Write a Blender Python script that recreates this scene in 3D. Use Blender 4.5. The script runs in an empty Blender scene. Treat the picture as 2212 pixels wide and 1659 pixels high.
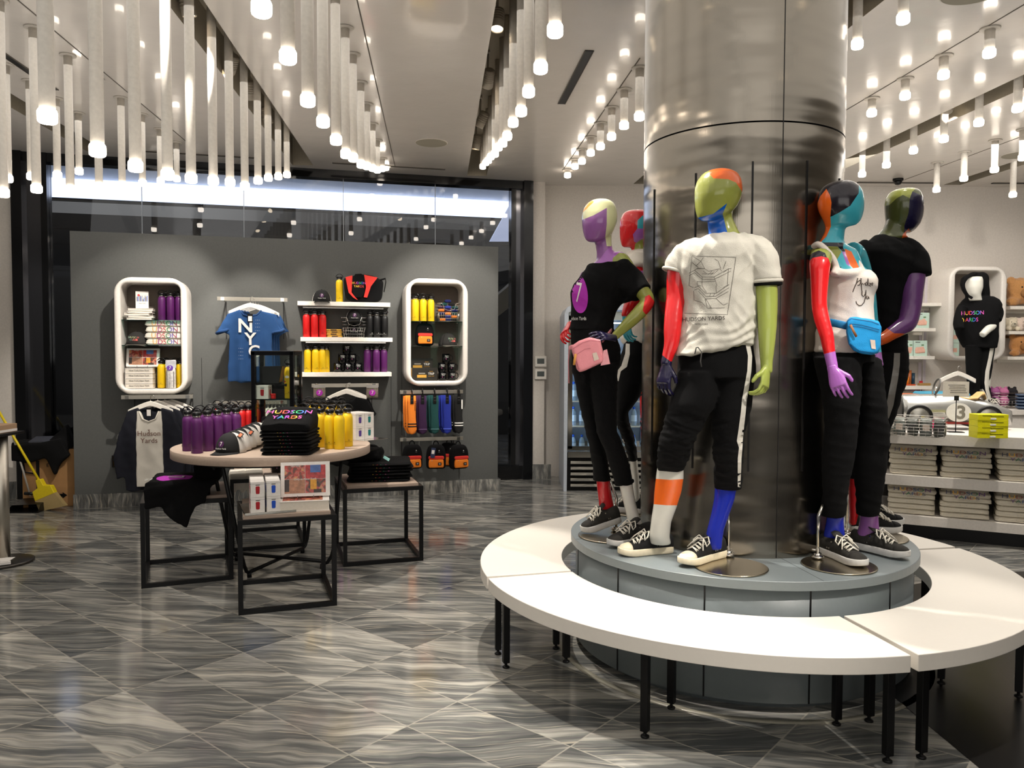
import bpy, bmesh, math, random
import numpy as np
from mathutils import Vector, Matrix, noise
from mathutils.bvhtree import BVHTree
PI = math.pi
S = bpy.context.scene
COL = S.collection
R0 = random.Random(7)

# ------------------------------------------------------------------ camera, world, exposure
CF, CH, CP, CR = 1693.9, 1.5623, 0.03996, 0.00316          # focal length (px), height, pitch, roll
_F = Vector((0, math.cos(CP), -math.sin(CP))); _U = Vector((0, math.sin(CP), math.cos(CP))); _R = Vector((1, 0, 0))
_R2 = math.cos(CR)*_R + math.sin(CR)*_U; _U2 = -math.sin(CR)*_R + math.cos(CR)*_U
cam = bpy.data.objects.new('camera', bpy.data.cameras.new('camera')); COL.objects.link(cam)
cam.matrix_world = Matrix(((_R2.x, _U2.x, -_F.x, 0), (_R2.y, _U2.y, -_F.y, 0), (_R2.z, _U2.z, -_F.z, CH), (0, 0, 0, 1)))
cam.data.sensor_width = 36; cam.data.sensor_fit = 'HORIZONTAL'; cam.data.lens = 36*CF/2212
cam.data.clip_start = 0.05; cam.data.clip_end = 60
S.camera = cam
S.view_settings.view_transform = 'Standard'; S.view_settings.look = 'None'
S.view_settings.gamma = 1; S.view_settings.use_curve_mapping = False
S.view_settings.exposure = 0.1
w = bpy.data.worlds.new('world'); S.world = w; w.use_nodes = True
wb = w.node_tree.nodes['Background']
wn = w.node_tree
tc = wn.nodes.new('ShaderNodeTexCoord'); nz = wn.nodes.new('ShaderNodeTexNoise'); nz.inputs['Scale'].default_value = 2.2
rp = wn.nodes.new('ShaderNodeValToRGB'); rp.color_ramp.elements[0].position = 0.42; rp.color_ramp.elements[1].position = 0.62
rp.color_ramp.elements[0].color = (0.10, 0.095, 0.088, 1); rp.color_ramp.elements[1].color = (0.50, 0.475, 0.44, 1)
wn.links.new(tc.outputs['Generated'], nz.inputs['Vector']); wn.links.new(nz.outputs['Fac'], rp.inputs['Fac'])
wn.links.new(rp.outputs['Color'], wb.inputs['Color']); wb.inputs['Strength'].default_value = 0.55
def area_light(name, loc, target, sx, sy, power, col=(1, .955, .90)):
    l = bpy.data.lights.new(name, 'AREA'); l.shape = 'RECTANGLE'; l.size = sx; l.size_y = sy; l.energy = power; l.color = col
    o = bpy.data.objects.new(name, l); COL.objects.link(o); o.location = loc
    o.rotation_euler = (Vector(target)-Vector(loc)).to_track_quat('-Z', 'Y').to_euler()
    o.visible_camera = False
    return o

# ------------------------------------------------------------------ measuring helpers: points on real planes of the room
def ray(x, y): return _F + (x-1106)/CF*_R2 - (y-829.5)/CF*_U2
CAM = Vector((0, 0, CH))
def at_z(x, y, z=0.0): d = ray(x, y); return CAM + d*((z-CH)/d.z)
def at_Y(x, y, Y): d = ray(x, y); return CAM + d*(Y/d.y)
def topx(P):
    d = Vector(P)-CAM; z = d.dot(_F)
    return 1106+CF*d.dot(_R2)/z, 829.5-CF*d.dot(_U2)/z
ANG = math.radians(14.34)
FD = Vector((math.cos(ANG), math.sin(ANG), 0)); FN = Vector((math.sin(ANG), -math.cos(ANG), 0))
FW = Vector((-4.347, 7.751, 0)); WW = Vector((0.239, 9.679, 0))      # feature wall corner, window wall corner
def at_wall(x, y, off=0.0, base=FW):                                  # (s along wall, z) on the plane off metres in front of the wall
    d = ray(x, y); O = base+FN*off; t = (O-CAM).dot(FN)/d.dot(FN); P = CAM+d*t
    return (P-base).dot(FD), P.z
def wall_pt(s, off, z, base=FW): return base+FD*s+FN*off+Vector((0, 0, z))

# ------------------------------------------------------------------ materials
def lin(c):
    f = lambda v: (v/255/12.92) if v/255 <= .04045 else ((v/255+.055)/1.055)**2.4
    return (f(c[0]), f(c[1]), f(c[2]), 1)
MATS = {}
def mat(name, c=(200, 200, 200), rough=.5, metal=0., bump=0., scale=60., emit=None, es=1., trans=0., ior=1.45, coat=0., vary=0.06, alpha=1., stretch=None, sheen=0., spec=.5):
    if name in MATS: return MATS[name]
    m = bpy.data.materials.new(name); m.use_nodes = True; nt = m.node_tree; b = nt.nodes['Principled BSDF']
    b.inputs['Base Color'].default_value = lin(c); b.inputs['Roughness'].default_value = rough; b.inputs['Metallic'].default_value = metal
    b.inputs['Transmission Weight'].default_value = trans; b.inputs['IOR'].default_value = ior; b.inputs['Coat Weight'].default_value = coat
    b.inputs['Alpha'].default_value = alpha; b.inputs['Sheen Weight'].default_value = sheen; b.inputs['Specular IOR Level'].default_value = spec
    if emit: b.inputs['Emission Color'].default_value = lin(emit); b.inputs['Emission Strength'].default_value = es
    tcn = nt.nodes.new('ShaderNodeTexCoord'); mp = nt.nodes.new('ShaderNodeMapping'); n = nt.nodes.new('ShaderNodeTexNoise')
    n.inputs['Scale'].default_value = scale; n.inputs['Detail'].default_value = 3
    if stretch: mp.inputs['Scale'].default_value = stretch
    nt.links.new(tcn.outputs['Object'], mp.inputs['Vector']); nt.links.new(mp.outputs['Vector'], n.inputs['Vector'])
    if vary and not emit and trans == 0:
        mx = nt.nodes.new('ShaderNodeMix'); mx.data_type = 'RGBA'; l = lin(c)
        mx.inputs[6].default_value = (l[0]*(1-vary*2), l[1]*(1-vary*2), l[2]*(1-vary*2), 1)
        mx.inputs[7].default_value = (min(1, l[0]*(1+vary*2)), min(1, l[1]*(1+vary*2)), min(1, l[2]*(1+vary*2)), 1)
        nt.links.new(n.outputs['Fac'], mx.inputs[0]); nt.links.new(mx.outputs[2], b.inputs['Base Color'])
    if bump:
        bp_ = nt.nodes.new('ShaderNodeBump'); bp_.inputs['Strength'].default_value = bump; bp_.inputs['Distance'].default_value = .004
        nt.links.new(n.outputs['Fac'], bp_.inputs['Height']); nt.links.new(bp_.outputs['Normal'], b.inputs['Normal'])
    MATS[name] = m; return m
WHITE = mat('white_lacquer', (236, 230, 220), .35); WALLW = mat('white_paint', (206, 199, 190), .6)
BLK = mat('black_metal', (9, 9, 10), .42, spec=.3); BLKG = mat('black_gloss', (10, 10, 12), .12); CHROME = mat('chrome', (215, 212, 205), .12, 1.)
STEEL = mat('brushed_steel', (190, 184, 172), .3, 1., bump=.15, scale=30, stretch=(1, 1, 40)); GREYW = mat('grey_paint', (82, 83, 81), .62)
WOOD = mat('ash_wood', (176, 156, 140), .5, bump=.1, scale=14, stretch=(1, 14, 14), vary=.1)
BLKF = mat('black_fabric', (11, 11, 12), .95, bump=.5, scale=300, vary=.1, spec=.2)
WHTF = mat('white_fabric', (222, 216, 204), .9, bump=.4, scale=300); PAPER = mat('white_paper', (235, 230, 224), .6)
CAPB = mat('black_plastic', (12, 12, 13), .3); PRW = mat('white_print', (230, 228, 222), .7); PRG = mat('grey_print', (70, 68, 66), .8)
def thin_glass(name, tint=(235, 242, 240), refl=.04, edge=.6):
    m = bpy.data.materials.new(name); m.use_nodes = True; nt = m.node_tree; nt.nodes.remove(nt.nodes['Principled BSDF']); N = nt.nodes.new; L = nt.links.new
    t_ = N('ShaderNodeBsdfTransparent'); t_.inputs[0].default_value = lin(tint); g = N('ShaderNodeBsdfGlossy'); g.inputs['Roughness'].default_value = .01; lw = N('ShaderNodeLayerWeight'); lw.inputs['Blend'].default_value = .25
    mr = N('ShaderNodeMapRange'); mr.inputs[3].default_value = refl; mr.inputs[4].default_value = edge; L(lw.outputs['Facing'], mr.inputs[0]); mx = N('ShaderNodeMixShader'); L(mr.outputs[0], mx.inputs[0]); L(t_.outputs[0], mx.inputs[1]); L(g.outputs[0], mx.inputs[2]); L(mx.outputs[0], nt.nodes['Material Output'].inputs[0]); MATS[name] = m; return m
YEL = mat('yellow_powder', (232, 192, 20), .45, bump=.15, scale=500); PUR = mat('purple_powder', (86, 28, 92), .42, bump=.15, scale=500)
RED = mat('red_powder', (206, 26, 26), .42, bump=.15, scale=500); BKP = mat('black_powder', (16, 16, 17), .45, bump=.15, scale=500)
ORG = mat('orange_fabric', (240, 130, 30), .8, bump=.4, scale=300); REDF = mat('red_fabric', (214, 50, 40), .8, bump=.4, scale=300)
PCOL = [mat('print_'+n, c, .7) for n, c in (('yellow', (230, 190, 60)), ('red', (214, 70, 66)), ('violet', (150, 90, 190)), ('green', (40, 160, 100)), ('blue', (60, 110, 210)), ('pink', (214, 90, 160)))]
MAG = mat('magenta_print', (172, 40, 170), .7)

# ------------------------------------------------------------------ tagging
def tag(o, label=None, cat=None, group=None, kind=None):
    if label: o['label'] = label
    if cat: o['category'] = cat
    if group: o['group'] = group
    if kind: o['kind'] = kind
    return o
def thing(name, label, cat, loc=(0, 0, 0), rz=0, group=None):
    o = bpy.data.objects.new(name, None); COL.objects.link(o); o.empty_display_size = .05
    o.location = loc; o.rotation_euler = (0, 0, rz); return tag(o, label, cat, group)
KIDS = {}
def dup(root, loc, rz=None, label=None, group=None, scale=None):
    c = root.copy(); COL.objects.link(c); c.location = loc
    if rz is not None: c.rotation_euler = (0, 0, rz)
    if scale: c.scale = scale
    if label: c['label'] = label
    if group: c['group'] = group
    def rec(a, b):
        for ch in KIDS.get(a.name, []):
            d = ch.copy(); COL.objects.link(d); d.parent = b; KIDS.setdefault(b.name, []).append(d); rec(ch, d)
    rec(root, c); return c
ORD = ['first', 'second', 'third', 'fourth', 'fifth', 'sixth', 'seventh', 'eighth', 'ninth', 'tenth', 'eleventh', 'twelfth', 'thirteenth', 'fourteenth', 'fifteenth', 'sixteenth']

# ------------------------------------------------------------------ mesh builder
class MB:
    def __init__(s): s.v = []; s.f = []; s.m = []; s.sm = []; s.mats = []
    def mi(s, m):
        if m not in s.mats: s.mats.append(m)
        return s.mats.index(m)
    def add(s, vs, fs, m, smooth=False):
        o = len(s.v); k = s.mi(m); s.v += [tuple(v) for v in vs]
        for f in fs: s.f.append([i+o for i in f]); s.m.append(k); s.sm.append(smooth)
        return s
    def box(s, c, d, m, rz=0, rx=0, ry=0, taper=1.):
        M = Matrix.Translation(c) @ Matrix.Rotation(rz, 4, 'Z') @ Matrix.Rotation(ry, 4, 'Y') @ Matrix.Rotation(rx, 4, 'X')
        vs = []
        for z in (-.5, .5):
            t = taper if z > 0 else 1.
            for x, y in ((-.5, -.5), (.5, -.5), (.5, .5), (-.5, .5)): vs.append(M @ Vector((x*d[0]*t, y*d[1]*t, z*d[2])))
        return s.add(vs, [(0, 3, 2, 1), (4, 5, 6, 7), (0, 1, 5, 4), (1, 2, 6, 5), (2, 3, 7, 6), (3, 0, 4, 7)], m)
    def rings(s, rs, m, cap=True, smooth=True, closed=False):
        n = len(rs[0]); vs = [v for r in rs for v in r]; fs = []
        L = len(rs)
        for i in range(L if closed else L-1):
            a, b = i*n, ((i+1) % L)*n
            for j in range(n): fs.append((a+j, a+(j+1) % n, b+(j+1) % n, b+j))
        s.add(vs, fs, m, smooth)
        if cap and not closed:
            o = len(s.v)-len(vs); k = s.mi(m)
            s.f.append([o+j for j in range(n)][::-1]); s.m.append(k); s.sm.append(False)
            s.f.append([o+(L-1)*n+j for j in range(n)]); s.m.append(k); s.sm.append(False)
        return s
    def lathe(s, prof, m, c=(0, 0, 0), n=24, smooth=True, cap=True):
        c = Vector(c)
        return s.rings([[c+Vector((r*math.cos(a*2*PI/n), r*math.sin(a*2*PI/n), z)) for a in range(n)] for r, z in prof], m, cap, smooth)
    def tube(s, pts, r, m, n=8, cap=True, closed=False, smooth=True, flat=1.):
        pts = [Vector(p) for p in pts]; rs = r if isinstance(r, (list, tuple)) else [r]*len(pts); out = []; N = len(pts)
        ref = None
        for i, p in enumerate(pts):
            if closed: t = pts[(i+1) % N]-pts[i-1]
            else: t = pts[min(i+1, N-1)]-pts[max(i-1, 0)]
            t.normalize()
            if ref is None: ref = Vector((0, 0, 1)) if abs(t.z) < .9 else Vector((1, 0, 0))
            A = (ref-t*ref.dot(t)).normalized(); B = t.cross(A); ref = A
            out.append([p+(A*math.cos(k*2*PI/n)+B*math.sin(k*2*PI/n)*flat)*rs[i] for k in range(n)])
        return s.rings(out, m, cap, smooth, closed)
    def cyl(s, a, b, r, m, n=16, r2=None, smooth=True):
        return s.tube([a, b], [r, r if r2 is None else r2], m, n, True, False, smooth)
    def ball(s, c, r, m, n=14, k=8):
        c = Vector(c); rr = r if isinstance(r, (list, tuple)) else (r, r, r)
        rs = []
        for i in range(k+1):
            a = -PI/2+PI*(i*.98+.01*k)/k; 
            rs.append([c+Vector((rr[0]*math.cos(a)*math.cos(j*2*PI/n), rr[1]*math.cos(a)*math.sin(j*2*PI/n), rr[2]*math.sin(a))) for j in range(n)])
        return s.rings(rs, m)
    def prism(s, poly, z0, z1, m, M=None, smooth=False):          # polygon in xy, extruded along z, then moved by M
        n = len(poly); M = M or Matrix()
        vs = [M @ Vector((x, y, z0)) for x, y in poly]+[M @ Vector((x, y, z1)) for x, y in poly]
        k = s.mi(m); o = len(s.v); s.v += [tuple(v) for v in vs]
        s.f.append([o+i for i in range(n)][::-1]); s.f.append([o+n+i for i in range(n)]); s.m += [k, k]; s.sm += [False, False]
        for i in range(n): s.f.append([o+i, o+(i+1) % n, o+n+(i+1) % n, o+n+i]); s.m.append(k); s.sm.append(smooth)
        return s
    def quad(s, a, b, c, d, m): return s.add([a, b, c, d], [(0, 1, 2, 3)], m)
    def text(s, txt, size, m, M=None, thick=.0006, mats=None, align='CENTER', bold=0.):
        vs, fs, mi = text_mesh(txt, size, thick, align, bold); M = M or Matrix()
        ml = mats or [m]
        o = len(s.v); s.v += [tuple(M @ Vector(v)) for v in vs]
        W = max([v[0] for v in vs]+[1e-6]); w0 = min([v[0] for v in vs]+[0])
        for f in fs:
            s.f.append([i+o for i in f]); s.sm.append(False)
            cx = (vs[f[0]][0]-w0)/max(1e-6, W-w0)
            s.m.append(s.mi(ml[min(len(ml)-1, int(cx*len(ml)))]))
        return s
    def merge(s, me, m=None):
        o = len(s.v); s.v += [tuple(v.co) for v in me.vertices]
        for p in me.polygons:
            s.f.append([i+o for i in p.vertices]); s.m.append(s.mi(m or me.materials[p.material_index])); s.sm.append(True)
        return s
    def mesh(s, name='mesh'):
        me = bpy.data.meshes.new(name); me.from_pydata(s.v, [], s.f)
        for m in s.mats: me.materials.append(m)
        me.polygons.foreach_set('material_index', s.m); me.polygons.foreach_set('use_smooth', s.sm); me.update(); return me
    def obj(s, name, parent=None, bevel=0, loc=None, rz=0, seg=2, me=None):
        me = me or s.mesh(name)
        bm = bmesh.new(); bm.from_mesh(me); bmesh.ops.recalc_face_normals(bm, faces=bm.faces); bm.to_mesh(me); bm.free()
        o = bpy.data.objects.new(name, me); COL.objects.link(o)
        if parent: o.parent = parent; KIDS.setdefault(parent.name, []).append(o)
        if loc is not None: o.location = loc
        if rz: o.rotation_euler = (0, 0, rz)
        if bevel:
            b = o.modifiers.new('bevel', 'BEVEL'); b.width = bevel; b.segments = seg; b.limit_method = 'ANGLE'; b.angle_limit = .7; b.harden_normals = True
        return o
_TX = {}
def text_mesh(txt, size, thick, align='CENTER', bold=0.):
    k = (txt, size, thick, align, bold)
    if k in _TX: return _TX[k]
    cu = bpy.data.curves.new('t', 'FONT'); cu.body = txt; cu.size = size; cu.align_x = align; cu.align_y = 'CENTER'; cu.extrude = thick; cu.resolution_u = 3; cu.offset = bold*size
    o = bpy.data.objects.new('t', cu); COL.objects.link(o); me = o.to_mesh()
    r = ([tuple(v.co) for v in me.vertices], [list(p.vertices) for p in me.polygons], 0)
    o.to_mesh_clear(); bpy.data.objects.remove(o); bpy.data.curves.remove(cu); _TX[k] = r; return r
UP = Matrix.Rotation(PI/2, 4, 'X')                                     # text standing up, read from -y
def up_at(x, y, z, rz=0): return Matrix.Translation((x, y, z)) @ Matrix.Rotation(rz, 4, 'Z') @ UP
def struct(name, mb, bevel=0): o = mb.obj(name, None, bevel); o['kind'] = 'structure'; return o
def remesh(mb, voxel, smooth=4, disp=None, name='remeshed', fac=.5):
    o = mb.obj(name); m = o.modifiers.new('r', 'REMESH'); m.mode = 'VOXEL'; m.voxel_size = voxel; m.use_smooth_shade = True
    if smooth: k = o.modifiers.new('s', 'SMOOTH'); k.iterations = smooth; k.factor = fac
    dg = bpy.context.evaluated_depsgraph_get(); dg.update()
    me = bpy.data.meshes.new_from_object(o.evaluated_get(dg)); old = o.data
    bpy.data.objects.remove(o); bpy.data.meshes.remove(old)
    if disp:
        ns = [v.normal.copy() for v in me.vertices]
        for v, n in zip(me.vertices, ns): v.co += n*disp(v.co, n)
        me.update()
    me.polygons.foreach_set('use_smooth', [True]*len(me.polygons)); me.materials.clear()
    return me
def mobj(me, name, parent, m=None, inv=None):
    """mesh made in world coordinates becomes a part of parent"""
    if m is not None:
        for x in (m if isinstance(m, list) else [m]): me.materials.append(x)
    if parent is not None:
        loc = Vector(parent.location); rz = parent.rotation_euler.z
        me.transform(Matrix.Rotation(-rz, 4, 'Z') @ Matrix.Translation(-loc))
    o = bpy.data.objects.new(name, me); COL.objects.link(o)
    if parent is not None: o.parent = parent; KIDS.setdefault(parent.name, []).append(o)
    return o
# ------------------------------------------------------------------ floor material: veined marble in diagonal 0.305 x 0.62 tiles
def marble(name, tiles=True, dark=(78, 80, 80), mid=(116, 116, 113), light=(190, 186, 176), rough=.12, ang=0.0):
    m = bpy.data.materials.new(name); m.use_nodes = True; nt = m.node_tree; L = nt.links.new; N = nt.nodes.new; b = nt.nodes['Principled BSDF']
    tcn = N('ShaderNodeTexCoord')
    def vm(op, a, bb=None, cc=None):
        n = N('ShaderNodeVectorMath'); n.operation = op; L(a, n.inputs[0])
        if bb is not None:
            if isinstance(bb, tuple): n.inputs[1].default_value = bb
            else: L(bb, n.inputs[1])
        return n.outputs[0]
    def mt(op, a, bb=None, cl=False):
        n = N('ShaderNodeMath'); n.operation = op; n.use_clamp = cl
        for i, q in enumerate((a, bb)):
            if q is None: continue
            if isinstance(q, (int, float)): n.inputs[i].default_value = q
            else: L(q, n.inputs[i])
        return n.outputs[0]
    t0 = vm('SUBTRACT', tcn.outputs['Object'], (-.911, 3.616, 0))
    r = N('ShaderNodeVectorRotate'); r.rotation_type = 'Z_AXIS'; L(t0, r.inputs['Vector']); r.inputs['Angle'].default_value = -math.radians(50.2)
    sc = vm('MULTIPLY', r.outputs[0], (1/.3035, 1/.6205, 1))
    cell = vm('FLOOR', sc); fr = vm('FRACTION', sc)
    wn_ = N('ShaderNodeTexWhiteNoise'); wn_.noise_dimensions = '2D'; L(cell, wn_.inputs['Vector'])
    off = vm('MULTIPLY', wn_.outputs['Color'], (9, 9, 9)); 
    wob = N('ShaderNodeTexNoise'); wob.inputs['Scale'].default_value = 3.; L(vm('ADD', tcn.outputs['Object'], off), wob.inputs['Vector'])
    rr = N('ShaderNodeVectorRotate'); rr.rotation_type = 'Z_AXIS'
    L(vm('ADD', tcn.outputs['Object'], off if tiles else (0, 0, 0)), rr.inputs['Vector'])
    an = mt('ADD', mt('MULTIPLY', mt('SUBTRACT', wn_.outputs['Value'], .5), .35), ang+.06); L(an, rr.inputs['Angle'])
    w2 = vm('ADD', rr.outputs[0], vm('MULTIPLY', wob.outputs['Color'], (.12, .12, .12)))
    v1 = N('ShaderNodeTexNoise'); v1.inputs['Scale'].default_value = 1; v1.inputs['Detail'].default_value = 8; v1.inputs['Roughness'].default_value = .62
    L(vm('MULTIPLY', w2, (1.5, 26, 5)), v1.inputs['Vector'])
    v2 = N('ShaderNodeTexNoise'); v2.inputs['Scale'].default_value = 1; v2.inputs['Detail'].default_value = 5
    L(vm('MULTIPLY', w2, (1.2, 8.5, 3)), v2.inputs['Vector'])
    v3 = N('ShaderNodeTexNoise'); v3.inputs['Scale'].default_value = 1; v3.inputs['Detail'].default_value = 7
    L(vm('MULTIPLY', w2, (2.6, 85, 5)), v3.inputs['Vector'])
    base = N('ShaderNodeValToRGB'); e = base.color_ramp.elements; e[0].position = .38; e[0].color = lin(dark); e[1].position = .64; e[1].color = lin(light)
    k = base.color_ramp.elements.new(.5); k.color = lin(mid)
    mixv = mt('ADD', mt('MULTIPLY', v1.outputs['Fac'], .55), mt('MULTIPLY', v2.outputs['Fac'], .45))
    mixv = mt('ADD', mixv, mt('MULTIPLY', mt('SUBTRACT', wn_.outputs['Value'], .5), .1))
    L(mixv, base.inputs['Fac'])
    # thin pale veins
    vein = N('ShaderNodeValToRGB'); e = vein.color_ramp.elements; e[0].position = .57; e[0].color = (0, 0, 0, 1); e[1].position = .70; e[1].color = (1, 1, 1, 1)
    L(v3.outputs['Fac'], vein.inputs['Fac'])
    mx = N('ShaderNodeMix'); mx.data_type = 'RGBA'; L(mt('MULTIPLY', vein.outputs['Color'], .6), mx.inputs[0]); L(base.outputs['Color'], mx.inputs[6]); mx.inputs[7].default_value = lin((214, 204, 184))
    out = mx.outputs[2]
    if tiles:
        sx = N('ShaderNodeSeparateXYZ'); L(fr, sx.inputs[0])
        gx = mt('LESS_THAN', mt('MINIMUM', sx.outputs[0], mt('SUBTRACT', 1., sx.outputs[0])), .011)
        gy = mt('LESS_THAN', mt('MINIMUM', sx.outputs[1], mt('SUBTRACT', 1., sx.outputs[1])), .0055)
        g = mt('MAXIMUM', gx, gy); m2 = N('ShaderNodeMix'); m2.data_type = 'RGBA'; L(mt('MULTIPLY', g, .75), m2.inputs[0]); L(out, m2.inputs[6]); m2.inputs[7].default_value = lin((168, 163, 152)); out = m2.outputs[2]
    L(out, b.inputs['Base Color']); b.inputs['Roughness'].default_value = rough; b.inputs['Specular IOR Level'].default_value = .55
    return m
MARB = marble('marble_floor'); MARB2 = marble('marble_base', False, ang=.9, rough=.2, dark=(80, 80, 78))
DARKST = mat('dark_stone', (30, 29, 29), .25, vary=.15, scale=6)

U0 = Vector((-.095, 1, 0))
def cx(x0, Y): return x0-.095*Y
def endY(x0):
    Y = (9.679+.2557*(x0-.239))/(1+.0243)
    return Y if cx(x0, Y) < .24 else 9.9
# floor
f = MB(); f.quad((-9, -4, 0), (11, -4, 0), (11, 17, 0), (-9, 17, 0), MARB); struct('floor', f)
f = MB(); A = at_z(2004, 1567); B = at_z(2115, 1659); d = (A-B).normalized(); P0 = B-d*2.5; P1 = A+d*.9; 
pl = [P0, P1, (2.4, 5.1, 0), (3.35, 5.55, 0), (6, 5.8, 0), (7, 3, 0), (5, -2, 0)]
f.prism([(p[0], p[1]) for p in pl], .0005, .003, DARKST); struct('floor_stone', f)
# thin pale ring let into the floor round the plinth
f = MB(); n = 72; rs = []
for r, z in ((.93, .0005), (.93, .003), (.965, .003), (.965, .0005)):
    rs.append([Vector((1.2135+r*math.cos(i*2*PI/n), 4.2105+r*math.sin(i*2*PI/n), z)) for i in range(n)])
f.rings(rs, mat('pale_stone', (150, 146, 132), .3, vary=.2, scale=9), False); struct('trim_1', f)

# ceiling: one glossy skin with recessed slots running away from the camera
CEIL = mat('ceiling_gloss', (214, 208, 200), .22, bump=1., scale=5, vary=.02, coat=.3)
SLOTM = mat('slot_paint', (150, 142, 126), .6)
ZC = 3.65; slots = [(-3.66, -3.46), (-1.62, -1.39), (.35, .58), (2.42, 2.64), (4.38, 4.6), (6.25, 6.46)]
f = MB(); xs = [-10]+[v for s_ in slots for v in s_]+[13]
for i in range(0, len(xs)-1):
    a, b_ = xs[i], xs[i+1]; solid = (i % 2 == 0)
    Y0 = -4
    def P(x0, Y, z): return (cx(x0, Y), Y, z)
    if solid:
        cuts = [a]+([-9, -7, -5, -4.5] if i == 0 else [])+([c for c in np.arange(a+.3, b_, .3)] if i > 0 else [])+[b_]
        cuts = sorted(set([float(c) for c in cuts if a <= c <= b_]))
        for c0, c1 in zip(cuts[:-1], cuts[1:]): f.quad(P(c0, Y0, ZC), P(c0, endY(c0), ZC), P(c1, endY(c1), ZC), P(c1, Y0, ZC), CEIL)
    else:
        e = endY(a)-.12
        f.quad(P(a, e, ZC), P(a, endY(a), ZC), P(b_, endY(b_), ZC), P(b_, e, ZC), CEIL)
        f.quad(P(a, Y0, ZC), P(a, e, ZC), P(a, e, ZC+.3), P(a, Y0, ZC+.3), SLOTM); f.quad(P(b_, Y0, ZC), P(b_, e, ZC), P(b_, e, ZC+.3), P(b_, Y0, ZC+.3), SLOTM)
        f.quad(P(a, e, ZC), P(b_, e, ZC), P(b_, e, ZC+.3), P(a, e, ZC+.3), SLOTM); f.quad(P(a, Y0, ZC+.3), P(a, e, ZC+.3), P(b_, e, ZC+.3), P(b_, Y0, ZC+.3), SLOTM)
ce = struct('ceiling', f)
# panel joints and black linear diffusers
GROOVE = mat('joint_grey', (96, 90, 82), .8); k = 2  # dark grey for ceiling panel joints and diffuser frames
for x0, ya, yb in ((-2.5, 0, 7.9), (-.48, 1, 8.9), (1.43, 5.64, 9.0), (3.5, 1, 9.4), (5.6, 2, 9.5)):
    f = MB(); f.prism([(cx(x0, ya), ya), (cx(x0+.008, ya), ya), (cx(x0+.008, yb), yb), (cx(x0, yb), yb)], ZC-.003, ZC-.0005, GROOVE); struct('trim_%d' % k, f); k += 1
def strip(A, B, wd, name, lab):
    A = Vector(A); B = Vector(B); d = (B-A).normalized(); n = Vector((-d.y, d.x, 0))*wd/2; t = thing(name, lab, 'vent', (A.x, A.y, ZC))
    f = MB(); f.prism([tuple((q-A).xy) for q in (A-n, B-n, B+n, A+n)], -.006, -.0005, BLK); f.obj('diffuser', t)
    f = MB()
    for s_ in (-1, 1): o = n*(1.08*s_); e = n*(.92*s_); f.prism([tuple((q-A).xy) for q in (A+e, B+e, B+o, A+o)], -.008, -.0005, GROOVE)
    f.obj('frame', t)
strip((cx(-3.05, 5.45), 5.45, ZC), (cx(-3.05, 6.35), 6.35, ZC), .05, 'linear_diffuser', 'black linear ceiling diffuser at far left among the hanging tube lights')
strip((cx(1.05, 5.5), 5.5, ZC), (cx(1.04, 6.66), 6.66, ZC), .06, 'linear_diffuser', 'short thick black linear ceiling diffuser just left of the steel column')
strip((-1.99, 8.74, ZC), (-.77, 9.03, ZC), .03, 'linear_diffuser', 'thin black slot diffuser above middle of the window header')
strip((-3.89, 8.25, ZC), (-2.76, 8.53, ZC), .03, 'linear_diffuser', 'thin black slot diffuser above the left half of the window header')
strip((4.2, 9.64, ZC), (5.15, 9.66, ZC), .04, 'linear_diffuser', 'black slot diffuser in ceiling behind the black headed mannequin')
strip((5.85, 9.66, ZC), (6.9, 9.66, ZC), .04, 'linear_diffuser', 'black slot diffuser in the ceiling at the far right corner')
for X, Y, r, lab in ((-.81, 7.9, .155, 'round flush ceiling speaker in front of the window header'), (2.65, 4.6, .17, 'large round ceiling speaker at top right near the column'), (5.3, 8.3, .16, 'small looking round ceiling speaker at far right')):
    t = thing('ceiling_speaker', lab, 'speaker', (X, Y, ZC)); f = MB(); f.lathe([(r, -.0005), (r, -.006), (r-.008, -.008)], mat('speaker_grille', (158, 152, 136), .8, bump=.6, scale=900), n=40); f.obj('grille', t)
    f = MB(); f.lathe([(r+.006, -.0005), (r+.006, -.005), (r+.001, -.006), (r+.001, -.0005)], WALLW, n=40, cap=False); f.obj('rim', t)
t = thing('security_camera', 'small black dome camera on ceiling near the right back wall', 'camera', (4.6, 9.45, ZC)); f = MB(); f.lathe([(.06, 0), (.06, -.02), (.05, -.03)], BLK); f.obj('base', t)
f = MB(); f.lathe([(.045, -.03), (.043, -.05), (.03, -.068), (.008, -.075)], BLKG); f.obj('dome', t)

# walls
f = MB(); f.box((4.62, 9.98, 1.825), (8.76, .2, 3.66), WALLW); f.box((.32, 9.80, 1.825), (.16, .22, 3.66), WALLW); struct('wall_back', f)
f = MB(); P = wall_pt(-7.2, -.1, 1.825, WW); f.box(tuple(P), (3.08, .2, 3.66), WALLW, rz=ANG); struct('wall_left', f)
f = MB(); f.box((9.1, 3, 1.82), (.2, 14.2, 3.64), WALLW); struct('wall_right', f)
f = MB(); f.box(tuple(wall_pt(-7.1, .008, .09, WW)), (2.85, .016, .18), MARB2, rz=ANG); struct('baseboard_left', f)
f = MB(); f.box((.36, 9.672, .09), (.25, .02, .18), MARB2); f.box((5, 9.872, .09), (5.6, .02, .18), MARB2); struct('baseboard_back', f)
WLEN = 4.323
f = MB(); f.box(tuple(wall_pt(WLEN/2, -.075, 1.372)), (WLEN, .15, 2.744), GREYW, rz=ANG); struct('wall_feature', f)
f = MB(); f.box(tuple(wall_pt(WLEN/2+.01, -.066, .068)), (WLEN+.04, .17, .136), MARB2, rz=ANG); struct('baseboard_feature', f)
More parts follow.
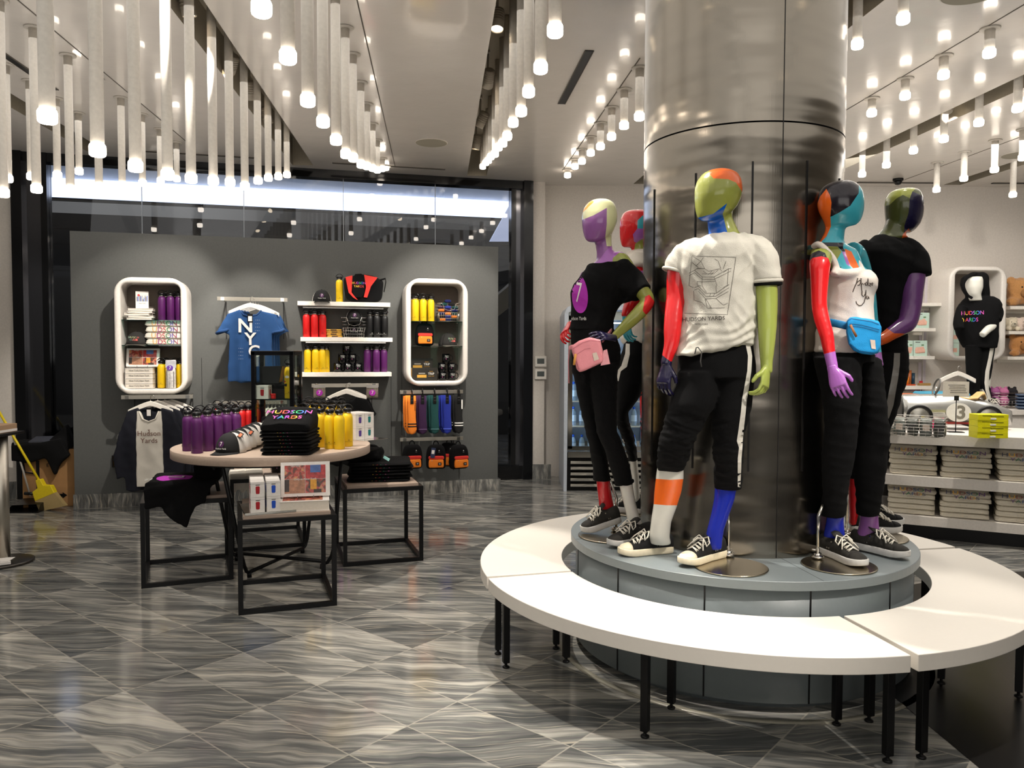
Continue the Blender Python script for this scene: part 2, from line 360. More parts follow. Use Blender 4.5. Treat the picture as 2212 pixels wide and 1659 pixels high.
# panel joints in feature wall
f = MB()
for px, y0, y1 in ((437, 560, 900), (620, 900, 700), (845, 830, 1035), (992, 840, 1035), (868, 560, 600)):
    s_ = at_wall(px, 900)[0]; f.box(tuple(wall_pt(s_, .0008, .75 if px > 700 else .9)), (.004, .0016, 1.2), BLK, rz=ANG)
struct('trim_7', f)

# window wall: black framed glazing to the dark mall beyond
WL = -5.65; f = MB()
def wbox(s0, s1, o0, o1, z0, z1, m): f.box(tuple(wall_pt((s0+s1)/2, (o0+o1)/2, (z0+z1)/2, WW)), (s1-s0, abs(o1-o0), z1-z0), m, rz=ANG)
wbox(WL, .0, -.14, .02, 3.555, 3.649, BLKG); wbox(WL, 0, -.14, .02, 0, .17, BLKG)
wbox(WL, WL+.10, -.14, .06, 0, 3.649, BLKG); wbox(WL+.27, WL+.33, -.14, .03, 0, 3.649, BLKG)
wbox(-.115, -.0, -.10, .06, 0, 3.649, BLKG); wbox(-.26, -.2, -.14, .0, 0, 3.649, BLKG)
REFL = mat('polished_black_steel', (92, 92, 96), .12, .9, vary=0)
wbox(WL+.10, WL+.27, -.14, -.02, 0, 3.649, REFL); wbox(-.2, -.115, -.14, -.03, 0, 3.649, REFL)
struct('window_frame', f)
f = MB(); js = [WL+.33]+[at_wall(x, y, -.06, WW)[0] for x, y in ((307, 470), (527, 470), (742, 480), (940, 490))]+[-.26]
PANE = thin_glass('window_glass', (222, 226, 232), .04, .35)
for a, b_ in zip(js[:-1], js[1:]): wbox(a+.004, b_-.004, -.066, -.054, .17, 3.555, PANE)
struct('window_1', f)
f = MB(); SEAL = mat('clear_seal', (170, 176, 182), .25)
for a in js[1:-1]: wbox(a-.003, a+.003, -.07, -.05, .17, 3.555, SEAL)
struct('trim_8', f)
# the mall beyond the glass
OUTB = mat('outside_black', (13, 13, 16), .25, vary=.2, scale=4)
f = MB(); f.box(tuple(wall_pt(-3, -5.3, 1.9, WW)), (18, .2, 3.9), OUTB, rz=ANG)
for z in (3.35, 3.6, 2.9): f.box(tuple(wall_pt(-3, -5.18, z, WW)), (18, .03, .02), BLKG, rz=ANG)
struct('wall_outside', f)
ZT_ = at_wall(600, 409, -5.03, WW)[1]; f = MB(); MW = mat('mall_white', (226, 230, 238), .6); f.box(tuple(wall_pt(-3, -2.95, ZT_+.04, WW)), (18, 5.6, .08), MW, rz=ANG); struct('ceiling_outside', f)
f = MB(); f.box(tuple(wall_pt(5.2, -2.4, 2.2, WW)), (.2, 4.4, 4.4), OUTB, rz=ANG); f.box(tuple(wall_pt(-9.6, -2.4, 2.2, WW)), (.2, 4.6, 4.4), OUTB, rz=ANG); struct('wall_outside_side', f)
t = thing('cove_light', 'long glowing white cove light band outside behind the window', 'light', tuple(wall_pt(-3, -5.1, 0, WW)), ANG)
ZB, ZT = at_wall(600, 449, -5.03, WW)[1], at_wall(600, 409, -5.03, WW)[1]; f = MB(); f.box((0, 0, (ZB+ZT)/2), (14.4, .14, ZT-ZB), mat('cove_glow', (235, 240, 255), .5, emit=(225, 234, 255), es=2.6)); f.obj('diffuser', t)
f = MB(); f.box((0, -.01, ZB-.016), (14.4, .18, .03), BLK); f.obj('housing', t)
area_light('mall_fill', tuple(wall_pt(-3, -4.2, 2.9, WW)), tuple(wall_pt(-3, -4.4, 4.4, WW)), 13, .6, 22, (.86, .91, 1))  # added fill with no fitting, brightens the mall ceiling
# slanted white and black bulkhead seen through the right end of the window
t = thing('escalator_side', 'slanted white escalator underside outside the right end of window', 'escalator', tuple(wall_pt(-.3, -3.0, 0, WW)), ANG)
def ow(x, y, off): s_, z = at_wall(x, y, off, WW); return s_+.3, z
f = MB(); pp = [ow(*q, -3.0) for q in ((1105, 436), (1103, 521), (1058, 521))]; f.prism(pp, -.05, .05, mat('self_lit_panel', (225, 228, 240), .5, emit=(214, 220, 245), es=.8), UP); f.obj('side_panel', t)  # side panel glows by itself in place of light falling on it
f = MB(); pp = [ow(*q, -3.0) for q in ((1066, 645), (1130, 590), (1130, 640), (1066, 690))]; f.prism(pp, -.3, .06, mat('cream_panel', (216, 196, 160), .6), UP); f.obj('soffit', t)
f = MB(); pp = [ow(*q, -2.9) for q in ((1107, 437), (1134, 437), (1134, 545), (1105, 524))]; f.prism(pp, -.05, .05, OUTB, UP); f.obj('end_panel', t)
t = thing('mall_pillar', 'dark pillar with pale base outside the window right end', 'pillar', tuple(wall_pt(-.42, -2.2, 0, WW)), ANG)
f = MB(); f.box((.1, 0, 1.6), (.3, .3, 3.0), mat('pillar_dark', (40, 38, 36), .5)); f.obj('shaft', t); f = MB(); f.box((.1, 0, .09), (.34, .34, .18), mat('pale_base', (130, 128, 122), .4)); f.obj('base', t)
t = thing('mall_bench', 'round grey bench outside seen through gap beside grey wall', 'bench', tuple(wall_pt(-1.1, -2.6, 0, WW)), ANG)
f = MB(); f.lathe([(.62, .34), (.66, .36), (.66, .44), (.62, .46)], mat('bench_grey', (120, 116, 108), .5), n=36); f.obj('seat', t); f = MB(); f.lathe([(.45, 0), (.5, .34)], OUTB, n=36); f.obj('base', t)
# ------------------------------------------------------------------ hanging tube lights, all along ceiling lines
TUBE = mat('pendant_tube', (214, 208, 198), .32); LENS = mat('pendant_lens', (255, 250, 240), .4, emit=(255, 240, 222), es=14)
rows = [('far left row', -3.18, [(17, 388), (68, 383), (124, 380), (171, 372)], 'E'),
 ('second row from left', -2.63, [(7, 419), (79, 410), (152, 412), (214, 405), (264, 402), (308, 397), (347, 392), (382, 388)], 'D'),
 ('the left slot row', -1.5, [(82, 255), (193, 328), (277, 362), (348, 380), (400, 388), (449, 393), (486, 396), (519, 404), (548, 392), (571, 386), (593, 383), (612, 379)], 'C'),
 ('the row left of centre', -.6, [(565, 22), (622, 126), (665, 220), (698, 266), (726, 305), (747, 335), (763, 343), (780, 357), (793, 361), (805, 365), (815, 369), (826, 366), (834, 364)], 'A'),
 ('the centre slot row', .468, [(1181, 69), (1152, 149), (1128, 201), (1113, 243), (1097, 267), (1085, 296), (1076, 311), (1067, 320), (1060, 334), (1052, 340), (1047, 348), (1042, 353), (1036, 361)], 'B'),
 ('short row beside the column', 1.5, [(1226, 380), (1242, 361), (1257, 350), (1276, 332), (1297, 318), (1321, 297), (1348, 273), (1381, 254)], 'F'),
 ('pair right of column', 2.52, [(1839, 98), (1937, 43)], 'G'),
 ('stubby right row', 3.6, [(1883, 246), (1955, 209), (2038, 164), (2137, 117)], 'H'),
 ('the right slot row', 4.48, [(1855, 378), (1907, 358), (1965, 327), (2030, 302), (2105, 267), (2188, 236)], 'I'),
 ('far right row', 5.5, [(2023, 411), (2082, 387), (2148, 368), (2209, 342)], 'J'),
 ('outermost right row', 6.36, [(2181, 422)], 'K')]
CAPM = mat('pendant_canopy', (196, 190, 180), .4)
lensme = None
for rn, x0, pts, kx in rows:
    for i, (px, py) in enumerate(pts):
        th = (px-1106)/CF; Y = x0/(th+.095); Y = min(Y, endY(x0)-.35)
        P = at_Y(px, py, Y) + Vector((.035 if kx in 'CBGIK' else 0, 0, 0)); r = .034 if kx in 'CDEABG' else .038
        inslot = kx in 'CBGIK'; top = ZC+(.295 if inslot else -.0005); L = top-P.z
        n_ = len(pts); near = kx in 'CABG' or kx == 'F' and False; idx = i if kx in 'CABGDEK' else n_-1-i if kx in 'F' else n_-1-i
        lab = 'white tube pendant light, %s from near end of %s' % (ORD[idx], rn)
        t = thing('pendant_light', lab, 'light', (P.x, P.y, P.z-.02), 0, 'tube pendant lights')
        if L > .06:
            f = MB(); f.cyl((0, 0, .045), (0, 0, L+.02), r*.82, TUBE, 20); f.obj('tube', t)
        if not inslot:
            f = MB(); f.lathe([(r*1.6, L+.0195), (r*1.6, L+.012), (r*1.5, L+.01)], CAPM, n=24); f.obj('canopy', t)
        if lensme is None:
            f = MB(); f.lathe([(.2, 0), (.8, .001), (.96, .006), (1, .014), (1, .042), (.9, .05), (.3, .05)], LENS, n=20); lensme = f.mesh('lens')
        me = lensme; o = bpy.data.objects.new('lens', me); COL.objects.link(o); o.parent = t; o.scale = (r, r, 1); KIDS.setdefault(t.name, []).append(o)
        if o.name == 'lens':
            bm = bmesh.new(); bm.from_mesh(me); bmesh.ops.recalc_face_normals(bm, faces=bm.faces); bm.to_mesh(me); bm.free()
# ------------------------------------------------------------------ track spotlights in the slots (housing, lamp rim, yoke) with their own light
HOUS = mat('track_head', (150, 142, 128), .45); LAMPG = mat('lamp_face', (255, 236, 205), .3, emit=(255, 232, 198), es=10)
def track_head(x0, Y, target, label, power=0, size=28, z=3.70, blend=.5, r=.045, col=(1, .93, .84)):
    P = Vector((cx(x0, Y)-.06, Y, z)); T = Vector(target); d = (T-P).normalized(); t = thing('track_spotlight', label, 'spotlight', tuple(P))
    q = d.to_track_quat('Z', 'Y').to_matrix().to_4x4()
    f = MB(); f.lathe([(r*.7, -.11), (r, -.1), (r, .035), (r*.93, .04), (r*.9, .03)], HOUS, n=20, cap=False); f.lathe([(r*.7, -.11), (.001, -.112)], HOUS, n=20, cap=False)
    for k in range(5): f.lathe([(r*1.04, -.09+k*.018), (r*1.04, -.082+k*.018)], HOUS, n=20)
    f.v = [tuple(q @ Vector(v)) for v in f.v]; f.obj('housing', t)
    f = MB(); f.lathe([(.001, .028), (r*.85, .028), (r*.85, .030), (.001, .031)], LAMPG, n=20, cap=False); f.v = [tuple(q @ Vector(v)) for v in f.v]; f.obj('lamp_face', t)
    f = MB(); f.cyl((0, 0, .0), (0, 0, ZC+.29-z), .009, HOUS, 10); f.box((0, 0, ZC+.28-z), (.035, .09, .02), HOUS); f.obj('yoke', t)
    if power:
        l = bpy.data.lights.new('spot_lamp', 'SPOT'); l.energy = power; l.spot_size = math.radians(size); l.spot_blend = blend; l.color = col; l.shadow_soft_size = .03
        o = bpy.data.objects.new('spot_lamp', l); COL.objects.link(o); o.parent = t; o.location = d*.05; o.rotation_euler = d.to_track_quat('-Z', 'Y').to_euler(); KIDS.setdefault(t.name, []).append(o)
    return t
# ------------------------------------------------------------------ column, plinth and ring bench
PC = Vector((1.2135, 4.2105, 0)); PH = .5855; RC = .5097
def cyl_ang(x, y, R=RC):
    d = ray(x, y); a = d.x*d.x+d.y*d.y; b_ = -(d.x*PC.x+d.y*PC.y); c = PC.x**2+PC.y**2-R*R; D = b_*b_-a*c
    t_ = (-b_-math.sqrt(max(0, D)))/a; P = CAM+d*t_; return math.atan2(P.y-PC.y, P.x-PC.x), P.z
def steel_mat():
    m = bpy.data.materials.new('column_steel'); m.use_nodes = True; nt = m.node_tree; b = nt.nodes['Principled BSDF']; L = nt.links.new; N = nt.nodes.new
    b.inputs['Metallic'].default_value = 1; b.inputs['Roughness'].default_value = .2; b.inputs['Anisotropic'].default_value = .7; b.inputs['Base Color'].default_value = lin((140, 134, 124))
    tg_ = N('ShaderNodeTangent'); tg_.direction_type = 'RADIAL'; tg_.axis = 'Z'; L(tg_.outputs[0], b.inputs['Tangent'])
    tcn = N('ShaderNodeTexCoord'); mp = N('ShaderNodeMapping'); mp.inputs['Scale'].default_value = (.9, .9, 3.4); n = N('ShaderNodeTexNoise'); n.inputs['Scale'].default_value = 1.6; n.inputs['Detail'].default_value = 1.5
    L(tcn.outputs['Object'], mp.inputs['Vector']); L(mp.outputs['Vector'], n.inputs['Vector'])
    bp_ = N('ShaderNodeBump'); bp_.inputs['Strength'].default_value = .5; bp_.inputs['Distance'].default_value = .03; L(n.outputs['Fac'], bp_.inputs['Height'])
    m2 = N('ShaderNodeMapping'); m2.inputs['Scale'].default_value = (240, 240, 3); n2 = N('ShaderNodeTexNoise'); n2.inputs['Scale'].default_value = 1; L(tcn.outputs['Object'], m2.inputs['Vector']); L(m2.outputs['Vector'], n2.inputs['Vector'])
    b2 = N('ShaderNodeBump'); b2.inputs['Strength'].default_value = .12; b2.inputs['Distance'].default_value = .002; L(n2.outputs['Fac'], b2.inputs['Height']); L(bp_.outputs['Normal'], b2.inputs['Normal']); L(b2.outputs['Normal'], b.inputs['Normal'])
    return m
CST = steel_mat()
t = thing('steel_column', 'big round brushed stainless steel column rising from grey plinth', 'column', (PC.x, PC.y, PH))
H = ZC-PH; f = MB(); f.lathe([(RC, .0), (RC, 2.055)], CST, n=128, cap=False); f.lathe([(RC, 2.063), (RC, H-.001)], CST, n=128, cap=False); f.lathe([(RC-.006, .0), (RC-.006, H-.001)], BLK, n=64)
f.obj('cladding', t)
SEAM = mat('seam_black', (20, 17, 15), .5)
f = MB()
for px, py in ((1685, 700),):
    a, _ = cyl_ang(px, py); 
    for a2 in (a, a+2*PI/3, a-2*PI/3): f.box((math.cos(a2)*(RC+.0008), math.sin(a2)*(RC+.0008), H/2), (.002, .004, H-.004), SEAM, rz=a2)
f.obj('seam', t)
for px, z0, z1 in ((1413, 1.0, 2.40), (1502, 1.0, 2.43), (1624, 1.0, 2.46), (1741, 1.0, 2.47), (1811, 1.0, 2.42)):
    a, _ = cyl_ang(px, 500); f = MB(); c = (math.cos(a)*(RC+.002), math.sin(a)*(RC+.002), (z0+z1)/2-PH)
    f.box(c, (.004, .009, z1-z0), SEAM, rz=a); f.box((c[0]*1.003, c[1]*1.003, c[2]), (.003, .003, z1-z0-.01), BLK, rz=a); f.obj('slotted_channel', t)
# plinth
PL = mat('plinth_paint', (116, 124, 126), .38, vary=.02)
t = thing('plinth', 'low round blue grey plinth carrying the mannequins and column', 'plinth', (PC.x, PC.y, 0))
f = MB(); f.lathe([(.8, 0), (.8, .04), (.862, .04), (.862, PH-.042)], PL, n=128)
a0 = cyl_ang(1522, 1300, .862)[0]; a1 = cyl_ang(1752, 1300, .862)[0]; st = a1-a0; N_ = max(8, round(2*PI/st)); st = 2*PI/N_
for k in range(N_):
    a = a0+k*st; f.box((math.cos(a)*.8622, math.sin(a)*.8622, .29), (.004, .007, .5), BLK, rz=a)
for k in range(4):
    a = a1+.05+k*PI/2; c = (RC+.886)/2; f.box((math.cos(a)*c, math.sin(a)*c, PH-.0003), (.886-RC, .0016, .0012), mat('slab_seam', (70, 74, 76), .6), rz=a)
f.obj('drum', t)
f = MB(); f.lathe([(.862, PH-.041), (.8886, PH-.041), (.8886, PH-.003), (.886, PH-.0005), (RC+.001, PH-.0005), (RC+.001, PH-.041)], PL, n=128, smooth=False, cap=False); 
for v in f.v: pass
f.obj('top_slab', t)
# ring bench in segments
RO, RI, BT, TH = 1.3813, .9387, .45, .066
BWH = mat('bench_white', (232, 226, 216), .42, vary=.01)
def pang(x, y, z=BT): p = at_z(x, y, z); return math.atan2(p.y-PC.y, p.x-PC.x)
g1 = (pang(1061, 1245)+pang(1236, 1234))/2; g2 = (pang(1818, 1332)+pang(1980, 1413))/2; g3 = (pang(1984, 1187)+pang(2062, 1182))/2
g1 = g1 if g1 < 0 else g1-2*PI
if g1 > g2: g1 -= 2*PI
gap = .013
def leg_ang(x, y): p = at_z(x, y, 0); return math.atan2(p.y-PC.y, p.x-PC.x), math.hypot(p.x-PC.x, p.y-PC.y)
segs = [(g1, g2, 'curved white bench segment at the front, nearest the camera', [(1093, 1442), (1223, 1430), (1393, 1592), (1450, 1530), (1917, 1645), (1807, 1565)]),
        (g2, g3, 'curved white bench segment at right side of the plinth', [(1990, 1637), (1877, 1558), (2200, 1505), (2033, 1476)]),
        (g3, g3+(2*PI+g1-g3)/2, 'curved white bench segment at the back behind the column', []),
        (g3+(2*PI+g1-g3)/2, 2*PI+g1, 'curved white bench segment at left side of the plinth', [(1076, 1413), (1201, 1401)])]
for a0, a1, lab, legs in segs:
    t = thing('bench', lab, 'bench', (PC.x, PC.y, 0), 0, 'ring bench segments'); f = MB(); n = 40; A0, A1 = a0+gap/RO*1.2, a1-gap/RO*1.2; rs = []
    for k in range(n+1):
        a = A0+(A1-A0)*k/n; c, s_ = math.cos(a), math.sin(a); rs.append([Vector((r*c, r*s_, z)) for r, z in ((RI, BT-TH), (RO, BT-TH), (RO, BT), (RI, BT))])
    f.rings(rs, BWH, True, False); o = f.obj('seat', t, bevel=.004)
    la = []
    for lx, ly in legs: la.append(leg_ang(lx, ly))
    mx_ = [(a0+.10, 1.289), (a0+.10, .985), (a1-.10, 1.289), (a1-.10, .985)]
    if not legs: la = mx_
    elif len(legs) == 2: la += mx_[:2]
    for a, r in la:
        f = MB(); f.box((r*math.cos(a), r*math.sin(a), .205), (.032, .032, .358), BLK, rz=a); g = f.obj('leg', t, bevel=.002)
        f = MB(); c = (r*math.cos(a), r*math.sin(a), 0); f.lathe([(.018, 0.0005), (.018, .006), (.012, .010), (.007, .012), (.007, .027)], BLK, c, 16); f.obj('levelling_foot', g)
# ------------------------------------------------------------------ lights of the shop: track spotlights, then added unseen fills
fem = [(.45, 3.2), (.46, 4.2), (.45, 5.2), (.46, 6.3), (.46, 7.4), (.46, 8.2)]
labs = ['nearest', 'second', 'third', 'fourth', 'fifth', 'sixth']
tg = [(.3, 3.0, .45), (1.2, 2.95, .45), (-.2, 4.3, .45), (-.7, 8.6, 1.75), (-1.5, 8.3, 1.5), (-.9, 8.5, .9)]
pw = [340, 340, 300, 330, 170, 70]; sz = [36, 34, 30, 40, 34, 36]
for i, ((x0, Y), T) in enumerate(zip(fem, tg)):
    track_head(x0, Y, T, 'grey cylinder track spotlight in slot left of the column, %s from the camera' % labs[i], pw[i], sz[i])
fl = [(-1.5, 3.9), (-1.5, 5.0), (-1.5, 6.0), (-1.5, 6.6), (-1.5, 7.3)]
tg = [(-1.6, 6.0, 1.0), (-1.7, 5.6, 1.0), (-3.7, 7.9, 1.75), (-2.7, 8.1, 1.5), (-1.8, 8.4, 1.3)]
pw = [170, 330, 400, 260, 110]
for i, ((x0, Y), T) in enumerate(zip(fl, tg)):
    track_head(x0, Y, T, 'grey cylinder track spotlight in long left ceiling slot, %s from the camera' % labs[i], pw[i], 36)
fr = [(2.53, 3.0), (2.53, 4.2), (2.53, 1.6)]; tg = [(1.7, 3.3, 1.0), (2.4, 4.3, .45), (1.0, 3.2, 1.4)]; pw = [190, 50, 330]
for i, ((x0, Y), T) in enumerate(zip(fr, tg)): track_head(x0, Y, T, 'grey track spotlight in slot right of the column, %s from the camera' % labs[i], pw[i], 36)
for i, (Y, T) in enumerate(((6.9, (5.2, 9.4, 1.9)), (5.7, (3.9, 6.9, .9)))): track_head(4.49, Y, T, 'bright track spotlight in the right ceiling slot, %s one' % ('farther', 'nearer')[i], (200, 330)[i], 60)
area_light('ceiling_fill_left', (-3.2, 4.5, 2.2), (-3.2, 4.5, 3.6), 4, 6, 34); area_light('ceiling_fill_right', (3.9, 5.2, 2.5), (3.9, 5.2, 3.6), 4, 7, 26)  # added upward fills with no fitting, they brighten the ceiling
area_light('overhead_fill', (0, 3.4, 3.58), (0, 3.4, 0), 9, 7, 140); area_light('right_fill', (4.6, 7.6, 3.58), (4.8, 8.2, 0), 4, 2.5, 135); area_light('far_fill', (-1.2, 7.4, 3.58), (-1.2, 7.4, 0), 6, 2.5, 50); area_light('rear_fill', (.4, -3.2, 2.4), (.4, 4.2, 1.1), 6, 2.2, 70)  # added area fills from above and behind the camera, no real fittings
# ------------------------------------------------------------------ product builders (each returns the first of its kind at the origin; dup() copies it)
FAR = (0, -40, -5)
PROTO = []
def proto(name, cat): t = thing(name, 'x', cat, FAR); PROTO.append(t); return t
def drop_protos():
    def rec(o):
        for c in KIDS.get(o.name, []): rec(c)
        bpy.data.objects.remove(o)
    for t in PROTO: rec(t)
def make_bottle(m, logo):
    t = proto('water_bottle', 'bottle'); r = .0365; f = MB()
    f.lathe([(r*.9, 0), (r, .005), (r, .196), (r*.96, .212), (r*.8, .226), (r*.62, .233), (.02, .234)], m, n=22)
    f.box((0, -r-.0002, .036), (.05, .0006, .0012), logo); f.prism([(-.005, .006), (0, -.006), (.005, .006), (0, .001)], -.0005, .0008, logo, up_at(.004, -r-.0002, .046)); f.obj('body', t)
    f = MB(); f.lathe([(.0235, .232), (.0235, .246), (.021, .248)], CHROME, n=20); f.obj('collar', t)
    f = MB(); f.lathe([(.029, .246), (.0305, .250), (.0305, .264), (.027, .269), (.012, .271)], CAPB, n=20); c = f.obj('cap', t)
    f = MB(); f.tube([(math.cos(a)*.036, 0, .262+math.sin(a)*.034) for a in np.linspace(0, PI, 11)], .0042, CAPB, 7); f.obj('carry_loop', c)
    return t
LOGD = mat('logo_dark', (60, 40, 30), .6); LOGL = mat('logo_pale', (190, 190, 185), .5)
B_YEL = make_bottle(YEL, LOGD); B_PUR = make_bottle(PUR, LOGD); B_RED = make_bottle(RED, LOGD); B_BLK = make_bottle(BKP, LOGL)
def put(p, loc, label, group=None, rz=ANG, scale=None, name=None):
    o = dup(p, loc, rz, label, group, scale)
    return o
def wput(p, px, py, off, label, group=None, z=None, drz=0, scale=None):
    s_, zz = at_wall(px, py, off); return put(p, tuple(wall_pt(s_, off, zz if z is None else z)), label, group, ANG+drz, scale)
# baseball cap
def make_cap(front, back, brim, prints):
    t = proto('baseball_cap', 'cap'); f = MB(); n = 24
    def dome(a0, a1, m, name, grow=0):
        f = MB(); rs = []
        for i in range(9):
            e = PI/2*i/8.02; rr = math.cos(e)**.8; z = math.sin(e)*(.105)+.0
            rs.append([(Vector((math.cos(a)*(.088+grow)*rr, math.sin(a)*(.1+grow)*rr, z+grow))) for a in np.linspace(a0, a1, 13)])
        vs = [v for r in rs for v in r]; fs = [(i*13+j, i*13+j+1, (i+1)*13+j+1, (i+1)*13+j) for i in range(8) for j in range(12)]
        f.add(vs, fs, m, True); o = f.obj(name, t); s_ = o.modifiers.new('th', 'SOLIDIFY'); s_.thickness = .0025; s_.offset = -1; return o
    dome(PI+.35, 2*PI-.35, front, 'front_panel', .001); dome(-.35, PI+.35, back, 'mesh_back')
    f = MB(); vs = []; fs = []; A = np.linspace(PI+.38, 2*PI-.38, 15)
    for a in A:
        c, s_ = math.cos(a), math.sin(a)
        for k, q in enumerate((0, .35, .7, 1)):
            ln = .068*q*abs(s_)**.6; x = c*(.089+.004*q); vs.append((x, s_*.1-ln, .006-.5*x*x*3.2*q-.004*q))
    for i in range(14):
        for k in range(3): fs.append((i*4+k, i*4+k+1, (i+1)*4+k+1, (i+1)*4+k))
    f.add(vs, fs, brim, True); o = f.obj('brim', t); s_ = o.modifiers.new('th', 'SOLIDIFY'); s_.thickness = .004
    f = MB(); f.ball((0, 0, .107), (.007, .007, .004), front); f.obj('button', t)
    if prints == '7':
        f = MB(); M = Matrix.Translation((0, -.1015, .052)) @ Matrix.Rotation(-.32, 4, 'X') @ UP
        f.prism([(math.cos(a)*.018, math.sin(a)*.018) for a in np.linspace(0, 2*PI, 21)[:-1]], -.001, .0012, mat('badge_violet', (70, 22, 74), .6), M)
        f.text('7', .030, PRW, M @ Matrix.Translation((0, 0, .0025))); f.text('Hudson Yards', .0125, PRW, Matrix.Translation((0, -.1055, .028)) @ Matrix.Rotation(-.16, 4, 'X') @ UP); f.obj('badge', t)
    else:
        f = MB(); rr = random.Random(3); M = Matrix.Translation((-.008, -.103, .048)) @ Matrix.Rotation(-.32, 4, 'X') @ UP
        cs = [mat('patch_%d' % i, c, .8) for i, c in enumerate(((150, 180, 160), (180, 176, 120), (90, 120, 110), (206, 110, 100), (190, 60, 60), (150, 170, 170)))]
        for i, wd in enumerate(('HUD', 'SON', 'YARDS')): f.text(wd, .022, cs[i], M @ Matrix.Translation(((-.018, .018, 0)[i], (.012, .010, -.010)[i], .001)), mats=[cs[(i+k) % 6] for k in range(3)])
        f.prism([(.022+math.cos(a)*.008, -.008+math.sin(a)*.008) for a in np.linspace(0, 2*PI, 15)[:-1]], -.001, .001, cs[3], M); f.obj('badge', t)
    return t
CHARF = mat('charcoal_twill', (44, 42, 40), .9, bump=.5, scale=400); MESHW = mat('white_mesh', (210, 206, 200), .9, bump=.8, scale=700)
CAP7 = make_cap(mat('black_twill', (12, 12, 13), .85, bump=.4, scale=400), MESHW, mat('black_twill', (12, 12, 13), .85), '7')
CAPP = make_cap(CHARF, CHARF, mat('grey_twill', (84, 80, 72), .9, bump=.4, scale=400), 'P')
def make_mug():
    t = proto('mug', 'mug'); f = MB(); f.lathe([(.036, 0), (.041, .004), (.041, .096), (.038, .096), (.037, .01), (.001, .009)], BLKG, n=24, cap=False); f.lathe([(.001, 0), (.036, 0)], BLKG, n=24, cap=False)
    f.text('Hudson\nYards', .014, PRW, up_at(.006, -.0412, .066)); f.prism([(math.cos(a)*.004, math.sin(a)*.004) for a in np.linspace(0, 2*PI, 13)[:-1]], 0, .001, PCOL[5], up_at(-.004, -.0412, .04)); f.obj('body', t)
    f = MB(); f.tube([(.039, 0, .078), (.055, 0, .082), (.068, 0, .066), (.068, 0, .04), (.056, 0, .022), (.039, 0, .024)], .005, BLKG, 8); f.obj('handle', t); return t
MUG = make_mug()
def rrect(w_, h_, r, n=6):
    p = []
    for cx_, cy_, a0 in ((w_/2-r, h_/2-r, 0), (-w_/2+r, h_/2-r, PI/2), (-w_/2+r, -h_/2+r, PI), (w_/2-r, -h_/2+r, 1.5*PI)):
        p += [(cx_+r*math.cos(a0+PI/2*k/n), cy_+r*math.sin(a0+PI/2*k/n)) for k in range(n+1)]
    return p
def pillow(f, c, d, m, M=None, r=.3, seed=0, lump=.0, e=3.0):                # soft rounded box made of stacked rounded rectangles
    M = M or Matrix(); rs = []; c = Vector(c); K = 8
    for i in range(K+1):
        u = -1+2*i/K; q = max(.0, 1-abs(u)**e)**(1/e); q = .35+.65*q if abs(u) < 1 else .55
        ring_ = []
        for x, y in rrect(1, 1, r, 5):
            p = Vector((x*d[0]*(1-(1-q)*.22), y*d[1]*(1-(1-q)*.22), u*d[2]/2))
            if lump: p += Vector((noise.noise(p*18+Vector((seed, 0, 0))), noise.noise(p*18+Vector((0, seed, 5))), noise.noise(p*14+Vector((3, seed, 0)))))*lump
            ring_.append(M @ (c+p))
        rs.append(ring_)
    return f.rings(rs, m)
# folded garments
def folded(name, cat, w_, d_, h_, m, seed, prints=None, mats=None, tsize=.05):
    t = proto(name, cat); f = MB(); pillow(f, (0, 0, h_/2), (w_, d_, h_), m, r=.12, seed=seed, lump=.006, e=2.2)
    pillow(f, (0, -d_*.02, h_*.30), (w_*.99, d_*1.0, h_*.5), m, r=.1, seed=seed+4, lump=.006, e=2.2)
    f.obj('folded_body', t)
    if prints:
        f = MB(); f.text(prints[0], tsize, PRG, up_at(0, -d_/2-.006, h_*.55), mats=mats, thick=.001); f.obj('print', t)
        if len(prints) > 1:
            f = MB()
            for k, p in enumerate(prints[1:]): f.text(p, tsize, PRG, Matrix.Translation((0, -d_*.28+k*.07, h_+.001)), mats=mats, thick=.001)
            f.obj('top_print', t)
    return t
TEE_B = folded('folded_tee', 't-shirt', .27, .30, .022, BLKF, 1, ['-  .-  - .  -'], PCOL, .016)
TEE_BT = proto('folded_tee', 't-shirt'); f = MB(); rs = []
def wz(y): return .028+.062*min(1, max(0, (y+.14)/.22))
for i in range(13):
    y = -.15+.3*i/12; rs.append([Vector((x*.135*(1-.1*(abs(y) > .14)), y+.004*noise.noise(Vector((x*3, y*9, 1))), z*(wz(y)*(1-.12*abs(x)**4)+.006*noise.noise(Vector((x*4, y*12, 0))))+.0005)) for x, z in [(-1, 0), (-1.03, .5), (-.95, .95), (-.6, 1), (-.2, 1), (.2, 1), (.6, 1), (.95, .95), (1.03, .5), (1, 0), (.3, 0), (-.3, 0)]])
f.rings(rs, BLKF); f.obj('folded_body', TEE_BT)
f = MB(); NEON = [mat('neon_'+n, c, .6) for n, c in (('pink', (220, 90, 170)), ('yellow', (236, 200, 70)), ('red', (226, 80, 60)), ('violet', (170, 80, 210)), ('green', (50, 190, 110)), ('blue', (70, 120, 230)), ('rose', (214, 80, 170)))]
Mw = Matrix.Translation((0, -.03, .066)) @ Matrix.Rotation(math.atan(.062/.22), 4, 'X'); f.text('HUDSON', .062, PRW, Mw @ Matrix.Translation((0, .025, 0)), mats=NEON, thick=.0012); f.text('YARDS', .055, PRW, Mw @ Matrix.Translation((0, -.045, 0)), mats=NEON[::-1], thick=.0012); f.obj('print', TEE_BT)
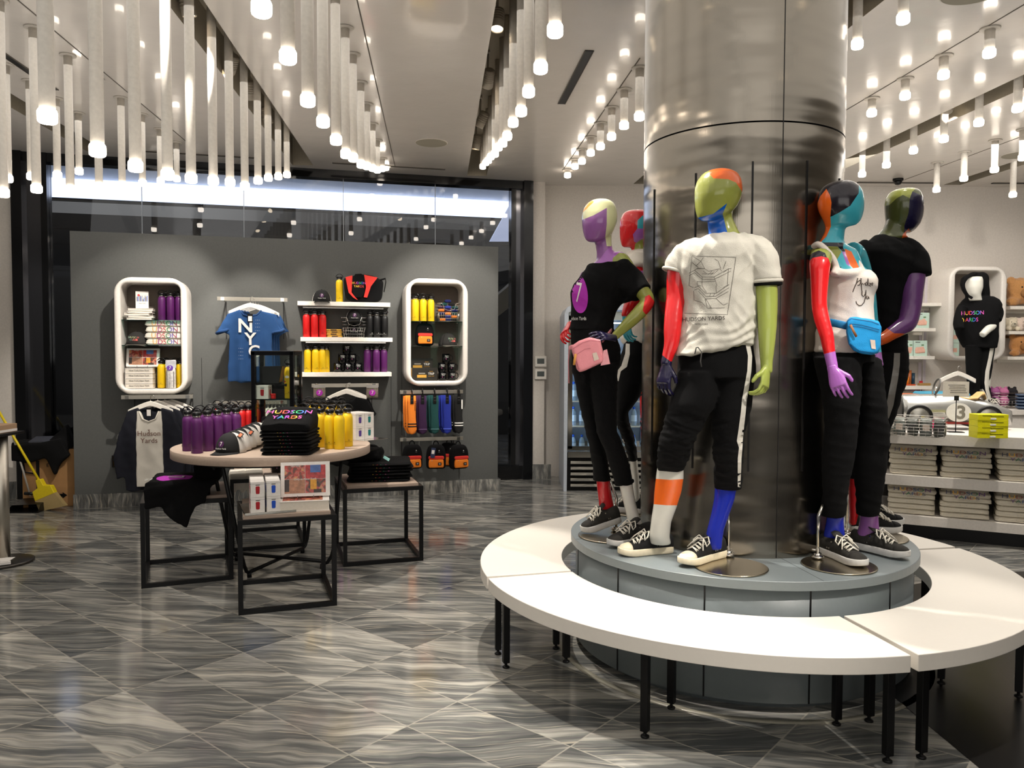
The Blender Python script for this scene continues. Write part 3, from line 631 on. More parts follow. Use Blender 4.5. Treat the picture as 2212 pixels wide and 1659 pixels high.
# rounded white wall display portal
def portal(x0, x1, y0, y1, ix0, ix1, iy0, iy1, shelves, lab, off=.32, base=FW, ang=ANG, backm=None, P=None, w2=None):
    if P is None:
        (s0, zt), (s1, zb) = at_wall(x0, y0, off, base), at_wall(x1, y1, off, base); (a0, b1), (a1, b0) = at_wall(ix0, iy0, off, base), at_wall(ix1, iy1, off, base)
        cs = (s0+s1)/2; org = wall_pt(cs, 0, zb, base)
    else: org, s0, s1, zb, zt, a0, a1, b0, b1 = P; cs = (s0+s1)/2
    t = thing('display_portal', lab, 'display', tuple(org), ang); W_, H_ = s1-s0, zt-zb
    def ring_at(y, w_, h_, r): return [Vector((p[0], y, p[1]+H_/2)) for p in rrect(w_, h_, r, 8)]
    iw, ih = a1-a0, b1-b0; f = MB()
    f.rings([ring_at(-.002, W_+.0, H_, .16), ring_at(-off+.025, W_, H_, .16), ring_at(-off+.006, W_-.014, H_-.014, .153), ring_at(-off, W_-.045, H_-.045, .14), ring_at(-off, iw+.03, ih+.03, .085), ring_at(-off+.006, iw+.006, ih+.006, .07), ring_at(-off+.03, iw, ih, .068), ring_at(-.03, iw, ih, .068)], mat('portal_lacquer', (228, 222, 214), .3), False)
    f.obj('frame', t)
    f = MB(); f.prism([(p[0], p[1]+H_/2) for p in rrect(iw+.01, ih+.01, .07, 8)], 0, .01, backm or mat('taupe_back', (104, 94, 84), .7), Matrix.Translation((0, -.02, 0)) @ UP); f.obj('back_panel', t)
    zs = []
    for y in shelves:
        z = at_wall((ix0+ix1)/2, y, off-.03, base)[1]; zs.append(z)
        f = MB(); f.box((0, -off/2-.01, z-org.z-.004), (iw-.004, off-.07, .008), thin_glass('shelf_glass', (150, 190, 182), .1, .6) if 'shelf_glass' not in MATS else MATS['shelf_glass']); f.obj('glass_shelf', t)
    return t, zs, b0 if P is None else b0
p1, z1, zb1 = portal(244, 406, 597, 852, 259, 392, 609.5, 839, (691, 745.5), 'white rounded display portal at left of the grey wall')
p2, z2, zb2 = portal(876, 1011.5, 600, 833.5, 887, 999, 612, 823, (694, 747), 'white rounded display portal at right of the grey wall')
F1 = at_wall(325, 839, .3)[1]; F2 = at_wall(940, 823, .3)[1]
DN = 'top middle bottom'.split()
def cluster(p, pts, z, what, where, group, offs=(.20, .26), drz=0):
    pts = sorted(pts); n = len(pts)
    for i, (px, o) in enumerate(pts):
        put(p, tuple(wall_pt(at_wall(px, 700, o)[0], o, z)), '%s water bottle, %s from left %s' % (what, ORD[i], where), group, ANG+R0.uniform(-.5, .5))
cluster(B_PUR, [(350, .20), (362, .11), (369, .22), (382, .12), (387, .21)], z1[0], 'purple', 'in the left wall portal', 'purple bottles in left portal')
cluster(B_YEL, [(347, .2), (358, .10), (378, .10), (387.5, .19)], F1, 'yellow', 'in the left portal bottom', 'yellow bottles in left portal')
cluster(B_YEL, [(893, .12), (897.5, .22), (907, .12), (914, .21), (924, .12), (931, .2)], z2[0], 'yellow', 'in the right wall portal', 'yellow bottles in right portal')
def bookmb(f, w_, d_, h_, cover, pages, z=0):
    f.box((0, 0, z+.0015), (w_, d_, .003), cover); f.box((0, 0, z+h_-.0015), (w_, d_, .003), cover); f.box((-w_/2+.0015, 0, z+h_/2), (.003, d_, h_), cover)
    return f
def book(loc, w_, d_, h_, label, group=None, rz=ANG, cover=PAPER, text=None, cat='book'):
    t = thing('book', label, cat, loc, rz, group); f = MB(); bookmb(f, w_, d_, h_, cover, None)
    if text: f.text(text, h_*.42, PRG, up_at(0, -d_/2-.0005, h_/2))
    f.obj('cover', t); f = MB(); f.box((.001, 0, h_/2), (w_-.008, d_-.008, h_-.006), mat('pages', (222, 214, 200), .8)); f.obj('pages', t); return t
# left portal, top: five white books and a standing card box
for i, (dx, hh) in enumerate(((0, .022), (.012, .022), (-.018, .024), (.004, .022), (.01, .022))):
    s_ = at_wall(304, 690, .2)[0]+dx; book(tuple(wall_pt(s_, .19, z1[0]+sum((.022, .022, .024, .022, .022)[:i]))), .225, .16, hh, 'white booklet in left wall portal, %s from the bottom of its pile' % ORD[i], 'white booklets in the left portal', ANG+(dx*4))
t = thing('greeting_card', 'standing white card with tiny city skyline on top of white booklets', 'card', tuple(wall_pt(at_wall(307, 663, .2)[0], .19, z1[0]+.113)), ANG+.1)
f = MB(); f.box((0, 0, .085), (.115, .028, .168), PAPER); f.obj('card', t)
f = MB(); rr = random.Random(5)
for k in range(11): h_ = rr.uniform(.02, .06); f.box((-.045+k*.009, -.0145, .07+h_/2), (.006, .0006, h_), (PRG, PCOL[4], mat('skyline_grey', (140, 146, 150), .7))[k % 3])
f.prism([(math.cos(a)*.011, math.sin(a)*.011) for a in np.linspace(0, 2*PI, 15)[:-1]], 0, .0006, PCOL[1], up_at(-.03, -.0142, .13)); f.text('New York', .014, PRG, up_at(0, -.0145, .05)); f.obj('skyline_print', t)
# middle: cap and stack of white printed totes
wput(CAPP, 297, 744, .18, 'charcoal patch baseball cap in the left wall portal', z=z1[1], scale=(1.15, 1.15, 1.25))
LET = [mat('letter_'+n, c, .7) for n, c in (('tan', (226, 170, 90)), ('plum', (160, 50, 120)), ('brick', (200, 80, 90)), ('green', (40, 130, 80)), ('indigo', (90, 80, 180)), ('wine', (150, 60, 90)))]
TOTE = folded('folded_tee', 't-shirt', .36, .2, .058, WHTF, 9, ['UDSON'], LET, .068)
for i in range(4):
    s_ = at_wall(359, 740, .2)[0]; put(TOTE, tuple(wall_pt(s_+(.004, -.006, .003, -.002)[i], .16, z1[1]+.0605*i)), 'white folded tee with colourful letters in left portal, %s from the bottom' % ORD[i], 'white tees in the left portal', ANG)
# bottom: boxed books, photo book on easel, clear jar
for i in range(4):
    s_ = at_wall(302, 830, .25)[0]; book(tuple(wall_pt(s_, .18, F1+.050*i)), .25, .2, .049, 'thick white boxed book in left portal, %s from bottom of its pile' % ORD[i], 'thick white books in left portal', ANG, text='New York New York')
def photo_mat():
    m = bpy.data.materials.new('collage_photo'); m.use_nodes = True; nt = m.node_tree; L = nt.links.new; N = nt.nodes.new; b = nt.nodes['Principled BSDF']; b.inputs['Roughness'].default_value = .25
    tcn = N('ShaderNodeTexCoord'); n1 = N('ShaderNodeTexNoise'); n1.inputs['Scale'].default_value = 17; n1.inputs['Detail'].default_value = 5; n1.inputs['Distortion'].default_value = 1.5
    L(tcn.outputs['Object'], n1.inputs['Vector']); r = N('ShaderNodeValToRGB'); e = r.color_ramp.elements; e[0].position = .28; e[0].color = lin((26, 18, 16)); e[1].position = .78; e[1].color = lin((240, 190, 90))
    for p_, c in ((.42, (110, 60, 40)), (.5, (190, 60, 50)), (.56, (170, 130, 110)), (.62, (226, 140, 40)), (.7, (90, 100, 140))): q = r.color_ramp.elements.new(p_); q.color = lin(c)
    L(n1.outputs['Fac'], r.inputs['Fac']); L(r.outputs['Color'], b.inputs['Base Color']); return m
PHOTO = photo_mat(); SKYB = mat('photo_blue', (70, 100, 160), .25, vary=.3, scale=20); PHR = mat('photo_red', (170, 50, 50), .25, vary=.5, scale=60); PHO = mat('photo_orange', (230, 150, 40), .3, vary=.3, scale=60); PHD = mat('photo_dark', (50, 36, 28), .3, vary=.4, scale=50); PHT = mat('photo_tan', (170, 120, 90), .3, vary=.35, scale=50)
def photo_book(loc, w_, h_, label, rz, lean=-.28):
    t = thing('photo_book', label, 'book', loc, rz); M = Matrix.Rotation(lean, 4, 'X')
    def put_(f, name): f.v = [tuple(M @ Vector(v)) for v in f.v]; return f.obj(name, t)
    f = MB(); f.box((0, .012, h_/2+.01), (w_, .03, h_), PAPER); put_(f, 'cover')
    iw, ih = w_*.84, h_*.82; f = MB(); cz = h_/2+.01; x0, z0 = -iw/2-.006*w_, cz-ih/2
    for a, b_, c, d, m in ((0, .5, .5, 1, PHOTO), (.5, 1, .5, 1, PHR), (.0, .5, 0, .5, PHT), (.5, 1, 0, .5, PHOTO), (.62, .88, .72, 1, SKYB), (.62, .78, .12, .5, PHO), (.0, .12, .06, .5, PHD), (.7, .9, 0, .14, PHD)):
        f.box((x0+(a+b_)/2*iw, -.0036-.0004*(m in (SKYB, PHO, PHD)), z0+(c+d)/2*ih), (abs(b_-a)*iw-.002, .001, abs(d-c)*ih-.002), m)
    f.text('Only in New York', h_*.085, PRW, up_at(-.006*w_, -.0052, cz)); f.text('NEW YORK', h_*.05, PRW, up_at(-.2*w_, -.0052, cz+ih*.46)); put_(f, 'cover_photos')
    f = MB()
    for x in (-w_*.16, w_*.16): f.tube([(x, .14, .004), (x, .06, h_*.5), (x, .03, .02), (x, -.02, .006), (x, -.025, .02)], .0025, mat('acrylic', (220, 226, 226), .1, trans=.6, vary=0), 6)
    f.obj('easel', t); return t
photo_book(tuple(wall_pt(at_wall(307, 796, .25)[0], .22, F1+.202)), .30, .185, 'small framed photo collage book in the left wall portal', ANG+.03)
t = thing('gift_jar', 'clear plastic tube jar with purple seven label in left portal', 'jar', tuple(wall_pt(at_wall(369, 836, .27)[0], .255, F1)), ANG)
f = MB(); f.lathe([(.044, 0), (.046, .004), (.046, .17), (.038, .2)], mat('candy_white', (206, 202, 198), .3, vary=.3, scale=50), n=24); f.obj('jar', t)
f = MB()
for x in (-.028, 0, .028): f.box((x, -.0445+abs(x)*.28, .085), (.014, .002, .16), mat('stripe_grey', (120, 116, 110), .3)); 
f.obj('stripes', t); f = MB(); pillow(f, (0, 0, .235), (.10, .03, .085), mat('cellophane', (190, 190, 196), .15, vary=.2, scale=30), r=.2, seed=4, lump=.006); f.obj('cellophane_top', t)
f = MB(); f.prism([(math.cos(a)*.03, math.sin(a)*.026) for a in np.linspace(0, 2*PI, 21)[:-1]], 0, .002, mat('label_violet', (104, 60, 160), .5), up_at(0, -.047, .2)); f.text('7', .045, PRW, up_at(0, -.0495, .2), thick=.001); f.obj('label', t)
# ---- right portal contents
def basket(loc, w_, d_, h_, label, rz, cat='basket', m=None, taper=.78, dip=True):
    t = thing('wire_basket', label, cat, loc, rz); m = m or CHROME; f = MB(); r = .0022
    def ring_at(k, dipf=0):
        q = taper+(1-taper)*k; z = h_*k+.004; p = [(-w_/2*q, -d_/2*q), (w_/2*q, -d_/2*q), (w_/2*q, d_/2*q), (-w_/2*q, d_/2*q)]; return [Vector((x, y, z)) for x, y in p]
    for k in (0, .16, .32, .48): f.tube(ring_at(k), r, m, 6, closed=True)
    for k in (.64, .8):
        R = ring_at(k); 
        if dip: f.tube([R[0]*.0+R[0]+(R[1]-R[0])*.2, R[0], R[3], R[2], R[1], R[1]+(R[0]-R[1])*.2], r, m, 6)
        else: f.tube(R, r, m, 6, closed=True)
    R = ring_at(1); g = R[1]-R[0]; dz = Vector((0, 0, -h_*.42 if dip else 0))
    f.tube([R[0], R[0]+g*.2, R[0]+g*.28+dz*.8, R[0]+g*.5+dz, R[0]+g*.72+dz*.8, R[0]+g*.8, R[1], R[2], R[3], R[0]], .003, m, 6)
    n = 9
    b, tt = ring_at(0), ring_at(.5)
    for k in range(4):
        for j in range(n):
            u = j/n; f.tube([b[k]+(b[(k+1) % 4]-b[k])*u, tt[k]+(tt[(k+1) % 4]-tt[k])*u], .0015, m, 5)
    for j in range(n): u = j/n; f.tube([b[0]+(b[1]-b[0])*u, b[3]+(b[2]-b[3])*u], .0015, m, 5)
    f.obj('wire_frame', t); return t
bs = at_wall(969, 692, .22)[0]; basket(tuple(wall_pt(bs, .17, z2[0])), .25, .2, .19, 'chrome wire basket of rolled socks in the right wall portal', ANG)
SOCKC = [('navy', (24, 34, 92)), ('teal', (20, 66, 64)), ('black', (20, 20, 20)), ('orange', (236, 130, 40)), ('plum', (52, 24, 60)), ('royal', (40, 54, 140))]
rr = random.Random(11); k = 0
for lv, cols in enumerate(([3, 0, 2], [2, 5, 3], [0, 3, 1], [3, 4, 0], [4, 5, 1], [1, 2], [0])):
    for j, c in enumerate(cols):
        x = (j-(len(cols)-1)/2)*(.062+.004*lv); nm, cc = SOCKC[c]
        t = thing('rolled_socks', 'rolled pair of %s socks in the portal wire basket, layer %s from bottom' % (nm, ('one', 'two', 'three', 'four', 'five', 'six', 'seven')[lv]), 'socks', tuple(wall_pt(bs+x, .175, z2[0]+.022+lv*.033)), ANG, 'rolled socks in the portal basket')
        f = MB(); f.tube([(-.033, rr.uniform(-.01, .01), 0), (-.02, 0, .002), (0, 0, .003), (.02, 0, .002), (.034, 0, 0)], [.010, .0165, .0175, .0165, .011], mat('sock_'+nm, cc, .95, bump=.6, scale=200), 12); f.obj('roll', t)
def make_pack():
    t = proto('mini_backpack', 'backpack'); f = MB(); M = Matrix.Rotation(PI/2, 4, 'X')
    prof = []
    for i in range(9):
        u = -1+2*i/8; q = (1-abs(u)**2.6)**(1/2.6)*.3+.7 if abs(u) < 1 else .74
        pts = []
        for a in np.linspace(0, 2*PI, 29)[:-1]:
            x, z = math.cos(a), math.sin(a); e = .42 if z > 0 else .3; x2 = math.copysign(abs(x)**e, x); z2_ = math.copysign(abs(z)**(.75 if z > 0 else .3), z)
            pts.append(Vector((x2*.105*q*(1-.12*max(0, z)), u*.05, .13+z2_*.13*q)))
        prof.append(pts)
    f.rings(prof, BLKF); f.obj('main_body', t)
    f = MB(); pillow(f, (0, -.062, .066), (.155, .03, .085), ORG, r=.16, seed=3, lump=.004); f.obj('front_pocket', t)
    f = MB(); pillow(f, (0, -.064, .127), (.16, .03, .033), REDF, r=.25, seed=6, lump=.002); f.obj('zip_flap', t)
    f = MB(); f.box((.035, -.0805, .062), (.036, .002, .03), BLK); f.tube([(.035+math.cos(a)*.008, -.082, .062+math.sin(a)*.006) for a in np.linspace(0, 2*PI, 13)[:-1]], .0012, PRW, 5, closed=True); f.obj('brand_patch', t)
    f = MB(); f.prism([(-.006, 0), (.006, 0), (0, .012)], 0, .001, PRW, up_at(.03, -.052, .195)); f.box((.03, -.0525, .182), (.018, .001, .008), PRG); f.obj('logo_print', t)
    f = MB(); f.tube([(math.cos(a)*.028, .015, .255+math.sin(a)*.04) for a in np.linspace(0, PI, 9)], .006, BLKF, 8); f.obj('handle', t)
    f = MB(); f.tube([(-.045, -.081, .104), (-.047, -.084, .092)], .003, CHROME, 6); f.obj('zip_pull', t)
    f = MB()
    for x in (-.06, .06): f.tube([(x*.6, .05, .24), (x, .07, .19), (x, .075, .1), (x*.9, .05, .02)], .01, BLKF, 8, flat=.4)
    f.obj('shoulder_straps', t); return t
PACK = make_pack()
wput(PACK, 917, 745, .2, 'black mini backpack with orange pocket inside the right wall portal', z=z2[1], scale=(.95, .95, .93))
wput(CAPP, 967, 745, .17, 'charcoal patch baseball cap in the right wall portal', z=z2[1], drz=.35, scale=(1.1, 1.1, 1.3))
# board game boxes
def gamebox(loc, label, rz):
    t = thing('game_box', label, 'game', loc, rz); f = MB(); f.box((0, 0, .07), (.27, .08, .138), mat('game_dark', (44, 42, 38), .3)); f.obj('box', t)
    f = MB(); g = mat('gold_print', (196, 150, 60), .4); f.box((-.03, -.041, .05), (.10, .002, .03), g); f.box((-.03, -.041, .08), (.07, .002, .012), mat('grey_window', (150, 146, 136), .2)); f.text('TRIP', .034, PRW, up_at(.07, -.0415, .075)); f.text('ROAD', .014, g, up_at(.07, -.0415, .1)); f.text('BOARD GAME', .01, g, up_at(.07, -.0415, .05)); f.obj('artwork', t)
    f = MB(); f.box((-.136, 0, .07), (.002, .08, .138), g); f.obj('spine', t)
    return t
gx = at_wall(917, 820, .25)[0]; gamebox(tuple(wall_pt(gx, .22, F2)), 'dark board game box with gold art on right portal floor, front one', ANG)
f = MB(); gb = gamebox(tuple(wall_pt(gx-.03, .10, F2+.10)), 'dark board game box raised behind another in right portal', ANG)
t = thing('display_riser', 'small dark riser block behind the front game box', 'riser', tuple(wall_pt(gx-.03, .10, F2)), ANG); f.box((0, 0, .05), (.25, .09, .099), BLK); f.obj('block', t)
def pyramid(x, off, z, rows_, where, base=None):
    k = 0
    for lv, n in enumerate(rows_):
        for j in range(n):
            s_ = x+(j-(n-1)/2)*.105-lv*.006; put(MUG, tuple(wall_pt(s_, off, z+lv*.097)), 'glossy black mug %s, %s from left in the %s row' % (where, ORD[j], ('bottom', 'middle' if len(rows_) > 2 else 'top', 'top')[lv]), 'black mugs '+where, ANG)
pyramid(at_wall(966, 820, .2)[0], .19, F2, (2, 2, 1), 'in right portal')
# ------------------------------------------------------------------ three white wall shelves
SH = []
for k, (x0, x1, y0, y1) in enumerate(((642.5, 843, 650.5, 660), (649, 848, 727, 736), (634, 846, 803, 811))):
    (s0, zt), (s1, zb) = at_wall(x0, y0, .24), at_wall(x1, y1, .24); zt = at_wall((x0+x1)/2, (y0+(652, 729, 804)[k])/2+.8, .24)[1]
    t = thing('wall_shelf', 'thick white wall shelf on grey wall, %s of three' % ('highest', 'middle', 'lowest')[k], 'shelf', tuple(wall_pt((s0+s1)/2, 0, zt)), ANG, 'white shelves on grey wall')
    f = MB(); f.box((0, -.121, -.022), (s1-s0, .238, .044), WHITE); f.obj('board', t, bevel=.002); SH.append(zt)
    f = MB(); f.box((0, -.004, -.05), (s1-s0-.1, .006, .012), CHROME); f.obj('wall_bracket', t)
SH = [z+.0008 for z in SH]
wput(CAP7, 695, 650, .12, 'black and white seven cap standing on the highest wall shelf', z=SH[0], scale=(1.1, 1.1, 1.2))
wput(B_YEL, 733.5, 651, .13, 'single yellow water bottle on the highest wall shelf', z=SH[0])
def remesh_pillow(parts, vox=.008, sm=3, disp=None): f = MB(); [pillow(f, *a) for a in parts]; return remesh(f, vox, sm, disp)
t = thing('duffel_bag', 'black and red slouchy duffel bag on the highest wall shelf', 'bag', tuple(wall_pt(at_wall(786, 651, .14)[0], .125, SH[0])), ANG)
def shape2d(pts, y0, y1, m, name, par, lump=.0, bev=0, M=None):
    f = MB(); f.prism(pts, y0, y1, m, M or UP); return f.obj(name, par, bevel=bev)
prof = [(-.19, .0), (.17, 0), (.2, .05), (.205, .16), (.215, .24), (.15, .26), (.12, .285), (.0, .305), (-.1, .285), (-.2, .262), (-.215, .24), (-.2, .1)]
f = MB(); rs = []
for u in (-1, -.8, -.4, 0, .4, .8, 1):
    q = 1-.14*abs(u)**3; rs.append([Vector((x*q+noise.noise(Vector((x*8, u, z*8)))*.012, u*.085*(1-z*1.1)+noise.noise(Vector((z*9, x*9, u)))*.008, z*q)) for x, z in prof])
f.rings(rs, BLKF); o = f.obj('body', t); sb = o.modifiers.new('s', 'SUBSURF'); sb.levels = 1; sb.render_levels = 2
def front(f, pts, m, th=.004): f.prism(pts, -th, th, m, Matrix.Translation((0, -.088, 0)) @ Matrix.Rotation(-.085, 4, 'X') @ UP)
f = MB(); front(f, [(-.19, .26), (-.12, .28), (-.13, .1), (-.07, .025), (-.11, .045), (-.16, .1), (-.18, .2)], REDF, .006); front(f, [(-.0, .29), (.14, .265), (.07, .17), (.03, .05), (-.005, .055), (.02, .16)], REDF, .006); f.obj('red_panels', t)
f = MB(); front(f, [(-.12, .25), (-.09, .295), (-.03, .3), (.0, .28), (.01, .2), (.0, .1), (-.03, .05), (-.09, .05), (-.12, .1)], BLKF, .010); M = Matrix.Translation((-.055, -.100, .0)) @ Matrix.Rotation(-.085, 4, 'X') @ UP
f.text('HUDSON', .034, PRW, M @ Matrix.Translation((0, .2, .001)), mats=NEON[1:]); f.text('YARDS', .034, PRW, M @ Matrix.Translation((0, .165, .001)), mats=PCOL[:2]); f.obj('front_flap', t)
f = MB(); f.tube([(.17, -.05, .24), (.225, -.02, .26), (.235, .02, .23), (.215, .03, .12)], .009, BLKF, 8, flat=.5); f.obj('side_strap', t)
cluster(B_RED, [(662, .17), (673, .08), (679.5, .18), (690, .09), (697, .17)], SH[1], 'red', 'on the middle wall shelf', 'red bottles on wall shelf')
cluster(B_BLK, [(799, .16), (808, .08), (814, .18), (823, .09), (831, .17)], SH[1], 'black', 'on the middle wall shelf', 'black bottles on wall shelf')
cluster(B_YEL, [(664, .17), (672, .08), (681, .18), (689, .08), (695.5, .17), (704, .12)], SH[2], 'yellow', 'on the lowest wall shelf', 'yellow bottles on wall shelf')
cluster(B_PUR, [(793, .15), (802, .08), (813, .18), (822, .09), (829, .16)], SH[2], 'purple', 'on the lowest wall shelf', 'purple bottles on wall shelf')
GOLD = mat('gold_foil', (206, 160, 70), .3, .7, vary=.25, scale=60)
for i in range(4):
    t = thing('chocolate_bar', 'gold wrapped bar on middle wall shelf, %s from the bottom of pile' % ORD[i], 'snack', tuple(wall_pt(at_wall(722, 727, .15)[0]+(.004, -.004, .0, -.006)[i], .13, SH[1]+i*.0215)), ANG+(.02, -.05, .03, 0)[i], 'gold bars on the middle shelf'); f = MB(); pillow(f, (0, 0, .0105), (.165, .1, .021), GOLD, r=.12, seed=i, lump=.002); f.box((0, -.05, .0105), (.06, .002, .012), LOGD); f.obj('wrapper', t)
bs = at_wall(765, 726, .2)[0]; basket(tuple(wall_pt(bs, .12, SH[1])), .255, .2, .2, 'chrome wire basket of seven caps on the middle wall shelf', ANG)
for i in range(2): put(CAP7, tuple(wall_pt(bs+.005*i, .115+.015*i, SH[1]+(.03, .17)[i])), ('black and white seven cap lying inside the shelf wire basket', 'black and white seven cap on top of the shelf wire basket')[i], None, ANG, (.95, .75, 1.1) if i == 0 else (1.0, .95, 1.2))
pyramid(at_wall(752, 803, .2)[0], .13, SH[2], (3, 2, 1), 'on lowest shelf')
# ------------------------------------------------------------------ rails on the grey wall
def rail(x0, x1, y0, y1, off, lab, h_=.038):
    (s0, z0), (s1, z1_) = at_wall(x0, y0, off), at_wall(x1, y1, off); z = (z0+z1_)/2; c = (s0+s1)/2; L = s1-s0
    t = thing('hang_rail', lab, 'rail', tuple(wall_pt(c, 0, z)), ANG); f = MB(); f.box((0, -off, 0), (L, .012, h_), STEEL); f.obj('crossbar', t, bevel=.001)
    for k, x in (('left', -L/2+.05), ('right', L/2-.05)):
        f = MB(); f.box((x, -off/2, .0), (.012, off-.014, .026), STEEL); f.box((x, -off-.009, 0), (.034, .004, h_*.9), CHROME); f.box((x, -.003, -.205), (.008, .004, .37), SEAM); f.obj('bracket', t)
    return c, z, L
r1 = rail(469, 621, 643, 650, .34, 'chrome hang rail with blue tees on grey wall')
r2 = rail(262, 417, 858, 857, .34, 'chrome hang rail with navy jackets under left portal')
r3 = rail(466, 620, 870, 869, .30, 'chrome hang rail of white garments behind display case')
r4 = rail(673, 818, 833, 832, .30, 'chrome hang rail with black tees below the wall shelves')
r5 = rail(864, 1000, 848, 845, .30, 'chrome rail holding the hanging socks under right portal')
r6 = rail(864, 1000, 949, 947, .30, 'chrome rail with mini backpacks low on the grey wall')
# ------------------------------------------------------------------ hangers and hanging garments
t = proto('coat_hanger', 'hanger'); HG = t
top = [(x, -.055-.62*abs(x)**1.25) for x in np.linspace(.205, -.205, 15)]; bot = [(x, -.055-.62*abs(x)**1.25-.048) for x in np.linspace(-.205, .205, 15)]
f = MB(); f.prism(top+bot, -.012, .012, WHITE, UP); f.obj('arms', t, bevel=.005)
f = MB(); f.tube([(0, 0, -.06), (0, 0, -.03)]+[(.018-.018*math.cos(a)-.0, 0, -.018+.02*math.sin(a)) for a in np.linspace(0, PI*1.15, 9)], .0025, CHROME, 7); f.obj('hook', t)
def outline_mesh(polys, vox=.010, sm=5, disp=None):
    f = MB()
    for p, y0, y1 in polys: f.prism(p, -y1, -y0, BLK, UP)
    return remesh(f, vox, sm, disp)
def mirror(h): return h+[(-x, z) for x, z in h[::-1]]
def vfold(a, k, seed): return lambda p, n: a*min(1, max(0, -(p.z)*2))*math.sin(p.x*k+3*noise.noise(Vector((p.x*3+seed, 0, p.z*1.5))))+.006*noise.noise(p*14+Vector((seed, 0, 0)))
tee = mirror([(.0, -.185), (.06, -.175), (.10, -.13), (.215, -.165), (.30, -.33), (.215, -.37), (.20, -.28), (.215, -.84)])
TEEM = outline_mesh([(tee, -.035, .035)], disp=vfold(.010, 38, 2))
BLU = mat('blue_cotton', (34, 74, 124), .9, bump=.5, scale=260); BLU2 = mat('blue_cotton_cuff', (30, 66, 114), .9, bump=.5, scale=260)
def hang_garment(name, me, m, lab, cat, s_, off, z, group=None, drz=0, parts=None, sy=1.):
    t = thing(name, lab, cat, tuple(wall_pt(s_, off, z)), ANG+drz, group); t.scale = (1, sy, 1); me = me.copy(); me.materials.clear(); me.materials.append(m)
    o = bpy.data.objects.new('cloth_body', me); COL.objects.link(o); o.parent = t; KIDS.setdefault(t.name, []).append(o)
    if parts: parts(t)
    return t
def tee_parts(t):
    f = MB()
    for x in (-.262, .262):
        f = MB(); f.tube([(x-.05, -.03, -.36), (x-.03, -.05, -.345), (x+.03, -.05, -.335), (x+.055, -.02, -.32), (x+.03, .03, -.33), (x-.04, .03, -.355)], .016, BLU2, 8, closed=True); f.obj('rolled_cuff', t)
    f = MB(); f.tube([(-.105, -.025, -.13), (-.06, -.037, -.178), (0, -.04, -.19), (.06, -.037, -.178), (.105, -.025, -.13)], .007, BLU2, 8); f.obj('collar', t)
    f = MB(); f.text('N', .19, PRW, up_at(-.045, -.052, -.29), bold=.02); f.text('Y', .17, PRW, up_at(.0, -.052, -.42), bold=.02); f.text('C', .16, PRW, up_at(.035, -.052, -.54), bold=.02)
    for bx, bz, n in ((.07, -.22, 4), (-.09, -.50, 4)):
        for k in range(n): f.text('. .. .', .03, PRW, up_at(bx, -.053, bz-.035*k))
    f.obj('print', t)
    f = MB(); f.box((.0, -.053, -.21), (.05, .004, .085), BLK); f.box((.0, -.056, -.215), (.036, .002, .05), PAPER); f.obj('price_tag', t)
c, z, L = r1
for i in range(4):
    off = .34-.012+.0-.085*i+.05; s_ = c-.02+.02*i; n = ['front', 'second', 'third', 'rear'][i]
    put(HG, tuple(wall_pt(s_, off, z+.018)), 'white hanger of the %s blue tee on the rail' % n, 'hangers with blue tees', ANG)
    hang_garment('t_shirt', TEEM, BLU, 'blue cotton tee with rolled sleeves on grey wall rail, %s one' % n, 't-shirt', s_, off, z+.018, 'blue tees on the rail', .02*i, tee_parts if i == 0 else None, 1 if i == 0 else .6)
c, z, L = r4
for i in range(3):
    off = .34-.09*i; s_ = c+.005+.012*i; n = ['front', 'middle', 'rear'][i]
    put(HG, tuple(wall_pt(s_, off, z+.018)), 'white hanger of the %s black tee below wall shelves' % n, 'hangers with black tees', ANG)
    def bp2(t):
        f = MB(); f.prism([(math.cos(a)*.07, math.sin(a)*.085) for a in np.linspace(0, 2*PI, 25)[:-1]], 0, .002, MAG, up_at(-.03, -.049, -.42)); f.text('7', .1, PRW, up_at(-.03, -.052, -.42)); f.obj('print', t)
    hang_garment('t_shirt', TEEM, BLKF, 'black tee hanging below the white wall shelves, %s one' % n, 't-shirt', s_, off, z+.018, 'black tees on the rail', .02*i-.05, bp2 if i == 0 else None, 1 if i == 0 else .6)
for px in (690, 804):
    s_, zz = at_wall(px, 846, .33); t = thing('keychain_pack', 'clear hanging pack with magenta seven badge at %s end of black tee rail' % ('left' if px < 700 else 'right'), 'keychain', tuple(wall_pt(s_, .33, zz)), ANG)
    f = MB(); pillow(f, (0, 0, -.0), (.12, .03, .13), mat('foil_bag', (120, 108, 96), .25, vary=.4, scale=60), r=.1, seed=px, lump=.006); f.obj('bag', t)
    f = MB(); f.box((0, -.016, .055), (.12, .004, .03), mat('header_card', (150, 146, 140), .4)); f.tube([(0, .02, .06), (0, -.01, .075), (0, -.012, .055)], .002, CHROME, 6); f.obj('header_card', t)
    f = MB(); f.prism([(math.cos(a)*.032, math.sin(a)*.032) for a in np.linspace(0, 2*PI, 25)[:-1]], 0, .002, MAG, up_at(0, -.021, -.01)); f.text('7', .05, PRW, up_at(0, -.024, -.01)); f.obj('badge', t)
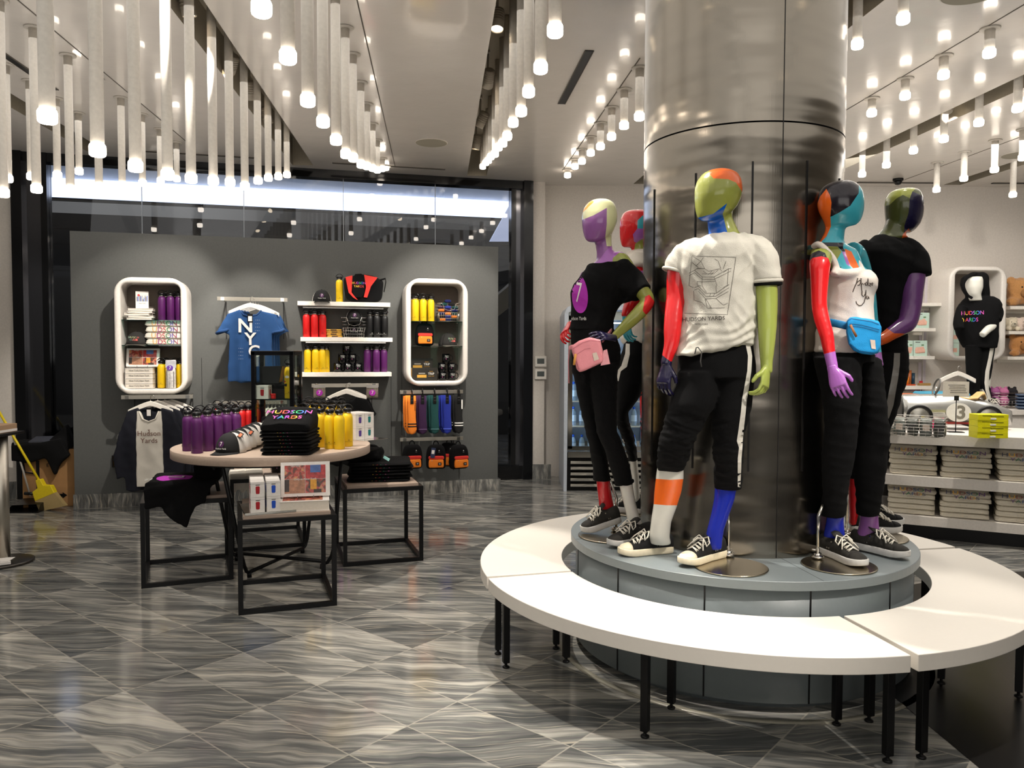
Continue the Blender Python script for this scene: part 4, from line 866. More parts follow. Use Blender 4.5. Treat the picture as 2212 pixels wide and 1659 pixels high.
# navy jackets over white tank
NAVY = mat('navy_fabric', (18, 20, 32), .85, bump=.4, scale=300)
half = lambda k: [(k*x, z_) for x, z_ in [(.10, -.14), (.11, -.115), (.20, -.155), (.285, -.36), (.33, -.62), (.30, -.80), (.24, -.79), (.235, -.5), (.235, -.92), (.085, -.93), (.10, -.5), (.11, -.2)]]
back = mirror([(.0, -.17), (.09, -.15), (.19, -.16), (.23, -.3), (.23, -.9)])
JKM = outline_mesh([(half(1), -.05, .03), (half(-1), -.05, .03), (back, .02, .05)], disp=vfold(.007, 34, 8))
TANK = outline_mesh([(mirror([(.0, -.25), (.05, -.23), (.085, -.15), (.11, -.15), (.12, -.33), (.125, -.88)]), -.04, .0), ], sm=3, disp=vfold(.005, 40, 3))
c, z, L = r2
for i in range(4):
    off = .30-.085*i+.06; s_ = c-.06+.05*i; n = ['front', 'second', 'third', 'rear'][i]
    put(HG, tuple(wall_pt(s_, off, z+.018)), 'white hanger of the %s navy jacket' % n, 'hangers with navy jackets', ANG-.1)
    hang_garment('jacket', JKM, NAVY, 'navy jacket hanging open under the left portal, %s one' % n, 'jacket', s_, off, z+.018, 'navy jackets on the rail', -.1+.03*i, None, 1 if i == 0 else .55)
    if i == 0:
        def tp(t):
            f = MB(); f.text('Hudson\nYards', .068, mat('bronze_print', (120, 86, 72), .6), up_at(.0, -.050, -.40)); f.prism([(0, -.012), (.012, .006), (0, .002), (-.012, .006)], 0, .001, mat('bronze_print'), up_at(0, -.05, -.33)); f.obj('print', t)
            f = MB(); f.tube([(-.09, -.04, -.15), (-.06, -.046, -.225), (0, -.048, -.25), (.06, -.046, -.225), (.09, -.04, -.15)], .006, WHTF, 8); f.obj('neck_binding', t)
            f = MB(); f.box((.0, -.04, -.16), (.05, .004, .09), BLK); f.box((0, -.044, -.165), (.036, .002, .06), PAPER); f.obj('price_tag', t)
        hang_garment('tank_top', TANK, WHTF, 'white tank top with script print inside front navy jacket', 'tank top', s_, off+.025, z+.018, None, -.1, tp)
t = thing('wall_outlet', 'black outlet box low on grey wall left of navy jackets', 'outlet', tuple(wall_pt(at_wall(253, 996, .02)[0], 0, at_wall(253, 996, .02)[1])), ANG); f = MB(); f.box((0, -.02, 0), (.09, .04, .12), BLK); f.obj('box', t, bevel=.004)
f = MB(); f.box((0, -.041, .0), (.07, .003, .1), BLKG); f.box((0, -.043, .02), (.03, .002, .025), CAPB); f.box((0, -.043, -.022), (.03, .002, .025), CAPB); f.obj('cover_plate', t)
# white garments seen edge-on behind the display case
c, z, L = r3
WG = outline_mesh([(mirror([(.10, -.10), (.2, -.15), (.215, -.3), (.22, -.62)]), -.018, .018)], sm=3, disp=vfold(.006, 40, 6))
for i, px in enumerate((571, 579, 587, 595, 603, 611, 500, 515, 530, 545)):
    s_ = at_wall(px, 870, .36)[0]; n = ORD[i] if i < 6 else ORD[i-6]; w_ = 'right half' if i < 6 else 'left half'
    put(HG, tuple(wall_pt(s_, .36, z+.005)), 'white hanger seen edge-on behind display case, %s on rail %s' % (n, w_), 'edge-on hangers', ANG+1.25)
    hang_garment('top', WG, WHTF, 'white top seen edge-on behind display case, %s on rail %s' % (n, w_), 'top', s_, .36, z+.005, 'edge-on white tops', 1.25)
# socks
SK = [(889, 'orange', (240, 140, 30)), (912, 'plum', (44, 22, 56)), (938, 'teal', (20, 58, 60)), (965, 'royal blue', (28, 44, 140)), (990, 'black', (16, 16, 17))]
for px, nm, cc in SK:
    m = mat('sock_'+nm, cc, .95, bump=.6, scale=200); s_ = at_wall(px, 840, .36)[0]; z = r5[1]
    for j in range(2):
        t = thing('socks', '%s crew sock pair hanging below right portal, %s' % (nm, 'front pair' if j == 0 else 'pair behind it'), 'socks', tuple(wall_pt(s_-.02*j, .375-.06*j, z)), ANG, 'hanging crew socks')
        f = MB(); f.rings([[Vector((x0+math.cos(a)*w_*(1 if abs(math.cos(a)) > .2 else 1), math.sin(a)*.018, zz)) for a in np.linspace(0, 2*PI, 17)[:-1]] for zz, x0, w_ in ((-.035, 0, .042), (-.1, 0, .046), (-.2, .0, .043), (-.26, .002, .040), (-.33, .004, .044), (-.39, .006, .046), (-.425, .004, .036), (-.44, .0, .012))], m); f.obj('sock', t)
        f = MB(); f.rings([[Vector((x0+math.cos(a)*w_, .03+math.sin(a)*.014, zz)) for a in np.linspace(0, 2*PI, 17)[:-1]] for zz, x0, w_ in ((-.04, -.025, .035), (-.2, -.025, .036), (-.36, -.022, .036), (-.41, -.02, .02))], m); f.obj('second_sock', t)
        if nm in ('orange', 'black'):
            f = MB(); mm = BLK if nm == 'orange' else PRW
            for zz in (-.325, -.352): f.rings([[Vector((.004+math.cos(a)*.0465, math.sin(a)*.0195, q)) for a in np.linspace(0, 2*PI, 17)[:-1]] for q in (zz, zz-.012)], mm)
            if j == 0: f.text('JUNGLE' if nm == 'orange' else 'STRIPE', .03, mm, Matrix.Translation((.036, -.0195, -.14)) @ Matrix.Rotation(PI/2, 4, 'Y') @ UP) if nm == 'orange' else f.box((.034, -.019, -.13), (.014, .002, .1), mm)
            f.obj('stripes', t)
        else:
            f = MB(); f.rings([[Vector((.0055+math.cos(a)*.0462, math.sin(a)*.019, q)) for a in np.linspace(0, 2*PI, 17)[:-1]] for q in (-.385, -.40)], mat('toe_'+nm, tuple(min(255, v+40) for v in cc), .9)); f.obj('toe_band', t)
        if j == 0:
            f = MB(); f.box((0, -.021, -.07), (.034, .004, .1), CAPB); f.box((0, -.0235, -.055), (.022, .001, .006), PRG); f.box((0, -.0235, -.085), (.022, .001, .004), PRG); f.obj('card', t)
            f = MB(); f.tube([(0, .03, .01), (0, .0, .03), (0, -.03, .02), (.0, -.02, -.02)], .012, CAPB, 8, flat=.5); f.obj('hook', t)
# mini backpacks
for px, nm, j in ((890, 'left', 0), (941, 'middle', 0), (990, 'right', 0), (975, 'rear', 1)):
    s_, z = at_wall(px, 1012, .36); o = put(PACK, tuple(wall_pt(s_, .385 if not j else .2, z)), 'black mini backpack with orange pocket low on grey wall, %s one' % nm, 'mini backpacks on the rail', ANG+(.12, -.1, .3)[(px > 900)+(px > 960)] if not j else ANG-.4)
    if nm == 'middle':
        f = MB(); f.box((-.035, -.0, .0), (.046, .003, .105), mat('tag_navy', (40, 50, 84), .5), ry=.12); f.box((-.035, -.003, .01), (.03, .002, .04), PAPER, ry=.12); g = f.obj('price_tag', o); g.location = (0, -.085, .18)
# ------------------------------------------------------------------ round wooden table
TT = .90; TC = Vector((-1.70, 5.57, 0)); TR = .678
t = thing('round_table', 'round ash topped display table with crossed black tube legs', 'table', tuple(TC))
f = MB(); f.lathe([(TR-.003, TT-.06), (TR, TT-.057), (TR, TT-.003), (TR-.003, TT)], WOOD, n=96); f.obj('tabletop', t)
def Tl(P): return Vector(P)-TC
feet = [Tl(at_z(528, 1250)), Tl(at_z(664, 1188)), Tl(at_z(497, 1207)), Tl(at_z(716, 1228))]
tops = [Tl(at_z(480, 1003, .84)), Tl(at_z(690, 965, .84)), Tl(at_z(458, 992, .84)), Tl(at_z(738, 986, .84))]
for a, b_ in ((0, 1), (2, 3)):
    A, B = feet[a], feet[b_]; dA = Vector((A.x, A.y, 0)).normalized(); dB = Vector((B.x, B.y, 0)).normalized(); zb = .035
    tA = tops[a]; tB = tops[b_]; f = MB(); p = []
    A2 = A+(tA-A)*.15; 
    p += [(tA.x, tA.y, TT-.062), (A.x+.02*dA.x, A.y+.02*dA.y, .16), (A.x, A.y, .09)]; q = A*.93; p += [(q.x, q.y, zb+.01), (A.x*.85, A.y*.85, zb)]
    f.tube(p, .013, BLK, 10); f.obj('leg', t); f = MB(); p = [(tB.x, tB.y, TT-.062), (B.x+.02*dB.x, B.y+.02*dB.y, .16), (B.x, B.y, .09), (B.x*.93, B.y*.93, zb+.01), (B.x*.85, B.y*.85, zb)]
    f.tube(p, .013, BLK, 10); f.obj('leg', t)
    f = MB(); f.tube([(A.x*.85, A.y*.85, zb+.02*(a > 0)), (B.x*.85, B.y*.85, zb+.02*(a > 0))], .013, BLK, 10)
    for P in (A, B): f.cyl((P.x*.84, P.y*.84, 0.0005), (P.x*.84, P.y*.84, zb), .016, BLK, 12)
    f.obj('cross_bar', t)
    for P in (tA, tB): pass
f = MB(); f.lathe([(.585, TT-.08), (.6, TT-.08), (.6, TT-.061), (.585, TT-.061)], BLK, n=64, cap=False); f.obj('under_ring', t)
def tput(p, px, py, lab, group=None, rz=0, z=TT, scale=None): P = at_z(px, py, z); return put(p, (P.x, P.y, z), lab, group, rz, scale)
k = 0
for i, (px, py) in enumerate([(406.7, 979), (426, 984), (449, 979), (470, 976), (490, 972), (510, 970)]): tput(B_PUR, px, py-5, 'purple water bottle, %s from left in front row on round table' % ORD[i], 'purple bottles on the round table', R0.uniform(-1, 1))
for i, (px, py) in enumerate([(432, 968), (456, 964), (478, 960), (499, 957)]): tput(B_PUR, px, py, 'purple water bottle, %s from left in back row on round table' % ORD[i], 'purple bottles on the round table', R0.uniform(-1, 1))
for i, (px, py) in enumerate([(471, 949), (488, 949), (505, 950), (522.5, 955), (537, 954), (553, 950)]): tput(B_RED, px, py, 'red water bottle on the round table, %s from left' % ORD[i], 'red bottles on the round table', R0.uniform(-1, 1))
yl = [[(655, 961), (673.6, 964), (693, 966), (712.6, 969), (733, 970), (751, 964)], [(661, 947), (680, 949), (699, 950), (718, 952), (737, 951)], [(668, 936), (686, 937), (704, 938), (722, 938), (738, 938)]]
for r, row in enumerate(yl):
    for i, (px, py) in enumerate(row): tput(B_YEL, px, py, 'yellow water bottle on round table, %s from left in the %s row' % (ORD[i], ('front', 'middle', 'back')[r]), 'yellow bottles on the round table', R0.uniform(-1, 1))
P = at_z(489, 981, TT); dr = at_z(560, 960, TT)-P
for i in range(6):
    Q = P+dr*(i/5)*.78+Vector((0, .085, .0)); put(CAP7, (Q.x, Q.y, TT+.003+.006*i), 'black and white seven cap in the nested row on round table, %s from left' % ORD[i], 'nested caps on the round table', -.25, (1.06, 1.05, 1.22))
    if i in (0, 2):
        t = thing('price_tag', 'small black and orange tag lying on the nested caps, %s one' % ('left' if i == 0 else 'right'), 'tag', (Q.x+.07, Q.y-.02, TT+.115)); f = MB(); f.box((0, 0, 0), (.026, .004, .042), BLK, rx=-.7, ry=.5); f.box((0, -.003, .002), (.017, .003, .026), mat('tag_orange', (226, 120, 80), .6), rx=-.7, ry=.5); f.obj('tag', t)
P = at_z(616, 984, TT)+Vector((0, .15, 0))
for i in range(8): put(TEE_B if i < 7 else TEE_BT, (P.x+R0.uniform(-.012, .012), P.y, TT+.0005+.0225*i), 'folded black tee with neon letters on round table, %s from bottom of stack' % ORD[i], 'black tees on the round table', R0.uniform(-.06, .06), (1.18, 1, 1) if i < 7 else (1.15, 1, 1.5))
P = at_z(394, 966, TT)
for i in range(5): put(TEE_B, (P.x+.03, P.y+.08, TT+.0005+.0225*i), 'folded black tee at far left behind purple bottles, %s from bottom' % ORD[i], 'black tees behind purple bottles', .4, (.45, .6, 1))
# white boxes at the right
def product_box(loc, s_, h_, cols, label, group, rz, cat='box'):
    t = thing('product_box', label, cat, loc, rz, group); f = MB(); f.box((0, 0, h_/2), (s_, s_, h_), PAPER); f.box((0, 0, h_*.86), (s_+.001, s_+.001, .0008), PRG); f.obj('carton', t)
    for ax in range(2):
        f = MB(); M = up_at(0, -s_/2-.0006, h_*.46) if ax == 0 else Matrix.Rotation(-PI/2 if cols[2] < 0 else PI/2, 4, 'Z') @ up_at(0, -s_/2-.0006, h_*.46)
        m = cols[ax]; w_ = s_*.15; f.prism([(-w_, .02*s_/.085), (-w_*.9, -.018), (-w_*.6, -.022), (w_*.6, -.022), (w_*.9, -.018), (w_, .02*s_/.085), (w_*.7, .024), (-w_*.7, .024)], 0, .0008, m, M)
        f.box(tuple((M @ Vector((0, h_*.34, 0)))), (s_*.3, .0012, .004) if ax == 0 else (.0012, s_*.3, .004), PRG); f.obj('tumbler_print', t)
    return t
TRED = mat('tumbler_red', (170, 24, 34), .5); TBLU = mat('tumbler_blue', (22, 78, 190), .5); TVIO = mat('tumbler_violet', (84, 60, 140), .5); TTEA = mat('tumbler_teal', (20, 120, 120), .5)
P = at_z(761, 951, TT)
for a in range(2):
    for b_ in range(2):
        for l in range(2):
            Q = P+Vector((.02, .05, 0))+Vector((math.cos(.9), math.sin(.9), 0))*(.092*a)+Vector((-math.sin(.9), math.cos(.9), 0))*.092*b_
            product_box((Q.x, Q.y, TT+.003+l*.1), .088, .099, (TVIO if a == 0 else TTEA, TVIO if l else TTEA, 1), 'white carton with %s tumbler print, %s layer, %s column at right of table' % ('violet' if a == 0 else 'teal', 'lower' if l == 0 else 'upper', ('left front', 'left rear', 'right front', 'right rear')[a*2+b_]), 'cartons at right of round table', .9)
t = thing('tray', 'thin mirror tray under white cartons at the table right edge', 'tray', (P.x+.08, P.y+.1, TT)); f = MB(); f.box((0, 0, .0012), (.24, .24, .0024), CHROME, rz=.9); f.obj('plate', t)
# ------------------------------------------------------------------ glass display case
P0 = at_z(547, 944, TT); cy0 = P0.y; P0 = Vector(at_Y(547, 850, 5.72)); P1 = Vector(at_Y(633, 850, 5.72)); dv = Vector((P1.x-P0.x, P1.y-P0.y, 0)); W_ = dv.length+.02; ra = math.atan2(dv.y, dv.x)
C_ = Vector(((P0.x+P1.x)/2, (P0.y+P1.y)/2, 0)); CH_ = .665
t = thing('display_case', 'tall black framed glass display case on the round table', 'display case', (C_.x, C_.y, TT+.0005), ra); D_ = .20; cy_ = D_/2
f = MB(); f.box((0, cy_, .03), (W_, D_, .06), BLKG); f.obj('base', t, bevel=.004)
f = MB()
f.box((0, 0, CH_-.012), (W_+.004, .034, .034), BLKG); f.box((0, D_, CH_-.012), (W_+.004, .034, .034), BLKG); f.box((W_/2-.015, cy_, CH_-.012), (.034, D_, .034), BLKG); f.box((-W_/2+.015, cy_, CH_-.012), (.034, D_, .034), BLKG); f.obj('top_frame', t, bevel=.005)
for x in (-W_/2+.015, W_/2-.015):
    for y in (0, D_): f = MB(); f.box((x, y, CH_/2), (.032, .034, CH_), BLKG); f.obj('post', t, bevel=.004)
CG = thin_glass('case_glass', (240, 244, 242), .03, .5)
for a in ((0, -.004, W_-.06, .004), (0, D_+.004, W_-.06, .004)): f = MB(); f.box((a[0], a[1], CH_/2+.02), (a[2], a[3], CH_-.08), CG); f.obj('glass_pane', t)
for x in (-W_/2+.01, W_/2-.01): f = MB(); f.box((x, cy_, CH_/2+.02), (.004, D_-.04, CH_-.08), CG); f.obj('glass_pane', t)
ZS = at_Y(590, 862, 5.72).z-TT; f = MB(); f.box((0, cy_, ZS-.005), (W_-.04, D_-.04, .008), mat('shelf_glass')); f.obj('glass_shelf', t)
Rz = Matrix.Rotation(ra, 4, 'Z')
def cpos(x, y, z): v = Rz @ Vector((x, y, z)); return (C_.x+v.x, C_.y+v.y, TT+v.z)
product_box(cpos(-.082, .05, ZS), .088, .099, (TRED, TRED, 1), 'white carton with red tumbler print inside glass case', None, ra)
t = thing('tin', 'small red cylinder tin beside white carton in glass case', 'tin', cpos(-.012, .045, ZS), ra); f = MB(); f.lathe([(.017, 0), (.018, .002), (.018, .033), (.017, .035)], RED); f.obj('can', t); f = MB(); f.lathe([(.0185, .027), (.0185, .036), (.012, .037)], RED); f.obj('lid', t)
for i, (x, y, w_, h_, nm) in enumerate(((-.05, .16, .15, .11, 'lower left'), (.015, .15, .08, .10, 'lower right'))):
    t = thing('gift_box', 'black gift box in glass case, %s' % nm, 'box', cpos(x, y-.01-.01*i, ZS), ra); f = MB(); f.box((0, 0, h_*.35), (w_, .06, h_*.7), BKP); f.obj('box', t, bevel=.002); f = MB(); f.box((0, 0, h_*.85), (w_+.006, .064, h_*.3), BLKG); f.obj('lid', t, bevel=.002)
t = thing('gift_bag', 'black angular bag with gold side on boxes in case', 'bag', cpos(-.05, .14, ZS+.11), ra); f = MB(); f.prism([(-.08, 0), (.06, 0), (.085, .13), (-.08, .125)], -.04, .04, BKP, UP); f.obj('bag', t); f = MB(); f.prism([(.0605, .01), (.066, .01), (.09, .125), (.0855, .125)], -.04, .03, GOLD, UP); f.obj('gold_side', t)
b = put(B_YEL, cpos(.092, .10, ZS), 'yellow water bottle with stickers inside glass case', None, ra)
f = MB()
for x, z, m_, r in ((-.008, .16, PRW, .012), (-.014, .10, BLK, .013), (.018, .10, mat('sticker_red', (170, 30, 30), .5), .012), (-.026, .125, mat('sticker_red'), .006)):
    f.prism([(math.cos(a)*r*1.25, math.sin(a)*r*.8) for a in np.linspace(0, 2*PI, 15)[:-1]], 0, .0012, m_, up_at(x, -.037+abs(x)*.25, z))
f.obj('stickers', b)
t = thing('headphone_box', 'white box with dark headphone photo low in glass case', 'box', cpos(.055, .055, .062), ra); f = MB(); f.box((0, 0, .075), (.13, .07, .15), PAPER); f.obj('carton', t, bevel=.001)
f = MB(); f.tube([(-.04, -.037, .06), (-.035, -.037, .095), (-.005, -.037, .115), (.03, -.037, .1), (.04, -.037, .06), (.03, -.037, .02)], [.012, .016, .02, .022, .02, .01], PHD, 10, flat=.15); f.box((0, -.036, .035), (.06, .002, .04), PHT); f.obj('box_photo', t)
f = MB(); f.box((-.01, 0, .158), (.05, .02, .014), CAPB); f.obj('carry_tab', t)
t = thing('fabric_pouch', 'charcoal pouch beside headphone box in glass case', 'pouch', cpos(-.05, .10, .062), ra); f = MB(); pillow(f, (0, 0, .06), (.12, .1, .12), CHARF, r=.25, seed=8, lump=.006); f.obj('pouch', t); f = MB(); f.box((0, -.05, .09), (.10, .004, .004), BLK); f.obj('zip', t)
# ------------------------------------------------------------------ four low black framed tables
TZ = .585
def low_table(nl, ang, w_, d_, lab, h_=TZ):
    t = thing('side_table', lab, 'table', tuple(nl), ang, None); b_ = .028
    f = MB()
    for x in (b_/2, w_-b_/2):
        for y in (b_/2, d_-b_/2): g = MB(); g.box((x, y, (h_-.02)/2+.0005), (b_, b_, h_-.02), BLK); g.obj('leg', t)
    for z in (b_/2+.0005, h_-.02-b_/2):
        nm = 'bottom_rail' if z < .1 else 'top_rail'; f = MB()
        f.box((w_/2, b_/2, z), (w_-2*b_, b_, b_), BLK); f.box((w_/2, d_-b_/2, z), (w_-2*b_, b_, b_), BLK); f.box((b_/2, d_/2, z), (b_, d_-2*b_, b_), BLK); f.box((w_-b_/2, d_/2, z), (b_, d_-2*b_, b_), BLK); f.obj(nm, t)
    f = MB(); f.box((w_/2, d_/2, h_-.018), (w_-.062, d_-.062, .036), WOOD); f.obj('tabletop', t, bevel=.0015)
    R = Matrix.Rotation(ang, 4, 'Z'); nl = Vector(nl)
    return lambda x, y, z=0: tuple(nl+(R @ Vector((x, y, 0)))+Vector((0, 0, h_+z)))
FT = low_table((-1.616, 4.587, 0), math.radians(19.5), .574, .655, 'low black framed table nearest the camera with tumbler cartons')
LT = low_table((-2.438, 5.107, 0), math.radians(22.5), .574, .655, 'low black framed table at left under draped black tee')
RT = low_table((-1.221, 5.645, 0), math.radians(18), .589, .655, 'low black framed table at right with black trousers pile')
Rb = math.radians(19.5); BTn = Vector((-1.65, 6.254, 0))-Vector((math.cos(Rb), math.sin(Rb), 0))*.574
BT_ = low_table(tuple(BTn), Rb, .574, .70, 'low black framed table at the back with black mugs')
a_ = math.radians(19.5)
t = thing('tray', 'mirror tray under the cartons on nearest low table', 'tray', FT(.175, .23), a_+.08); f = MB(); f.box((0, 0, .004), (.30, .38, .004), CHROME); f.box((0, -.188, .010), (.30, .004, .012), CHROME); f.box((-.148, 0, .010), (.004, .38, .012), CHROME); f.obj('plate', t)
for c_ in range(2):
    for l in range(2):
        for d_ in range(4):
            P = FT(.115+.092*c_, .115+.084*d_+.012*c_, .0065+.094*l); product_box(P, .0805, .093, (TRED if c_ == 0 else TBLU, TRED if c_ == 0 else TBLU, -1), 'white carton with %s tumbler, %s layer, %s from front on nearest low table' % ('red' if c_ == 0 else 'blue', 'lower' if l == 0 else 'upper', ORD[d_]), 'cartons on the nearest low table', a_+.05)
bk = book(FT(.40, .19), .30, .24, .062, 'large white boxed photo book lying on nearest low table', None, a_-.1); f = MB(); f.box((-.01, 0, .0625), (.24, .19, .001), PHOTO); f.obj('cover_photos', bk)
photo_book(FT(.405, .175, .063), .30, .215, 'large white framed photo collage book leaning on easel, nearest table', a_-.08, -.22)
for i in range(2):
    for j in range(2): put(MUG, BT_(.36+.11*j, .16, .0005+.105*i), 'glossy black mug on back low table, %s %s' % (('lower', 'upper')[i], ('left', 'right')[j]), 'mugs on back low table', Rb, (1.12, 1.12, 1.06))
for i in range(2): put(MUG, BT_(.36+.11*i, .3, .0005), 'glossy black mug behind others on back low table, %s' % ('left', 'right')[i], 'mugs on back low table', Rb, (1.12, 1.12, 1.06))
for i in range(7): put(TEE_BT if i == 6 else TEE_B, RT(.32+R0.uniform(-.01, .01), .34, .0005+.024*i), 'folded black garment on right low table, %s from bottom of pile' % ORD[i], 'black garments on right low table', math.radians(10)+R0.uniform(-.08, .08), (1.75, 1.35, 1.1)) if i < 6 else None
t = thing('cap_and_hoodie', 'crumpled black hoodie with red collar cord on right low table pile', 'hoodie', RT(.18, .38, .146), math.radians(10)); f = MB(); pillow(f, (0, 0, .04), (.32, .3, .09), BLKF, r=.3, seed=21, lump=.03); f.obj('cloth_body', t)
f = MB(); f.tube([(-.02, -.02, .095), (.04, -.08, .075), (.1, -.13, .05)], .003, REDF, 6); f.obj('red_cord', t); f = MB(); f.box((.19, -.13, .02), (.05, .008, .02), mat('cyan_tag', (170, 226, 220), .5), ry=.5, rz=-.3); f.obj('cyan_tag', t)
for i in range(4): put(TEE_B, LT(.24, .17, .0005+.023*i), 'folded black tee on left low table, %s from bottom of pile' % ORD[i], 'black tees on left low table', math.radians(22), (1.45, 1.05, 1))
# draped black tee with magenta seven
t = thing('t_shirt', 'black tee with magenta seven draped over left low table front', 't-shirt', LT(.24, .0), math.radians(16)); base = Vector(t.location); f = MB()
def dp(px, py): P = at_Y(px, py, base.y); v = Matrix.Rotation(-math.radians(16), 4, 'Z') @ (P-base); return (v.x, v.z)
pg = [dp(*q) for q in ((318, 1094), (314, 1052), (345, 1046), (400, 1040), (452, 1040), (456, 1052), (443, 1088), (420, 1093), (404, 1138), (372, 1118), (354, 1102), (352, 1092))]
f.prism(pg, .006, .045, BLKF, UP); zt = .108
f.box((.02, .19, zt-.005), (.42, .44, .03), BLKF); f.box((.17, .20, zt+.05), (.17, .30, .11), BLKF); f.box((-.04, -.0, zt-.05), (.34, .05, .1), BLKF)
me = remesh(f, .009, 9, lambda p, n: .010*noise.noise(p*9)+.004*noise.noise(p*25)); me.materials.append(BLKF); o = bpy.data.objects.new('cloth_body', me); COL.objects.link(o); o.parent = t; KIDS.setdefault(t.name, []).append(o); BV = BVHTree.FromObject(o, bpy.context.evaluated_depsgraph_get())
f = MB(); C0 = Vector((-.045, .13, 0)); rs = []
def dz(x, y): h = BV.ray_cast(Vector((x, y, .5)), Vector((0, 0, -1))); return (h[0].z if h[0] else zt)+.0025
n = 24; vs = [(C0.x, C0.y, dz(C0.x, C0.y))]; fs = []
for k, r in enumerate((.04, .08, .115)):
    for j in range(n): a = j*2*PI/n; x, y = C0.x+r*math.cos(a), C0.y+r*math.sin(a); vs.append((x, y, dz(x, y)))
for j in range(n): fs.append((0, 1+j, 1+(j+1) % n))
for k in range(2):
    for j in range(n): fs.append((1+k*n+j, 1+(k+1)*n+j, 1+(k+1)*n+(j+1) % n, 1+k*n+(j+1) % n))
f.add(vs, fs, MAG, True); f.text('7', .16, PRW, Matrix.Translation((C0.x, C0.y, dz(C0.x, C0.y)+.004)) @ Matrix.Rotation(-PI/2, 4, 'Z')); f.text('Hudson\nYards', .03, PRW, Matrix.Translation((C0.x-.16, C0.y, dz(C0.x-.16, C0.y)+.003)) @ Matrix.Rotation(-PI/2, 4, 'Z')); f.obj('print', t)
for i in range(2):
    t = thing('t_shirt', 'white top drooping off the back low table, %s one' % ('left', 'right')[i], 't-shirt', BT_(.06+.12*i, .02, .0), Rb); f = MB(); f.prism([(-.07, .02), (.06, .02), (.07, -.1), (.03, -.14), (.0, -.1), (-.05, -.16)], -.035, -.003, BLK, UP); f.box((0, .1, .016), (.13, .24, .03), BLK); me = remesh(f, .009, 5, lambda p, n: .008*noise.noise(p*14)); me.materials.append(WHTF)
    o = bpy.data.objects.new('cloth_body', me); COL.objects.link(o); o.parent = t; KIDS.setdefault(t.name, []).append(o)
# ------------------------------------------------------------------ left corner: cleaning things, box, steel stand
KR = mat('cardboard', (150, 112, 70), .85, vary=.1, scale=12); P = at_z(98, 1098)
t = thing('cardboard_box', 'tall brown cardboard box behind broom in left corner', 'box', (P.x, P.y+.05, 0), ANG); f = MB(); f.box((.02, .16, .29), (.50, .3, .58), KR); f.obj('carton', t, bevel=.004)
f = MB(); f.prism([(.02, .0), (.02, .03), (.05, .03), (.05, .045), (.09, .015), (.05, -.015), (.05, 0)], 0, .002, BLK, up_at(.08, .008, .1)); f.box((-.09, .008, .33), (.03, .002, .28), BLK); f.tube([(-.22, .005, .46), (-.2, .0, .36), (-.1, .0, .34)], .008, BLK, 6); f.text('E', .05, BLK, up_at(.0, .008, .42)); f.obj('print', t)
t = thing('black_cloth', 'crumpled black garment draped over cardboard box', 'cloth', (P.x-.06, P.y+.04, 0), ANG); f = MB(); f.box((.0, .16, .62), (.52, .34, .08), BLKF)
f.prism([(-.24, .64), (.05, .66), (.2, .70), (.28, .52), (.2, .46), (.14, .32), (.06, .5), (-.08, .46), (-.24, .48)], -.02, .06, BLKF, Matrix.Translation((0, -.02, 0)) @ UP); f.prism([(.02, .62), (.22, .82), (.3, .6), (.1, .5)], -.1, .05, BLKF, Matrix.Translation((0, .05, 0)) @ UP)
me = remesh(f, .012, 8, lambda p, n: .014*noise.noise(p*8)); me.materials.append(BLKF); o = bpy.data.objects.new('cloth_body', me); COL.objects.link(o); o.parent = t; KIDS.setdefault(t.name, []).append(o)
t = thing('folder', 'dark grey folder lying on black cloth in left corner', 'folder', (P.x-.02, P.y+.12, .672), ANG); f = MB(); f.box((0, 0, .006), (.3, .24, .010), mat('folder_grey', (60, 62, 70), .5), rx=.12); f.obj('cover', t); f = MB(); f.box((0, 0, .000), (.29, .23, .003), PAPER, rx=.12); f.obj('pages', t)
t = thing('broom', 'yellow angle broom leaning in left corner', 'broom', tuple(at_z(108, 1103))); b0 = Vector(t.location)
def lp(px, py, Y): return Vector(at_Y(px, py, Y))-b0
Yb = b0.y+.03; YM = mat('broom_yellow', (232, 206, 30), .45); f = MB(); f.tube([lp(-25, 850, Yb-.0), lp(88, 1044, Yb)], .012, YM, 10); f.obj('handle', t)
def pxprism(f, pts, Y, y0, y1, m):
    q = [lp(x, y, Y) for x, y in pts]; f.prism([(v.x, v.z) for v in q], y0, y1, m, Matrix.Translation((0, Y-b0.y, 0)) @ UP)
f = MB(); pxprism(f, [(80, 1036), (90, 1034), (97, 1047), (113, 1048), (121, 1064), (79, 1082), (73, 1062), (84, 1054)], Yb, -.03, .03, YM); f.obj('head', t, bevel=.006)
f = MB(); pxprism(f, [(79, 1081), (120, 1063), (143, 1092), (89, 1104)], Yb, -.028, .028, mat('straw', (190, 164, 110), .9, bump=1., scale=60, stretch=(8, 8, 1))); f.obj('bristles', t)
t = thing('dustpan', 'black upright dustpan with white handle beside yellow broom', 'dustpan', tuple(at_z(55, 1106))); b0 = Vector(t.location); f = MB()
f.add([(-.16, -.05, .004), (.15, -.05, .004), (.13, .2, .004), (-.14, .2, .004), (-.13, .2, .1), (.12, .2, .1), (.14, .02, .075), (-.15, .02, .06)], [(0, 1, 2, 3), (3, 2, 5, 4), (1, 2, 5, 6), (0, 3, 4, 7), (4, 5, 6, 7)], CAPB); o = f.obj('pan', t); s_ = o.modifiers.new('th', 'SOLIDIFY'); s_.thickness = .004; s_.offset = -1
